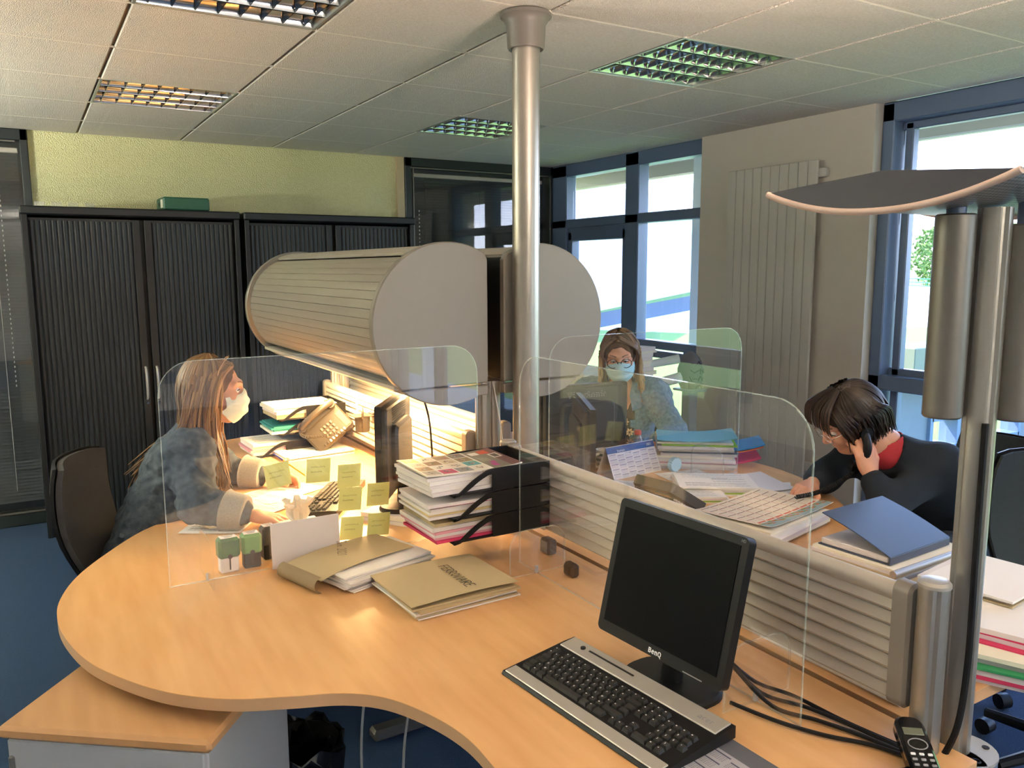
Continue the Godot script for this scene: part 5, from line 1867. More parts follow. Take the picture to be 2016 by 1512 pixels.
# ------------------------------------------------------------------ nearest things on the left desk
func front_things() -> void:
	# monitor: faces -x, leaning back
	var yaw := -1.500
	var nz := Vector3(sin(yaw), 0, cos(yaw))
	var ex := Vector3(cos(yaw), 0, -sin(yaw))
	var b := .235
	var ey := Vector3.UP * cos(b) - nz * sin(b)
	var c := Vector3(1.339, .944, 1.153)
	var m := monitor("black square monitor facing the empty seat, leaning back behind the silver keyboard", Transform3D(Basis(ex, ey, ex.cross(ey)), c), .356, .299, "BenQ", "", "black_plastic", Transform3D(Basis(ex, Vector3.UP, nz), Vector3(1.36, DESK, 1.15)), Vector2(.22, .15))
	text_part("HD", .006, at(.165, .142, .0008), mats["grey_print"], m, "badge")
	part("buttons", bx(at(.105, -.146, .0006), Vector3(.05, .002, .001)), mats["grey_print"], m)
	# silver and black keyboard
	var kx := (Vector3(1.3238, 0.7530, 1.3738) - Vector3(1.2811, 0.7530, 0.9047)).normalized()
	var kz := (Vector3(1.0855, 0.7450, 0.9741) - Vector3(1.2811, 0.7530, 0.9047))
	kz = (kz - kx * kz.dot(kx)).normalized()
	var kd := .205
	var ctr: Vector3 = Vector3(1.2811, 0.7530, 0.9047) + kx * .2325 + kz * kd * .5
	keyboard("silver and black multimedia keyboard in front of the square monitor", Transform3D(Basis(kx, Vector3.UP, kz), Vector3(ctr.x, DESK + .001, ctr.z)), .465, kd, "silver_plastic", true)
	# printed year planner lying under the keyboard's corner
	var cal := thing("year_planner", "grey printed 2014 year planner card beside the keyboard", "planner", Vector3(1.225, DESK, 1.505), -1.53)
	var g := Mb.new()
	g.box(at(0, .001, 0), Vector3(.28, .0016, .20))
	part("card", g, mats["mat_year"], cal, 0.0)
	text_part("20", .020, Transform3D(Basis(Vector3.RIGHT, -PI / 2), Vector3(.070, .0020, -.080)), mats["white_print"], cal, "lettering")
	text_part("14", .020, Transform3D(Basis(Vector3.RIGHT, -PI / 2), Vector3(.098, .0020, -.080)), mats["white_print"], cal, "lettering", "Droid Sans", 700)
	# black monitor cables sweeping to the desk end
	var ends := [[[1.44, .80, 1.20], [1.50, .735, 1.25], [1.53, .730, 1.33], [1.545, .726, 1.45], [1.575, .724, 1.60]], [[1.44, .79, 1.23], [1.48, .732, 1.29], [1.52, .728, 1.37], [1.545, .726, 1.47], [1.565, .724, 1.61]], [[1.44, .78, 1.25], [1.465, .728, 1.33], [1.50, .727, 1.41], [1.53, .726, 1.49], [1.555, .724, 1.60]], [[1.40, .73, 1.28], [1.43, .727, 1.37], [1.47, .726, 1.45], [1.52, .726, 1.52], [1.55, .724, 1.60]]]
	var nm := ["topmost of the four beside the square monitor", "second from the top behind the square monitor", "third from the top, curving round the acrylic foot", "lowest of the four, nearest the keyboard"]
	for k in 4:
		var o := thing("cable", "black monitor cable on the desk, %s" % nm[k], "cable", Vector3.ZERO, 0, "monitor cables")
		var cm := Mb.new()
		cm.tube(curve(ends[k].map(func(q): return Vector3(q[0], q[1] + .001, q[2])), 8), .0042, 8)
		part("lead", cm, mats["black_plastic"], o)
	# cordless handset in its charging cradle
	var ax := Vector3(.058, .026, -.070).normalized()
	var sd := Vector3(.77, .0, .64).normalized()
	sd = (sd - ax * sd.dot(ax)).normalized()
	var up := sd.cross(-ax).normalized()
	var ht := Transform3D(Basis(sd, up, -ax), Vector3(1.520, .760, 1.605))
	if up.y < 0.0: ht = Transform3D(Basis(-sd, -up, -ax), Vector3(1.520, .760, 1.605))
	var o := thing("cordless_phone", "black cordless telephone handset resting in its charger at the desk corner", "telephone")
	o.transform = ht
	var hm := Mb.new()
	hm.prism(Transform3D(Basis(Vector3(1, 0, 0), Vector3(0, 1, 0), Vector3(0, 0, 1)), Vector3.ZERO), round_rect(.050, .150, .020, 5), -.014, .010, .005)
	part("handset", hm, mats["black_gloss"], o, 25.0)
	part("display", bx(at(0, .0108, -.036), Vector3(.034, .002, .016), .0006), mats["lcd"], o)
	var ring := Mb.new()
	var rp := []
	for k in 17: rp.append(Vector3(cos(TAU * k / 16.0) * .016, .0108, -.008 + sin(TAU * k / 16.0) * .012))
	ring.tube(rp, .0011, 6, -1.0, false)
	part("navigation_ring", ring, mats["grey_print"], o)
	for r in 5:
		for k in 3: part("key", bx(at(-.014 + k * .014, .0108, .014 + r * .0115), Vector3(.008, .003, .005), .001), mats["white_print"] if r == 0 else mats["grey_print"], o)
	for s in [-1.0, 1.0]: part("side_trim", bx(at(s * .0245, 0, -.02), Vector3(.002, .006, .08), .0008), mats["chrome"], o)
	var ch := thing("charger", "black charging cradle under the cordless handset", "charger", Vector3(1.472, DESK, 1.640))
	var chm := Mb.new()
	chm.lathe(Transform3D(), [Vector2(0, .03), Vector2(.03, .03), Vector2(.045, .018), Vector2(.050, .0), Vector2(0, 0)], 24)
	part("cradle", chm, mats["black_gloss"], ch)
	# brackets at the desk end, where the posts and the lamp are clamped
	var bk := thing("clamp_bracket", "grey clamp bracket with screws carrying the short round post", "bracket", Vector3(1.635, 0, 1.605))
	clamp_disc(bk, .055)
	# small black clip on the desk edge behind the monitor
	var clip := thing("cable_clip", "small black cable clip on the desk behind the square monitor", "clip", Vector3(1.535, DESK, .53))
	part("body", bx(at(0, .02, 0), Vector3(.03, .04, .05), .008), mats["black_plastic"], clip)
	var socket := thing("socket", "clear plug socket block beside the acrylic foot", "socket", Vector3(1.585, DESK, .335))
	part("block", bx(at(0, .024, 0), Vector3(.034, .048, .05), .006), mats["dark_grey_plastic"], socket)
	part("face", bx(at(-.018, .024, 0), Vector3(.002, .036, .036), .0005), mats["grey_print"], socket)

func clamp_disc(o: Node3D, r: float) -> void:
	var m := Mb.new()
	m.lathe(Transform3D(), [Vector2(0, .704), Vector2(r, .704), Vector2(r, .698), Vector2(0, .698)], 28)
	part("plate", m, mats["silver_plastic"], o)
	var b := Mb.new()
	b.lathe(Transform3D(), [Vector2(r * .98, .697), Vector2(r * .98, .60), Vector2(0, .60)], 28)
	part("housing", b, mats["frame_dark"], o)
	for k in 4:
		var an := .5 + TAU * k / 4.0
		var s := Mb.new()
		s.cyl(Vector3(cos(an) * r * .74, .7035, sin(an) * r * .74), Vector3(cos(an) * r * .74, .7052, sin(an) * r * .74), .0065, 12)
		part("screw", s, mats["ink"], o)

func uplighter(label: String, spot: Vector3, yaw: float, energy: float, tone: Color) -> void:
	var home := Vector3(1.690, 0, 1.590)
	var o := thing("uplighter", label, "lamp", spot, yaw)
	clamp_disc(o, .058)
	var px := .0
	var m := Mb.new()
	var pf := PackedVector2Array()
	for k in 32:
		var an := TAU * k / 32.0
		var r := .0275
		if k % 8 == 2 or k % 8 == 3: r = .0225
		pf.append(Vector2(cos(an) * r, sin(an) * r))
	m.prism(at(-.012, 0, -.012), pf, .70, 1.70)
	part("post", m, mats["aluminium"], o, 25.0)
	for t in [[-.064, -.050, 1.335, 1.690], [.034, .018, 1.332, 1.672]]:
		var c := Mb.new()
		c.lathe(at(t[0], 0, t[1]), [Vector2(0, t[2]), Vector2(.030, t[2]), Vector2(.033, t[2] + .004), Vector2(.033, t[3] - .003), Vector2(.030, t[3]), Vector2(0, t[3])], 28)
		part("tube_housing", c, mats["alu_dark"], o)
		var n := Mb.new()
		n.lathe(at(t[0], 0, t[1]), [Vector2(.016, t[3]), Vector2(.016, 1.72)], 20)
		part("neck", n, mats["frame_dark"], o)
	# head: a shallow trough across the spine, perforated below, dark end plates, pale rim along the arc
	var arc := []
	for k in 25:
		var v := k / 24.0 * 2.0 - 1.0
		arc.append(Vector3(0, 1.742 - .0455 * (1.0 - pow(absf(v), 2.1)), 1.475 + .236 * v) - Vector3(0, 0, home.z))
	var x0 := 1.495 - home.x
	var x1 := 1.880 - home.x
	var bg := []
	for i in 9: bg.append(arc.map(func(q): return q + Vector3(lerpf(x0, x1, i / 8.0), 0, 0)))
	var bs := Mb.new()
	bs.slab(bg, .002, Vector3.DOWN)
	var perf := mat("perforated", Color.WHITE, .35, .5)
	var im := Image.create(64, 64, false, Image.FORMAT_RGB8)
	im.fill(Color("b9b7b4"))
	for a in 8:
		for b2 in 8: im.fill_rect(Rect2i(a * 8 + 2, b2 * 8 + 2 , 4, 4), Color("6a6866"))
	perf.albedo_texture = ImageTexture.create_from_image(im)
	perf.uv1_scale = Vector3(5, 6, 1)
	part("perforated_bowl", bs, perf, o, 60.0)
	for x in [x0, x1]:
		var ep := Mb.new()
		var pl := PackedVector2Array()
		for q in arc: pl.append(Vector2(q.y, q.z))
		pl.append(Vector2(1.761, 1.488 - home.z))
		ep.prism(Transform3D(Basis(Vector3(0, 1, 0), Vector3(1, 0, 0), Vector3(0, 0, 1)), Vector3.ZERO), pl, x - .002, x + .002)
		part("end_plate", ep, mat("reflector_dark", Color("3f3f4b"), .5, .1), o)
		var rim := Mb.new()
		rim.tube(arc.map(func(q): return q + Vector3(x, -.002, 0)), .0062, 10)
		part("rim", rim, mat("rim_pale", Color("cfb9ae"), .45, .1), o)
	var tb := Mb.new()
	for z in [1.40, 1.44, 1.51, 1.55]: tb.cyl(Vector3(x0 + .03, 1.735, z - home.z), Vector3(x1 - .03, 1.735, z - home.z), .008, 10)
	var tg := mat("uplight_glow", Color("ffe6d8"), .5)
	tg.emission_enabled = true
	tg.emission = UPCOL
	tg.emission_energy_multiplier = 3.0
	part("tube", tb, tg, o)
	var al := AreaLight3D.new()
	al.name = "uplighter_light"
	al.area_size = Vector2(.34, .20)
	al.light_color = tone
	al.light_energy = energy
	al.area_normalize_energy = true
	al.shadow_enabled = true
	al.area_range = 12.0
	add_child(al, true)
	al.transform = Transform3D(Basis(Vector3.UP, yaw), spot) * Transform3D(Basis(Vector3.RIGHT, PI * .5), Vector3((x0 + x1) * .5, 1.752, 1.475 - home.z))
	var cb := Mb.new()
	cb.tube(curve([Vector3(-.035, 1.33, .012), Vector3(-.04, 1.1, .016), Vector3(-.045, .90, .02), Vector3(-.062, .78, .02), Vector3(-.07, .705, .0)]), .006, 8)
	part("power_lead", cb, mats["black_plastic"], o)

# ------------------------------------------------------------------ right desk
func right_desk_things() -> void:
	# two monitors
	var nf := Vector3(.10, 0, -.995).normalized()
	var ex := Vector3.UP.cross(nf).normalized()
	monitor("large black monitor seen from behind, in front of the woman in the blue jacket", Transform3D(Basis(ex, Vector3.UP, nf), Vector3(2.41, .905, -.63)), .455, .345, "", "ViewSonic", "frame_black", Transform3D(Basis(ex, Vector3.UP, nf), Vector3(2.40, DESK, -.59)), Vector2(.22, .16))
	var d := Vector3(.47, 0, -.88).normalized()
	var n2 := d.cross(Vector3.UP).normalized()
	if n2.x < 0.0: n2 = -n2
	var e2 := Vector3.UP.cross(n2).normalized()
	monitor("black monitor with a ribbed back seen from its edge beside the ceiling pole", Transform3D(Basis(e2, Vector3.UP, n2), Vector3(2.215, .90, -.325)), .47, .315, "", "", "black_plastic", Transform3D(Basis(e2, Vector3.UP, n2), Vector3(2.20, DESK, -.335)), Vector2(.20, .15))
	# striped mug
	var mg := thing("mug", "white mug with green stripes behind the desk calendar", "mug", Vector3(2.385, DESK, -.43))
	var mm := Mb.new()
	mm.lathe(Transform3D(), [Vector2(0, 0), Vector2(.033, 0), Vector2(.037, .006), Vector2(.039, .09), Vector2(.036, .09), Vector2(.034, .010), Vector2(0, .008)], 28)
	part("cup", mm, mats["paper_c"], mg)
	var hd := Mb.new()
	hd.tube(curve([Vector3(-.036, .075, .01), Vector3(-.062, .072, .016), Vector3(-.066, .045, .018), Vector3(-.058, .022, .014), Vector3(-.036, .020, .01)]), .006, 8)
	part("handle", hd, mats["paper_c"], mg)
	for k in 3:
		var s := Mb.new()
		s.lathe(Transform3D(), [Vector2(.0385 + k * .0006, .022 + k * .022), Vector2(.0395 + k * .0006, .024 + k * .022), Vector2(.0397 + k * .0006, .031 + k * .022), Vector2(.0389 + k * .0006, .033 + k * .022)], 28)
		part("stripe", s, mat("mug_green", Color("5a7350"), .4), mg)
	# water bottle with a red cap
	var bt := thing("water_bottle", "clear plastic water bottle with a red cap", "bottle", Vector3(2.535, DESK, -.385))
	var bm := Mb.new()
	bm.lathe(Transform3D(), [Vector2(0, .002), Vector2(.028, 0), Vector2(.031, .008), Vector2(.031, .085), Vector2(.029, .105), Vector2(.021, .128), Vector2(.014, .142), Vector2(.0135, .150)], 28)
	part("body", bm, mats["bottle_plastic"], bt)
	var cp := Mb.new()
	cp.lathe(Transform3D(), [Vector2(.0165, .148), Vector2(.0165, .166), Vector2(.014, .169), Vector2(0, .169)], 24)
	part("cap", cp, mats["red_plastic"], bt)
	var wtr := Mb.new()
	wtr.lathe(Transform3D(), [Vector2(0, .004), Vector2(.029, .004), Vector2(.029, .06), Vector2(0, .06)], 24)
	part("water", wtr, mats["bottle_plastic"], bt)
	# tent calendar
	var tc := thing("desk_calendar", "blue headed tent calendar standing on the right desk", "calendar", Vector3(2.415, DESK, -.285), .10)
	var tilt := .42
	var front := part("front_card", bx(Transform3D(Basis(Vector3.RIGHT, PI * .5 - tilt), Vector3(.03, .064, -.01)), Vector3(.285, .0016, .142)), mats["desk_year"], tc, 0.0)
	part("back_card", bx(Transform3D(Basis(Vector3.RIGHT, -PI * .5 + tilt), Vector3(.03, .064, -.066)), Vector3(.285, .0016, .142)), mats["paper"], tc, 0.0)
	var tb := Basis(Vector3.RIGHT, -tilt)
	for l in [["human", .048, -.06], ["forward", .034, -.045]]:
		text_part(l[0], .011, Transform3D(tb, Vector3(.03 + l[2], .064, -.01) + tb * Vector3(0, l[1], .0012)), mats["white_print"], tc)
	text_part("2021", .010, Transform3D(tb, Vector3(.03 + .11, .064, -.01) + tb * Vector3(0, .054, .0012)), mats["white_print"], tc)
	var cr := thing("tape_roll", "pale blue cog shaped tape roll behind the tent calendar", "tape", Vector3(2.62, DESK, -.235))
	var crm := Mb.new()
	var pf := PackedVector2Array()
	for k in 36:
		var an := TAU * k / 36.0
		var r := .032 if k % 2 else .027
		pf.append(Vector2(cos(an) * r, sin(an) * r))
	crm.prism(Transform3D(Basis(Vector3(1, 0, 0), Vector3(0, 0, 1), Vector3(0, 1, 0)), Vector3(0, .033, 0)), pf, -.012, .012)
	part("roll", crm, mat("tape_blue", Color("b8dcea"), .4), cr)
	# pile of folders topped by a sky blue one
	var yaw := -atan2(.20, .24)
	var pl := thing("paper_stack", "tall pile of files topped by the sky blue folder", "paper stack", Vector3(2.80, DESK, -.30), yaw)
	var y := sheaf(pl, .33, .24, [[.014, "paper_b"], [.012, "paper"], [.008, "paper_pink"], [.014, "paper_b"], [.010, "paper_c"], [.014, "paper_b"], [.005, "navy_cover"], [.012, "paper_c"], [.014, "paper_b"], [.008, "lime_folder"], [.010, "paper_c"]], .014)
	var fo := thing("folder", "sky blue paper folder lying on top of the tall pile of files", "folder", Vector3(2.80, DESK + y, -.30), yaw)
	var g := []
	for i in 9:
		var row := []
		for j in 6:
			var u := i / 8.0
			var v := j / 5.0
			row.append(Vector3((u - .5) * .345, .008 + .016 * pow(u, 3.0) - .006 * sin(u * PI) + .004 * v, (v - .5) * .25))
		g.append(row)
	var fm := Mb.new()
	fm.slab(g, .0035)
	part("cover", fm, mats["sky_folder"], fo)
	var cl := [["blue plastic folder sticking out of the tall pile", "blue_folder", .085, .02], ["orange card folder sticking out beside the blue one", "orange_folder", .074, .03], ["pink folder at the foot of the tall pile", "paper_rose", .022, .0]]
	for k in 3:
		var f := thing("folder", cl[k][0], "folder", Vector3(2.93, DESK + cl[k][2], -.215 - .01 * k), yaw)
		var gg := []
		for i in 6:
			var row := []
			for j in 3: row.append(Vector3(i * .028, .002 + .030 * pow(i / 5.0, 1.6) - .001 * k, (j - 1) * .10))
			gg.append(row)
		var m := Mb.new()
		m.slab(gg, .006)
		part("cover", m, mats[cl[k][1]], f)
	# loose piles with lime folders
	var a := thing("paper_stack", "sheaf of letters on the right desk with a lime folder underneath", "paper stack", Vector3(2.57, DESK, .055), -.62)
	sheaf(a, .31, .225, [[.006, "paper_c"], [.006, "lime_folder"], [.010, "paper_b"], [.008, "paper"], [.006, "paper_b"]], .012, "form")
	var b := thing("paper_stack", "low sheaf of forms nearest the partition on the right desk", "paper stack", Vector3(2.385, DESK, .075), -.55)
	sheaf(b, .30, .215, [[.006, "paper_c"], [.005, "lime_folder"], [.008, "paper_b"], [.006, "paper_c"]], .010, "form2")
	sheet("form_sheet", "white sheet beside the far woman's reaching hand", Vector3(2.70, DESK + .001, .20), -.8, "paper", .21, .297, .012, "loose sheets on the right desk")
	sheet("form_sheet", "white sheet slipping out under the letters", Vector3(2.76, DESK + .003, .09), -.35, "paper_b", .21, .297, .012, "loose sheets on the right desk")
	sheet("form_sheet", "printed sheet with a turned up corner before the tent calendar", Vector3(2.28, DESK + .001, -.07), -.75, "form", .21, .297, .02, "loose sheets on the right desk")
	sheet("form_sheet", "printed list beside the tent calendar", Vector3(2.60, DESK + .001, -.135), -.2, "form2", .21, .19, .008, "loose sheets on the right desk")
	# planner on a deep pile along the partition
	var c := thing("paper_stack", "deep pile of papers with a red ruled planner on top", "paper stack", Vector3(2.36, DESK, .49), .22)
	y = sheaf(c, .38, .30, [[.010, "kraft"], [.012, "paper_c"], [.010, "paper_b"], [.012, "paper"], [.010, "paper_c"]], .014)
	var pn := thing("planner", "red ruled printed planner sheet on the deep pile", "planner", Vector3(2.385, DESK + y, .48), .20)
	g = []
	for i in 8:
		var row := []
		for j in 6:
			var u := i / 7.0
			var v := j / 5.0
			row.append(Vector3((u - .5) * .41, .003 + .006 * pow(v, 3.0) + .005 * pow(absf(u - .5) * 2.0, 3.0), (v - .5) * .29))
		g.append(row)
	var pm := Mb.new()
	pm.slab(g, .0015)
	part("sheet", pm, mats["planner"], pn)
	# telephone base behind the partition rail
	var t := Transform3D(Basis(Vector3(.18, 0, .98), Vector3(-.90, .42, .16).normalized(), Vector3.ONE), Vector3.ZERO)
	var w := Vector3(.15, 0, .99).normalized()
	var u3 := Vector3(-.85, .50, .13).normalized()
	u3 = (u3 - w * u3.dot(w)).normalized()
	phone("black desk telephone base behind the near partition rail", Transform3D(Basis(w, u3, w.cross(u3)), Vector3(2.10, .800, .30)), false)
	# navy book with its cover lifted
	var hx0 := Vector3(2.255, 0, 1.045)
	var hx1 := Vector3(2.565, 0, 1.028)
	var bx1 := (hx1 - hx0).normalized()
	var bz := bx1.cross(Vector3.UP).normalized() * -1.0
	var bo := thing("notebook", "navy bound notebook with its cover half open on the spiral pads", "notebook")
	bo.transform = Transform3D(Basis(bx1, Vector3.UP, bz), Vector3(hx0.x, .775, hx0.z))
	if bz.z < 0.0: bo.transform.basis = Basis(bx1, Vector3.UP, -bz)
	part("pages", bx(at(.155, .012, -.115), Vector3(.300, .018, .215), .002), mats["paper_b"], bo)
	part("back_cover", bx(at(.155, .0015, -.115), Vector3(.312, .003, .228), .001), mats["navy_cover"], bo)
	part("spine", bx(at(.155, .012, .0), Vector3(.312, .024, .006), .002), mats["navy_cover"], bo)
	g = []
	for i in 3:
		var row := []
		for j in 7:
			var v := j / 6.0
			row.append(Vector3(.312 * i / 2.0 - .001, .025 + .075 * v + .006 * sin(v * PI), .002 - .222 * v))
		g.append(row)
	var nb := Mb.new()
	nb.slab(g, .003)
	part("front_cover", nb, mats["navy_cover"], bo)
	var ps := thing("paper_stack", "papers and a clear binder under the navy notebook", "paper stack", Vector3(2.40, DESK, .935), .03)
	sheaf(ps, .36, .27, [[.010, "paper_c"], [.010, "paper_b"], [.010, "paper"], [.006, "kraft"], [.010, "paper_b"], [.008, "paper_c"]], .012)
	var bd := Mb.new()
	bd.cyl(Vector3(-.18, .046, .137), Vector3(.18, .046, .137), .010, 14)
	part("clear_spine", bd, mats["silver_plastic"], ps)
	for s in 2:
		var so := thing("spiral_pad", ["black spiral bound pad at the edge of the paper pile", "white spiral bound pad nearest the short round post"][s], "notepad", Vector3(2.33 - .06 * s, DESK + (.012 if s == 0 else .0), 1.16 + .07 * s), .05 - .1 * s)
		part("pad", bx(at(.06, .006, -.02), Vector3(.32, .010, .11), .001), mats["paper_c" if s else "kraft"], so)
		var sp := Mb.new()
		for k in 26:
			var cpt := []
			for q in 13: cpt.append(Vector3(-.095 + k * .0122, .007 + sin(TAU * q / 12.0) * .008, .034 + cos(TAU * q / 12.0) * .008))
			sp.tube(cpt, .0014, 4, -1.0, false)
		tag(part("spiral", sp, mats["black_plastic"] if s else mats["ink"], so), "", "", "", "stuff")
	# pile at the near end of the right desk
	var e := thing("paper_stack", "sprawling pile of pink and green edged files beside the lamp base", "paper stack", Vector3(2.10, DESK, 1.40), .45)
	y = sheaf(e, .40, .34, [[.012, "paper_b"], [.008, "paper_rose"], [.012, "paper_b"], [.004, "paper_pink"], [.006, "green_folder"], [.010, "grey_print"], [.010, "paper_c"]], .016)
	var e2o := thing("folder", "open pink folder of white pages on the sprawling pile", "folder", Vector3(2.15, DESK + y, 1.39), .30)
	sheaf(e2o, .34, .25, [[.004, "paper_rose"], [.010, "paper_b"], [.004, "paper_rose"], [.012, "paper"]], .012)
	var e3 := thing("folder", "buff folder with white sheets on the open pink folder", "folder", Vector3(2.28, DESK + y + .031, 1.30), .1)
	sheaf(e3, .28, .21, [[.004, "kraft"], [.008, "paper_b"], [.006, "paper"]], .014)
	# files pushed under the near partition
	var un := thing("paper_stack", "white papers in an orange folder pushed under the near partition", "paper stack", Vector3(1.80, DESK + .022, 1.16), 1.53)
	sheaf(un, .52, .20, [[.005, "orange_folder"], [.010, "paper_b"], [.008, "paper"], [.004, "paper_b"]], .010)
	var ug := thing("folder", "green card folder at the bottom of the pile under the near partition", "folder", Vector3(1.80, DESK, 1.20), 1.55)
	sheaf(ug, .52, .21, [[.006, "paper_b"], [.010, "paper"], [.006, "green_folder"]], .006)
	# furniture behind the far woman
	var sb := thing("side_cabinet", "low white topped cabinet behind the far woman", "cabinet", Vector3(3.20, 0, -1.57))
	part("body", bx(at(0, .395, 0), Vector3(.50, .78, .46), .006), mats["frame_dark"], sb)
	part("top", bx(at(0, .80, 0), Vector3(.53, .025, .50), .006), mats["white_paint"], sb)
	var pr := thing("printer", "small pale printer on the low cabinet behind the monitors", "printer", Vector3(3.08, .813, -1.58))
	part("case", bx(at(0, .10, 0), Vector3(.26, .20, .38), .02), mats["mask_pale"], pr)
	part("paper_slot", bx(at(.02, .12, .19), Vector3(.20, .012, .006)), mats["ink"], pr)
	var shp := thing("paper_stack", "high stack of bound papers on the low cabinet behind the far woman", "paper stack", Vector3(3.345, .813, -1.455), .25)
	var ls := []
	for k in 16: ls.append([rng.randf_range(.014, .024), ["paper_b", "paper", "paper_c"][k % 3]])
	sheaf(shp, .20, .24, ls, .014)
	var pole := thing("stand", "slim dark stand by the corner window carrying the patterned bag", "stand", Vector3(3.65, 0, -1.245))
	part("column", bx(at(0, .44, 0), Vector3(.07, .87, .07), .006), mats["frame_dark"], pole)
	part("plate", bx(at(0, .874, 0), Vector3(.13, .012, .16), .003), mats["frame_dark"], pole)
	part("foot", bx(at(0, .01, 0), Vector3(.26, .02, .26), .004), mats["frame_dark"], pole)
	var bag := thing("patterned_bag", "dark bag with a leaf pattern on the slim stand by the window", "bag", Vector3(3.65, .881, -1.245), .5)
	var bgm := Mb.new()
	bgm.lathe(Transform3D(Basis().scaled(Vector3(.7, 1, 1)), Vector3.ZERO), [Vector2(0, 0), Vector2(.055, 0), Vector2(.075, .04), Vector2(.078, .12), Vector2(.055, .19), Vector2(.015, .225), Vector2(0, .226)], 24)
	part("body", bgm, mat("bag_grey", Color("55565a"), .7), bag)
	var lv := Mb.new()
	for k in 34:
		var an := -3.0 + (k % 9) * .36 + (k / 9) * .13
		var yy := .02 + (k / 9) * .045
		var rr := .078 - .30 * maxf(0, yy - .11)
		lv.box(Transform3D(Basis(Vector3.UP, an) * Basis(Vector3.RIGHT, k * 1.1), Vector3(cos(an) * rr * .7, yy, -sin(an) * rr)), Vector3(.004, .034, .005))
	part("pattern", lv, mats["ink"], bag)
	var rl := [[Vector3(3.42, 1.02, -1.40), Vector3(3.60, 1.06, -1.29), .022, "upper rolled white plan resting between the stack and the patterned bag"], [Vector3(3.42, .90, -1.36), Vector3(3.60, .95, -1.27), .026, "lower rolled white plan resting between the stack and the patterned bag"]]
	for k in 2:
		var ro := thing("rolled_plan", rl[k][3], "plan roll", Vector3.ZERO)
		var rm := Mb.new()
		rm.tube([rl[k][0], rl[k][1]], rl[k][2], 14, rl[k][2] * 1.25)
		part("roll", rm, mats["mask_pale"], ro)

# ------------------------------------------------------------------ chairs
func chair(label: String, p: Vector3, facing: Vector3, cloth: String, top: float) -> void:
	var o := thing("office_chair", label, "chair", Vector3(p.x, 0, p.z), atan2(facing.x, facing.z), "office chairs")
	var y0 := .52
	var g := []
	var gb := []
	for i in 9:
		var row := []
		var rowb := []
		for j in 11:
			var u := i / 8.0 * 2.0 - 1.0
			var v := j / 10.0
			var hw := .205 * (1.0 - .10 * pow(v, 3.0)) * (.80 + .20 * smoothstep(0.0, .5, v)) * (1.0 - .05 * pow(absf(v * 2.0 - 1.0), 8.0))
			var z := -.215 - .05 * v - .045 * sin(v * 2.6) + .050 * u * u
			var q := Vector3(u * hw, lerpf(y0, top, v) - .012 * pow(absf(u), 6.0) * v, z)
			row.append(q)
			rowb.append(q + Vector3(0, 0, -.022))
		g.append(row); gb.append(rowb)
	var m := Mb.new()
	m.slab(g, .020, Vector3(0, .15, 1))
	part("backrest", m, mats[cloth], o, 50.0)
	var b := Mb.new()
	for r in gb:
		for q in r.size(): r[q] = Vector3(r[q].x * 1.04, y0 + (r[q].y - y0) * 1.012, r[q].z)
	b.slab(gb, .012, Vector3(0, .15, 1))
	part("back_shell", b, mats["black_plastic"], o, 50.0)
	var s := Mb.new()
	s.prism(at(0, 0, 0), round_rect(.46, .44, .10, 6), .415, .475, .025)
	part("seat", s, mats[cloth], o, 50.0)
	var c := Mb.new()
	c.box(at(0, .47, -.22), Vector3(.07, .16, .02), .004)
	c.box(at(0, .405, -.10), Vector3(.07, .02, .26), .004)
	part("back_bracket", c, mats["black_plastic"], o)
	var k := Mb.new()
	k.cyl(Vector3(0, .10, 0), Vector3(0, .41, 0), .025, 14)
	part("gas_column", k, mats["black_plastic"], o)
	for a in 5:
		var an := TAU * a / 5.0 + .3
		var l := Mb.new()
		l.tube([Vector3(0, .11, 0), Vector3(cos(an) * .28, .075, sin(an) * .28)], .024, 8, .016)
		var leg := part("leg", l, mats["black_plastic"], o)
		var w := Mb.new()
		w.cyl(Vector3(cos(an) * .28 - sin(an) * .02, .028, sin(an) * .28 + cos(an) * .02), Vector3(cos(an) * .28 + sin(an) * .02, .028, sin(an) * .28 - cos(an) * .02), .027, 14)
		part("caster", w, mats["black_plastic"], leg)

func chairs() -> void:
	chair("grey cloth office chair of the woman with long fair hair", Vector3(.60, 0, -.70), Vector3(.91, 0, .42), "chair_cloth", .955)
	chair("dark slate office chair standing empty by the near window", Vector3(2.98, 0, 1.24), Vector3(-.62, 0, .78), "chair_slate", .99)
	chair("dark office chair of the woman in the blue denim jacket", Vector3(2.97, 0, -1.06), Vector3(-.62, 0, .75), "chair_slate", .90)
	chair("dark office chair of the woman on the telephone", Vector3(3.30, 0, .64), Vector3(-1, 0, -.05), "chair_slate", .93)

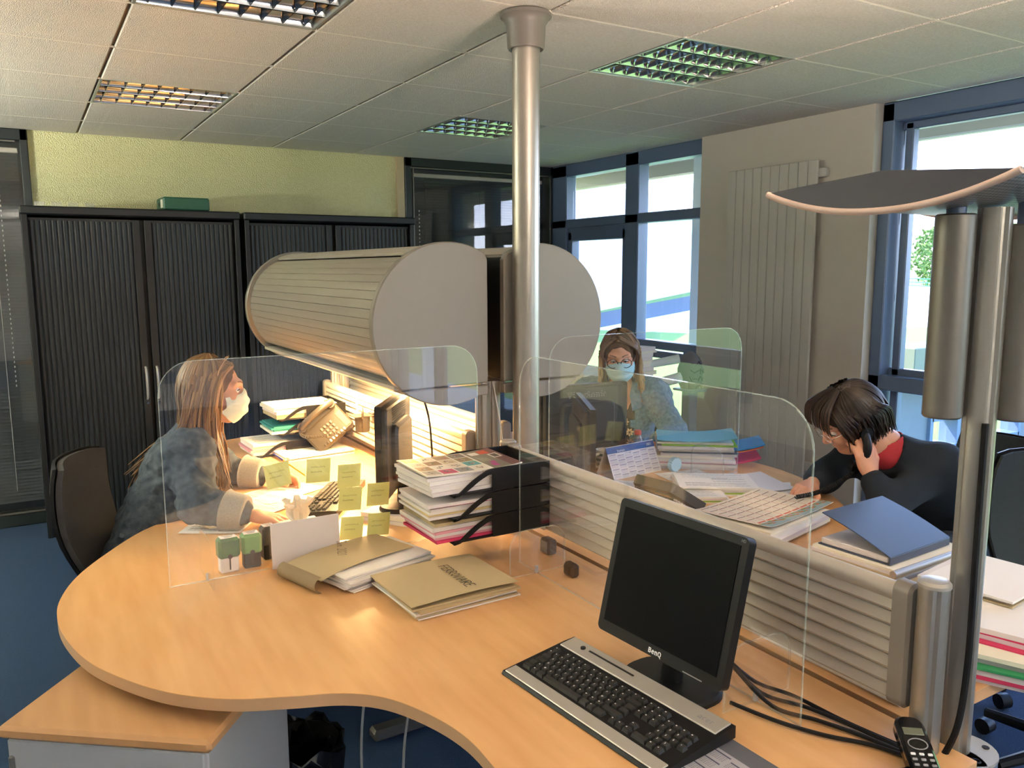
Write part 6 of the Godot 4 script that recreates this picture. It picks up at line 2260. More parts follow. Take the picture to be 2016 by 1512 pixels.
# ------------------------------------------------------------------ people
# five fingered hand: d along the fingers, n out of the back of the hand, t towards the thumb
func hand(s: Sdf, w: Vector3, d: Vector3, n: Vector3, t: Vector3, curls: Array, thumb_in := .3, sc := 1.0) -> void:
	var off := [.027, .009, -.009, -.026]
	var len := [[.040, .024, .019], [.044, .027, .020], [.041, .025, .019], [.032, .019, .017]]
	var kn := [.086, .090, .085, .077]
	s.cap(w - d * .02, w + d * .02, .023 * sc, .022 * sc, .012)
	for i in 4:
		var k0: Vector3 = w + d * .018 + t * off[i] * .55
		var k1: Vector3 = w + d * kn[i] * sc + t * off[i] * sc + n * (.004 - absf(off[i] - .008) * .15)
		s.cap(k0, k1, .0135 * sc, .0105 * sc, .012)
		var a := 0.0
		var p := k1
		for j in 3:
			a += curls[i] * [.75, 1.1, .75][j]
			var dir: Vector3 = (d * cos(a) - n * sin(a) + t * off[i] * 1.2).normalized()
			var q: Vector3 = p + dir * len[i][j] * sc
			s.cap(p, q, (.0092 - j * .0009) * sc, (.0084 - j * .0009) * sc, .004)
			p = q
	s.ell(w + d * .045 - n * .006, Basis(t, n, t.cross(n)), Vector3(.034, .013, .042) * sc, .012)
	var b0 := w + d * .018 + t * .020
	var td := (d * .62 + t * .62 - n * thumb_in).normalized()
	var b1 := b0 + td * .042 * sc
	var td2 := (d * .85 + t * (.35 - thumb_in * .6) - n * thumb_in).normalized()
	var b2 := b1 + td2 * .032 * sc
	s.cap(b0, b1, .0145 * sc, .0108 * sc, .012)
	s.cap(b1, b2, .0105 * sc, .0098 * sc, .004)
	s.cap(b2, b2 + (td2 + d * .3 - t * .15).normalized() * .025 * sc, .0098 * sc, .0080 * sc, .004)

func head_field(c: Vector3, b: Basis, neck: Vector3) -> Sdf:
	var lo := c.min(neck) - Vector3.ONE * .15
	var hi := c.max(neck) + Vector3.ONE * .15
	var s := Sdf.new(lo, hi, .0042)
	var L := func(x: float, y: float, z: float) -> Vector3: return c + b * Vector3(x, y, z)
	s.ell(L.call(0, .034, -.012), b, Vector3(.074, .088, .096), .02)
	s.ell(L.call(0, -.030, .030), b, Vector3(.060, .086, .064), .03)
	s.ell(L.call(0, -.098, .062), b, Vector3(.024, .020, .022), .02)
	for sd in [-1.0, 1.0]:
		s.ell(L.call(sd * .040, -.022, .062), b, Vector3(.026, .024, .026), .025)
		s.cap(L.call(sd * .012, .034, .090), L.call(sd * .048, .034, .074), .010, .010, .018)
		s.cap(L.call(sd * .056, -.050, .0), L.call(sd * .030, -.098, .050), .018, .016, .025)
	for sd in [-1.0, 1.0]: s.ell(L.call(sd * .031, .010, .101), b, Vector3(.019, .012, .016), .012, true)
	s.cap(L.call(0, .022, .090), L.call(0, -.024, .110), .0085, .0125, .014)
	for sd in [-1.0, 1.0]: s.ell(L.call(sd * .011, -.029, .099), b, Vector3(.008, .007, .010), .006)
	s.cap(L.call(-.018, -.058, .084), L.call(.018, -.058, .084), .0075, .0075, .008)
	s.cap(L.call(-.015, -.070, .082), L.call(.015, -.070, .082), .008, .008, .008)
	for sd in [-1.0, 1.0]:
		s.ell(L.call(sd * .076, -.004, -.006), b * Basis(Vector3.UP, -sd * .35), Vector3(.008, .031, .018), .008)
		s.ell(L.call(sd * .084, -.002, -.002), b, Vector3(.006, .018, .009), .006, true)
	s.cap(L.call(0, -.055, -.022), neck, .050, .053, .035)
	return s

func seg(s: Sdf, pts: Array, rad: Array, k := .03) -> void:
	for i in pts.size() - 1: s.cap(pts[i], pts[i + 1], rad[i], rad[i + 1], k)

# j: the joints; grow: thickness of cloth over the body
func torso(s: Sdf, j: Dictionary, grow: float, hem := 0.0) -> void:
	var sv: Vector3 = (j.shL - j.shR).normalized()
	for sd in [-1.0, 1.0]:
		var h: Vector3 = j.pel + sv * sd * .075
		var w: Vector3 = j.waist + sv * sd * .050
		var c: Vector3 = j.chest + sv * sd * .072
		seg(s, [h, w, c], [.118 + grow, .098 + grow, .102 + grow], .05)
		var sh: Vector3 = j.shL if sd > 0 else j.shR
		s.cap(c, sh, .085 + grow, .052 + grow, .06)
		s.cap(j.neck + (sh - j.neck) * .15 - Vector3(0, .03, 0), sh, .050 + grow, .050 + grow, .05)
		if j.has("bust"): s.ell(c + j.bust * .075 + sv * sd * .008 - Vector3(0, .03, 0), Basis(), Vector3.ONE * (.060 + grow), .04)

func arm(s: Sdf, j: Dictionary, side: String, grow: float, cut := 1.0, k := .03) -> void:
	var a: Vector3 = j["sh" + side]
	var e: Vector3 = j["el" + side]
	var w: Vector3 = j["wr" + side]
	w = e.lerp(w, cut)
	seg(s, [a, e, w], [.050 + grow, .038 + grow, lerpf(.036, .026, cut) + grow], k)

func legs(s: Sdf, j: Dictionary, grow: float) -> void:
	for sd in ["L", "R"]: seg(s, [j["hip" + sd], j["kn" + sd], j["an" + sd]], [.085 + grow, .058 + grow, .040 + grow], .04)

func bounds(j: Dictionary, keys: Array, m: float) -> Array:
	var lo := Vector3.ONE * 99.0
	var hi := -lo
	for k in keys:
		lo = lo.min(j[k]); hi = hi.max(j[k])
	return [lo - Vector3.ONE * m, hi + Vector3.ONE * m]

func add_legs(o: Node3D, j: Dictionary, f: Vector3, trousers: String) -> void:
	var sv: Vector3 = (j.shL - j.shR).normalized()
	j.hipL = j.pel + sv * .09; j.hipR = j.pel - sv * .09
	j.knL = j.hipL + f * .42 + sv * .03 - Vector3(0, .02, 0); j.knR = j.hipR + f * .42 - sv * .03 - Vector3(0, .02, 0)
	j.anL = j.knL - f * .06 - Vector3(0, .42, 0); j.anR = j.knR - f * .06 - Vector3(0, .42, 0)
	var bb := bounds(j, ["hipL", "hipR", "knL", "knR", "anL", "anR"], .16)
	var s := Sdf.new(bb[0], bb[1], .014)
	legs(s, j, .012)
	s.cap(j.hipL, j.hipR, .105, .105, .05)
	part("trousers", s.mesh(null, 1), mats[trousers], o)
	for sd in ["L", "R"]:
		var a: Vector3 = j["an" + sd]
		var sh := Sdf.new(a - Vector3(.30, .12, .30), a + Vector3(.30, .12, .30), .009)
		sh.cap(a - Vector3(0, .030, 0) - f * .03, a - Vector3(0, .042, 0) + f * .14, .042, .036, .03)
		sh.cap(a + Vector3(0, .02, 0), a - Vector3(0, .03, 0), .046, .044, .03)
		part("shoe", sh.mesh(null, 1), mats["black_plastic"], o)

# skin: one mesh of trunk, arms, head and hands
func skin_mesh(j: Dictionary, hb: Basis, hands: Array) -> ArrayMesh:
	var bb := bounds(j, ["pel", "shL", "shR", "elL", "elR", "wrL", "wrR", "neck"], .17)
	var s := Sdf.new(bb[0], bb[1], .012)
	torso(s, j, -.004)
	arm(s, j, "L", 0.0); arm(s, j, "R", 0.0)
	s.cap(j.neck + (j.head - j.neck) * .55, j.neck - Vector3(0, .03, 0), .048, .058, .04)
	var am := s.mesh(null, 1)
	am = head_field(j.head, hb, j.neck).mesh(am, 1)
	for h in hands:
		var w: Vector3 = h[0]
		var hs := Sdf.new(w + h[1] * .07 - Vector3.ONE * .135, w + h[1] * .07 + Vector3.ONE * .135, .0031)
		hand(hs, w, h[1], h[2], h[3], h[4], h[5])
		am = hs.mesh(am, 1)
	return am

func eyes(o: Node3D, c: Vector3, b: Basis, shut: float, brow: Color) -> void:
	for sd in [-1.0, 1.0]:
		var e := Mb.new()
		var p := c + b * Vector3(sd * .031, .008, .0785)
		var pr := []
		for k in 13: pr.append(Vector2(sin(PI * k / 12.0) * .0125, -cos(PI * k / 12.0) * .0125))
		e.lathe(Transform3D(b, p), pr, 16)
		var ey := part("eye", e, mats["eye_white"], o)
		var ir := Mb.new()
		ir.cyl(p + b * Vector3(sd * -.001, -.002, .0110), p + b * Vector3(sd * -.001, -.002, .0129), .0052, 14)
		part("iris", ir, mats["iris"], ey)
		var lid := Mb.new()
		var pts := []
		for k in 7:
			var u := k / 6.0 * 2.0 - 1.0
			pts.append(p + b * Vector3(u * .0145, .0055 - shut * .007 - .004 * u * u, .0120 - .006 * u * u))
		lid.tube(pts, .0018, 6)
		part("lashes", lid, mats["lash"], ey)
		var br := Mb.new()
		var bp := []
		for k in 6:
			var u := k / 5.0
			bp.append(c + b * Vector3(sd * (.014 + .036 * u), .034 + .007 * sin(u * 2.6), .0985 - .020 * u * u))
		br.tube(bp, .0030, 6, .0014)
		part("eyebrow", br, mat("brow_" + brow.to_html(false), brow, .7), o)

func face_mask(o: Node3D, c: Vector3, b: Basis, mn: String) -> void:
	var g := []
	for i in 25:
		var row := []
		for k in 19:
			var u := i / 12.0 - 1.0
			var v := k / 18.0
			var au := absf(u)
			var ph := u * 1.20
			var yt := .002 - .018 * au + .010 * exp(-u * u * 14.0)
			var yb := -.122 + .052 * au * au
			var zc: float
			if v < .3: zc = lerpf(.108, .128, v / .3)
			elif v < .65: zc = lerpf(.128, .122, (v - .3) / .35)
			else: zc = lerpf(.122, .074, pow((v - .65) / .35, 1.3))
			var pl := .0022 * sin(v * 22.0) * (1.0 - au) + .0015 * sin(u * 17.0 + v * 9.0) * au
			row.append(c + b * Vector3(sin(ph) * (.080 + pl), lerpf(yt, yb, v), cos(ph) * (zc - .004) + .004 + pl))
		g.append(row)
	var m := Mb.new()
	m.slab(g, .0016, b * Vector3(0, 0, 1))
	var mk := part("face_mask", m, mats[mn], o, 50.0)
	var l := Mb.new()
	for sd in [-1.0, 1.0]:
		for y in [[-.016, .020], [-.070, -.036]]:
			l.tube(curve([c + b * Vector3(sd * .074, y[0], .036), c + b * Vector3(sd * .080, lerpf(y[0], y[1], .6), .012), c + b * Vector3(sd * .085, y[1], -.016)], 3), .0014, 5)
	part("ear_loop", l, mats["white_print"], mk)

func spectacles(o: Node3D, c: Vector3, b: Basis, r: float, col: String, w := .0016) -> void:
	var m := Mb.new()
	for sd in [-1.0, 1.0]:
		var ring := []
		for k in 25: ring.append(c + b * Vector3(sd * .034 + cos(TAU * k / 24.0) * r * 1.12, .004 + sin(TAU * k / 24.0) * r, .112 - absf(cos(TAU * k / 24.0)) * .004 * (1.0 if cos(TAU * k / 24.0) * sd > 0 else 0.2)))
		m.tube(ring, w, 6, -1.0, false)
		m.tube([c + b * Vector3(sd * (.034 + r * 1.1), .008, .107), c + b * Vector3(sd * .078, .012, .03), c + b * Vector3(sd * .082, .006, -.02)], w, 6)
	m.tube(curve([c + b * Vector3(-.012, .008, .113), c + b * Vector3(0, .013, .116), c + b * Vector3(.012, .008, .113)], 3), w, 6)
	part("glasses", m, mats[col], o)

# bundles of hair: each strand runs through points given in the head's own frame
func strands(o: Node3D, called: String, c: Vector3, b: Basis, paths: Array, tones: Array, r := .0046) -> void:
	var m := Mb.new()
	m.use_col = true
	for p in paths:
		var t := rng.randf()
		var col: Color = tones[0].lerp(tones[1], t)
		m.cc = col.srgb_to_linear()
		var pts: Array = p.map(func(q): return c + b * q)
		m.tube(curve(pts, 4), r * rng.randf_range(.75, 1.25), 5, .0012, false)
	var hm := mat("strands", Color.WHITE, .42)
	hm.vertex_color_use_as_albedo = true
	part(called, m, hm, o, 70.0)

# strands combed from the crown down over the scalp, from the side (60 degrees) round to the nape
func back_hair(n: int, ys: Array, rx: float, rz: float) -> Array:
	var out := []
	for k in n:
		var an := deg_to_rad(rng.randf_range(62, 180))
		var sd := 1.0 if k % 2 else -1.0
		var d := Vector3(sin(an) * sd * rx, 0, cos(an) * rz)
		var c := Vector3(0, 0, -.020)
		var p := [c + Vector3(d.x * .12, .136, d.z * .12), c + Vector3(d.x * .66, .112, d.z * .66), c + Vector3(d.x * .98, .055, d.z * .98)]
		for y in ys: p.append(c + Vector3(d.x * y[1] + rng.randf_range(-.007, .007), y[0] + rng.randf_range(-.012, .012), d.z * y[1] + rng.randf_range(-.007, .007)))
		out.append(p)
	return out

func scalp(o: Node3D, c: Vector3, b: Basis, rad: Vector3, ctr: Vector3, brow: float, mn: String, extra := []) -> void:
	var s := Sdf.new(c - Vector3.ONE * .20, c + Vector3.ONE * .20, .006)
	s.ell(c + b * ctr, b, rad, .02)
	for e in extra: s.ell(c + b * e[0], b, e[1], .03)
	s.ell(c + b * Vector3(0, brow - .10, .100), b, Vector3(.068, .100, .085), .015, true)
	s.wrinkle(.004, 18.0, 3, Vector3(1.6, .5, 1.6))
	part("hair", s.mesh(null, 1), mats[mn], o)

func people() -> void:
	woman_left()
	woman_far()
	woman_phone()

func woman_left() -> void:
	var o := thing("person", "woman with long fair hair, white mask and grey denim jacket writing at the left desk", "person")
	var j := {"head": Vector3(.83, 1.145, -.815), "neck": Vector3(.765, 1.005, -.822), "chest": Vector3(.700, .865, -.810), "waist": Vector3(.615, .70, -.795), "pel": Vector3(.565, .565, -.785), "shR": Vector3(.705, .945, -.665), "elR": Vector3(.700, .800, -.500), "wrR": Vector3(.850, .768, -.395), "shL": Vector3(.790, .945, -.975), "elL": Vector3(.885, .785, -1.05), "wrL": Vector3(1.040, .765, -.925)}
	var f := Vector3(.96, -.06, .22).normalized()
	var up := Vector3(.05, 1, .0)
	up = (up - f * up.dot(f)).normalized()
	var hb := Basis(up.cross(f), up, f)
	var hands := [
		[j.wrR, Vector3(.90, -.20, .40).normalized(), Vector3(.15, .98, .10).normalized(), Vector3(.36, 0, -.93).normalized(), [.25, .25, .3, .35], .35],
		[j.wrL, Vector3(.86, -.10, .42).normalized(), Vector3(.10, .80, -.55).normalized(), Vector3(.28, .58, .70).normalized(), [.55, .70, .85, .95], .55]]
	for h in hands:
		h[2] = (h[2] - h[1] * h[2].dot(h[1])).normalized()
		h[3] = (h[3] - h[1] * h[3].dot(h[1]) - h[2] * h[3].dot(h[2])).normalized()
	part("body", skin_mesh(j, hb, hands), mats["skin"], o)
	eyes(o, j.head, hb, .2, Color("6b4f38"))
	face_mask(o, j.head, hb, "mask_pale")
	# jacket with rolled cuffs and collar
	var bb := bounds(j, ["pel", "shL", "shR", "elL", "elR", "wrL", "wrR", "neck"], .19)
	var s := Sdf.new(bb[0], bb[1], .0105)
	torso(s, j, .022)
	arm(s, j, "R", .022, .74, .035); arm(s, j, "L", .022, .74, .035)
	s.wrinkle(.014, 15.0, 5, Vector3(1.0, 1.5, 1.0))
	s.ell(j.neck + Vector3(.02, .03, 0), Basis(), Vector3(.075, .06, .07), .015, true)
	part("jacket", s.mesh(null, 1), mats["denim_dark"], o)
	for sd in ["R", "L"]:
		var e: Vector3 = j["el" + sd]
		var w: Vector3 = j["wr" + sd]
		var cf := Mb.new()
		cf.tube([e.lerp(w, .52), e.lerp(w, .56), e.lerp(w, .86), e.lerp(w, .90)], .074, 20, .060)
		part("cuff", cf, mats["cuff_denim"], o)
	var col := Mb.new()
	var g := []
	for i in 9:
		var an := lerpf(.9, TAU - .9, i / 8.0)
		var dv := Vector3(cos(an), 0, sin(an))
		g.append([j.neck + dv * .062 + Vector3(.0, .045, 0), j.neck + dv * .100 + Vector3(0, .0, 0)])
	col.slab(g, .004, Vector3(0, 1, 0))
	part("collar", col, mats["denim_dark"], o, 60.0)
	var st := Mb.new()
	for sd in [["shR", 1.0], ["shL", -1.0]]:
		var c: Vector3 = j[sd[0]]
		var ring := []
		for k in 13:
			var an := PI * k / 12.0
			ring.append(c + Vector3(-.02 + cos(an) * .072, sin(an) * .070, -sd[1] * .035))
		st.tube(ring, .0022, 5)
	part("seam", st, mats["cuff_denim"], o)
	var bt := Mb.new()
	for k in 2: bt.cyl(Vector3(.47 + k * .03, .69 - k * .02, -.655), Vector3(.468 + k * .03, .69 - k * .02, -.645), .008, 12)
	part("button", bt, mats["steel"], o)
	# hair: swept back from the brow, falling over the near shoulder and down the back
	scalp(o, j.head, hb, Vector3(.086, .096, .104), Vector3(0, .036, -.022), .082, "hair_brown", [[Vector3(0, -.03, -.055), Vector3(.078, .09, .060)]])
	var paths := []
	for k in 210:
		var u := rng.randf()
		var sd := -1.0 if k % 4 else 1.0
		var z0 := lerpf(.062, -.075, u)
		var x0 := rng.randf_range(.005, .050) * sd
		var root := Vector3(x0, .125 - .9 * z0 * z0 * 6.0 - absf(x0) * .25, z0)
		var out := Vector3(sd * (.090 + rng.randf_range(-.004, .010)), .060 - .02 * u, lerpf(.030, -.085, u))
		var ear := Vector3(sd * (.094 + rng.randf_range(-.006, .012)), -.030, lerpf(.012, -.100, u))
		var shl := Vector3(sd * (.105 + .03 * u) + rng.randf_range(-.010, .010), -.13, lerpf(.010, -.120, u) + rng.randf_range(-.008, .008))
		var mid := Vector3(sd * (.150 if u < .55 else .11) + rng.randf_range(-.012, .012), -.235, lerpf(.035, -.235, u * u) + rng.randf_range(-.010, .010))
		var end := Vector3(sd * (.165 if u < .55 else .10) + rng.randf_range(-.010, .010), -.345 + rng.randf_range(-.03, .03) + .03 * u, lerpf(.060, -.30, u * u) + rng.randf_range(-.012, .012))
		paths.append([root, out, ear, shl, mid, end])
	paths.append_array(back_hair(120, [[-.02, 1.03], [-.10, .98], [-.20, 1.08], [-.29, 1.25]], .094, .106))
	strands(o, "hair_strands", j.head, hb, paths, [Color("5f4226"), Color("a67f4c")], .0075)
	# sunglasses pushed up into the hair
	var gl := Mb.new()
	for sd in [-1.0, 1.0]:
		gl.tube(curve([j.head + hb * Vector3(sd * .03, .128, .045), j.head + hb * Vector3(sd * .07, .118, .035), j.head + hb * Vector3(sd * .093, .085, .018), j.head + hb * Vector3(sd * .097, .03, .010)], 3), .0022, 6)
	gl.tube([j.head + hb * Vector3(-.03, .128, .045), j.head + hb * Vector3(0, .134, .05), j.head + hb * Vector3(.03, .128, .045)], .0022, 6)
	part("glasses", gl, mat("tortoise", Color("b98f62"), .3), o)
	add_legs(o, j, Vector3(.93, 0, .30).normalized(), "denim_dark")

func woman_far() -> void:
	var o := thing("person", "woman with round glasses, blue mask and open blue denim jacket behind the monitors", "person")
	var f := Vector3(-.60, -.30, .74).normalized()
	var sv := Vector3(.78, 0, .62)
	var hc := Vector3(2.865, 1.152, -.935)
	var fl := Vector3(-.62, 0, .78)
	var nk := hc + Vector3(.055, -.150, -.055)
	var j := {"head": hc, "neck": nk, "chest": nk + Vector3(.03, -.17, -.05), "waist": nk + Vector3(.06, -.34, -.09), "pel": nk + Vector3(.085, -.46, -.12), "shL": nk + sv * .172 + Vector3(.0, -.062, -.0), "shR": nk - sv * .172 + Vector3(.0, -.062, -.0)}
	j.bust = fl
	j.elL = Vector3(3.005, .775, -.66); j.wrL = Vector3(2.80, .765, -.56)
	j.elR = Vector3(2.63, .775, -.98); j.wrR = Vector3(2.60, .765, -.76)
	var up := Vector3(.0, 1, .0)
	up = (up - f * up.dot(f)).normalized()
	var hb := Basis(up.cross(f), up, f) * Basis(Vector3.BACK, .06)
	var hands := []
	for sd in ["L", "R"]:
		var d: Vector3 = (j["wr" + sd] - j["el" + sd]).normalized()
		var n := Vector3.UP
		n = (n - d * n.dot(d)).normalized()
		var t := d.cross(n) * (1.0 if sd == "L" else -1.0)
		hands.append([j["wr" + sd], d, n, t, [.3, .3, .35, .4], .3])
	part("body", skin_mesh(j, hb, hands), mats["skin"], o)
	eyes(o, hc, hb, .75, Color("5b4636"))
	face_mask(o, hc, hb, "mask_blue")
	spectacles(o, hc, hb, .0235, "lash", .0019)
	# dark flowered top with a deep neckline
	var bb := bounds(j, ["pel", "shL", "shR", "neck"], .17)
	var s := Sdf.new(bb[0], bb[1], .010)
	torso(s, j, .004)
	s.ell(nk + fl * .075 + Vector3(0, -.045, 0), Basis(), Vector3(.072, .125, .072), .012, true)
	s.cap(nk + Vector3(0, .06, 0), nk + Vector3(0, .02, 0), .01, .01, .01)
	part("top", s.mesh(null, 1), mats["floral"], o)
	var fw := Mb.new()
	var c2: Vector3 = j.chest
	for k in 9:
		var q: Vector3 = c2 + fl * .172 + sv * [.03, -.02, .055, -.045, .01, .06, -.05, .035, -.01][k] + Vector3(0, [-.02, -.05, -.075, -.01, -.10, -.13, -.12, -.17, -.16][k], 0)
		for p in 7:
			var an := TAU * p / 7.0 + k
			var a := sv * cos(an) + Vector3(0, sin(an), 0)
			var e := sv * -sin(an) + Vector3(0, cos(an), 0)
			fw.qn(q + a * .003, q + a * .014 + e * .006, q + a * .024, q + a * .014 - e * .006, fl)
	part("flower_print", fw, mat("flower", Color("c9a98a"), .8), o, 0.0)
	bb = bounds(j, ["pel", "shL", "shR", "elL", "elR", "wrL", "wrR", "neck"], .19)
	s = Sdf.new(bb[0], bb[1], .010)
	torso(s, j, .022)
	arm(s, j, "L", .022, .92, .035); arm(s, j, "R", .022, .92, .035)
	s.wrinkle(.014, 15.0, 8, Vector3(1.0, 1.6, 1.0))
	s.ell(j.chest + fl * .19 + Vector3(0, .02, 0), Basis(sv, Vector3.UP, fl), Vector3(.085, .40, .17), .012, true)
	s.ell(nk + Vector3(0, .03, 0), Basis(), Vector3(.072, .06, .072), .015, true)
	part("jacket", s.mesh(null, 1), mats["denim_blue"], o)
	# lapels, pocket flap and its button
	for sd in [1.0, -1.0]:
		var la := Mb.new()
		var base: Vector3 = nk + Vector3(0, -.005, 0)
		var p0: Vector3 = base + sv * sd * .060 + fl * .025 + Vector3(0, .02, 0)
		var p1: Vector3 = base + sv * sd * .100 + fl * .075 + Vector3(0, -.035, 0)
		var p2: Vector3 = base + sv * sd * .108 + fl * .120 + Vector3(0, -.105, 0)
		var p3: Vector3 = base + sv * sd * .060 + fl * .130 + Vector3(0, -.125, 0)
		var p4: Vector3 = base + sv * sd * .045 + fl * .085 + Vector3(0, -.05, 0)
		la.slab([[p0, p4], [p1, p4.lerp(p3, .5)], [p2, p3]], .004, fl + Vector3(0, .4, 0))
		part("lapel", la, mats["denim_blue"], o, 50.0)
	var pk := Mb.new()
	var pc: Vector3 = j.chest + sv * .105 + fl * .137 + Vector3(0, -.035, 0)
	var pn := (fl + sv * .35).normalized()
	var ps := Vector3.UP.cross(pn).normalized()
	var pt := Transform3D(Basis(ps, pn, ps.cross(pn)), pc)
	pk.prism(pt, PackedVector2Array([Vector2(-.05, -.022), Vector2(.05, -.022), Vector2(.05, .016), Vector2(0, .032), Vector2(-.05, .016)]), 0, .006, .002)
	var fp := part("pocket_flap", pk, mats["denim_blue"], o)
	var pb := Mb.new()
	pb.cyl(pt * Vector3(0, .006, .012), pt * Vector3(0, .009, .012), .0075, 14)
	part("button", pb, mat("copper", Color("b4764e"), .3, .8), fp)
	var nl := Mb.new()
	nl.tube(curve([nk + sv * -.055 + Vector3(0, .0, 0), nk + fl * .075 + Vector3(0, -.055, 0), nk + sv * .055 + Vector3(0, 0, 0)], 6), .0012, 5)
	nl.box(Transform3D(Basis(sv, Vector3.UP, fl), nk + fl * .078 + Vector3(0, -.056, 0)), Vector3(.018, .005, .003), .001)
	part("necklace", nl, mats["chrome"], o)
	# hair: side parted, brown at the root and blond at the ends, to below the shoulders
	scalp(o, hc, hb, Vector3(.086, .097, .106), Vector3(0, .034, -.020), .078, "hair_brown", [[Vector3(0, -.03, -.055), Vector3(.076, .09, .055)]])
	for batch in [[90, Color("54402f"), Color("8d6f4e"), 0.0], [55, Color("9b7d56"), Color("cdb48c"), 1.0]]:
		var paths := []
		for k in batch[0]:
			var sd := 1.0 if k % 2 else -1.0
			var u := rng.randf()
			var z0 := lerpf(.070, -.06, u)
			var root := Vector3(-.012 + sd * rng.randf_range(.0, .03), .128 - z0 * z0 * 4.5, z0)
			var brow := Vector3(sd * (.078 + .012 * u + rng.randf_range(-.003, .004)), .065 - .01 * u, lerpf(.062, -.06, u))
			var ear := Vector3(sd * (.092 + rng.randf_range(-.004, .008)), -.01, lerpf(.034, -.075, u))
			var jaw := Vector3(sd * (.092 + rng.randf_range(-.012, .016)), -.09, lerpf(.035, -.07, u) + rng.randf_range(-.008, .008))
			var shd := Vector3(sd * (.098 + rng.randf_range(-.014, .018)), -.17, lerpf(.055, -.06, u))
			var end := Vector3(sd * (.094 + rng.randf_range(-.016, .018)), -.255 + rng.randf_range(-.03, .03), lerpf(.085, -.02, u))
			if batch[3] == 0.0: paths.append([root, brow, ear, jaw, shd, end])
			else: paths.append([ear + Vector3(sd * .006, .02, .004), jaw + Vector3(sd * .008, 0, .004), shd + Vector3(sd * .008, 0, .006), end + Vector3(sd * .006, -.01, .006)])
		if batch[3] == 0.0: paths.append_array(back_hair(70, [[-.02, 1.02], [-.10, .95], [-.20, .92]], .094, .106))
		strands(o, "hair_strands", hc, hb, paths, [batch[1], batch[2]], .0068)
	add_legs(o, j, fl, "denim_dark")

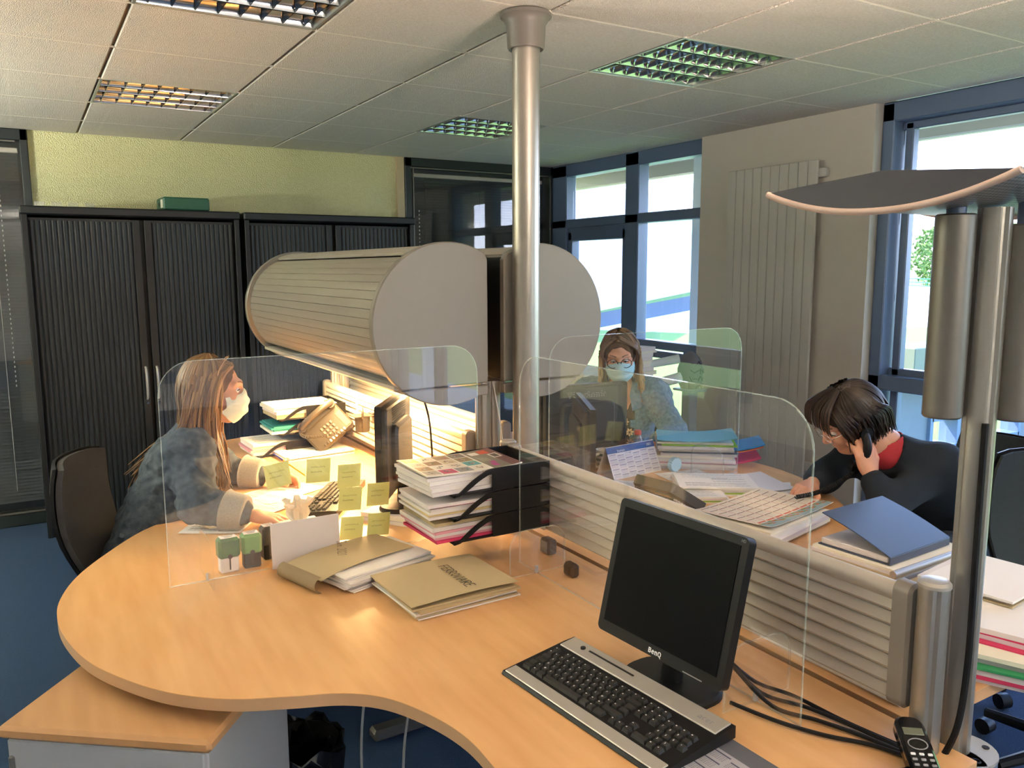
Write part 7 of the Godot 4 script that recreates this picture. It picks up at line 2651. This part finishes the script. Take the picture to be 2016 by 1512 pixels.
func woman_phone() -> void:
	var o := thing("person", "short haired woman in a dark cardigan bending over the right desk, on the telephone", "person")
	var hc := Vector3(2.815, 1.045, .475)
	var f := Vector3(-.74, -.56, -.36).normalized()
	var up := Vector3(-.52, .85, .0)
	up = (up - f * up.dot(f)).normalized()
	var hb := Basis(up.cross(f), up, f)
	var nk := Vector3(2.955, .955, .545)
	var j := {"head": hc, "neck": nk, "chest": Vector3(3.085, .825, .575), "waist": Vector3(3.22, .68, .60), "pel": Vector3(3.31, .565, .62), "shL": Vector3(3.035, .885, .705), "elL": Vector3(2.800, .765, .665), "wrL": Vector3(2.800, .862, .590), "shR": Vector3(3.020, .890, .400), "elR": Vector3(2.880, .790, .335), "wrR": Vector3(2.730, .792, .395)}
	var d1 := Vector3(-.20, .93, -.20).normalized()
	var hands := [
		[j.wrL, d1, Vector3(-.35, .0, .94), Vector3(.80, .35, .35), [.42, .40, .42, .50], .35],
		[j.wrR, Vector3(-.92, .02, .36).normalized(), Vector3(-.1, .9, .3), Vector3(.3, -.2, .9), [.35, .45, .55, .6], .5]]
	for h in hands:
		h[2] = (h[2] - h[1] * h[2].dot(h[1])).normalized()
		h[3] = (h[3] - h[1] * h[3].dot(h[1]) - h[2] * h[3].dot(h[2])).normalized()
	part("body", skin_mesh(j, hb, hands), mats["skin"], o)
	eyes(o, hc, hb, .6, Color("2c211b"))
	spectacles(o, hc, hb, .019, "chrome", .0013)
	var bb := bounds(j, ["pel", "shL", "shR", "neck"], .17)
	var s := Sdf.new(bb[0], bb[1], .010)
	torso(s, j, .006)
	s.cap(nk + Vector3(.0, -.03, 0), nk + Vector3(-.005, .012, .0), .066, .060, .03)
	s.ell(nk + Vector3(-.015, .035, -.005), hb, Vector3(.058, .05, .058), .012, true)
	part("top", s.mesh(null, 1), mats["red_top"], o)
	bb = bounds(j, ["pel", "shL", "shR", "elL", "elR", "wrL", "wrR", "neck"], .19)
	s = Sdf.new(bb[0], bb[1], .0105)
	torso(s, j, .020)
	arm(s, j, "L", .018, .72, .035); arm(s, j, "R", .018, .62, .035)
	s.wrinkle(.007, 7.0, 12)
	s.ell(nk + Vector3(-.045, -.015, .0), Basis(), Vector3(.075, .085, .078), .012, true)
	part("cardigan", s.mesh(null, 1), mats["navy_knit"], o)
	# short layered bob
	scalp(o, hc, hb, Vector3(.094, .102, .112), Vector3(0, .036, -.022), .060, "hair_dark", [[Vector3(0, -.02, -.070), Vector3(.086, .085, .055)], [Vector3(.068, .0, .01), Vector3(.028, .055, .055)], [Vector3(-.068, .0, .01), Vector3(.028, .055, .055)]])
	var paths := []
	for k in 170:
		var sd := 1.0 if k % 3 else -1.0
		var u := rng.randf()
		var z0 := lerpf(.075, -.07, u)
		var root := Vector3(-.01 + sd * rng.randf_range(0, .03), .138 - z0 * z0 * 5.0, z0 - .02)
		var side := Vector3(sd * (.092 + rng.randf_range(-.002, .006)), .070 - .01 * u, lerpf(.075, -.09, u))
		var low := Vector3(sd * (.100 - .012 * u + rng.randf_range(-.004, .006)), .005, lerpf(.070, -.125, u))
		var end := Vector3(sd * (.088 - .03 * u) + rng.randf_range(-.006, .006), -.052 - .05 * u + rng.randf_range(-.015, .012), lerpf(.072, -.125, u) + rng.randf_range(-.01, .01))
		paths.append([root, side, low, end])
	for k in 40:
		var x := rng.randf_range(-.07, .07)
		paths.append([Vector3(x * .3, .140, -.01), Vector3(x, .118, .075), Vector3(x * 1.15, .070, .106), Vector3(x * 1.2, .038 + rng.randf_range(-.01, .01), .110)])
	paths.append_array(back_hair(170, [[.0, 1.02], [-.05, .93], [-.085, .84]], .104, .122))
	strands(o, "hair_strands", hc, hb, paths, [Color("1b1410"), Color("42332a")], .0058)
	add_legs(o, j, Vector3(-1, 0, -.04).normalized(), "denim_dark")
	# the receiver at her ear and its coiled cord
	var rc := thing("telephone_receiver", "dark telephone receiver held to the short haired woman's ear", "receiver")
	var ear := hc + hb * Vector3(.098, -.012, .004)
	var mouth := hc + hb * Vector3(.078, -.130, .085)
	var out := hb * Vector3(.035, 0, .0)
	var rm := Mb.new()
	rm.tube(curve([ear, ear.lerp(mouth, .3) + out, ear.lerp(mouth, .65) + out, mouth], 5), .0155, 10)
	rm.cyl(ear - out * .35, ear + out * .45, .024, 16)
	rm.cyl(mouth - out * .3, mouth + out * .45, .022, 16)
	part("handset", rm, mats["black_plastic"], rc)
	var co := thing("coiled_cord", "black coiled cord running from the receiver down to the desk", "cord")
	var cp := []
	var a := mouth + out * .3 + Vector3(0, -.01, 0)
	var b := Vector3(2.52, .80, .50)
	var dv := (b - a).normalized()
	var s1 := dv.cross(Vector3.UP).normalized()
	var s2 := s1.cross(dv)
	for k in 420:
		var u := k / 419.0
		var r := .0065 * smoothstep(0.0, .12, u)
		cp.append(a.lerp(b, u) + Vector3(0, -.02 * sin(u * PI), 0) + (s1 * cos(u * 220.0) + s2 * sin(u * 220.0)) * r)
	var cm := Mb.new()
	cm.tube(cp, .0023, 5)
	part("coil", cm, mats["black_plastic"], co, 80.0)
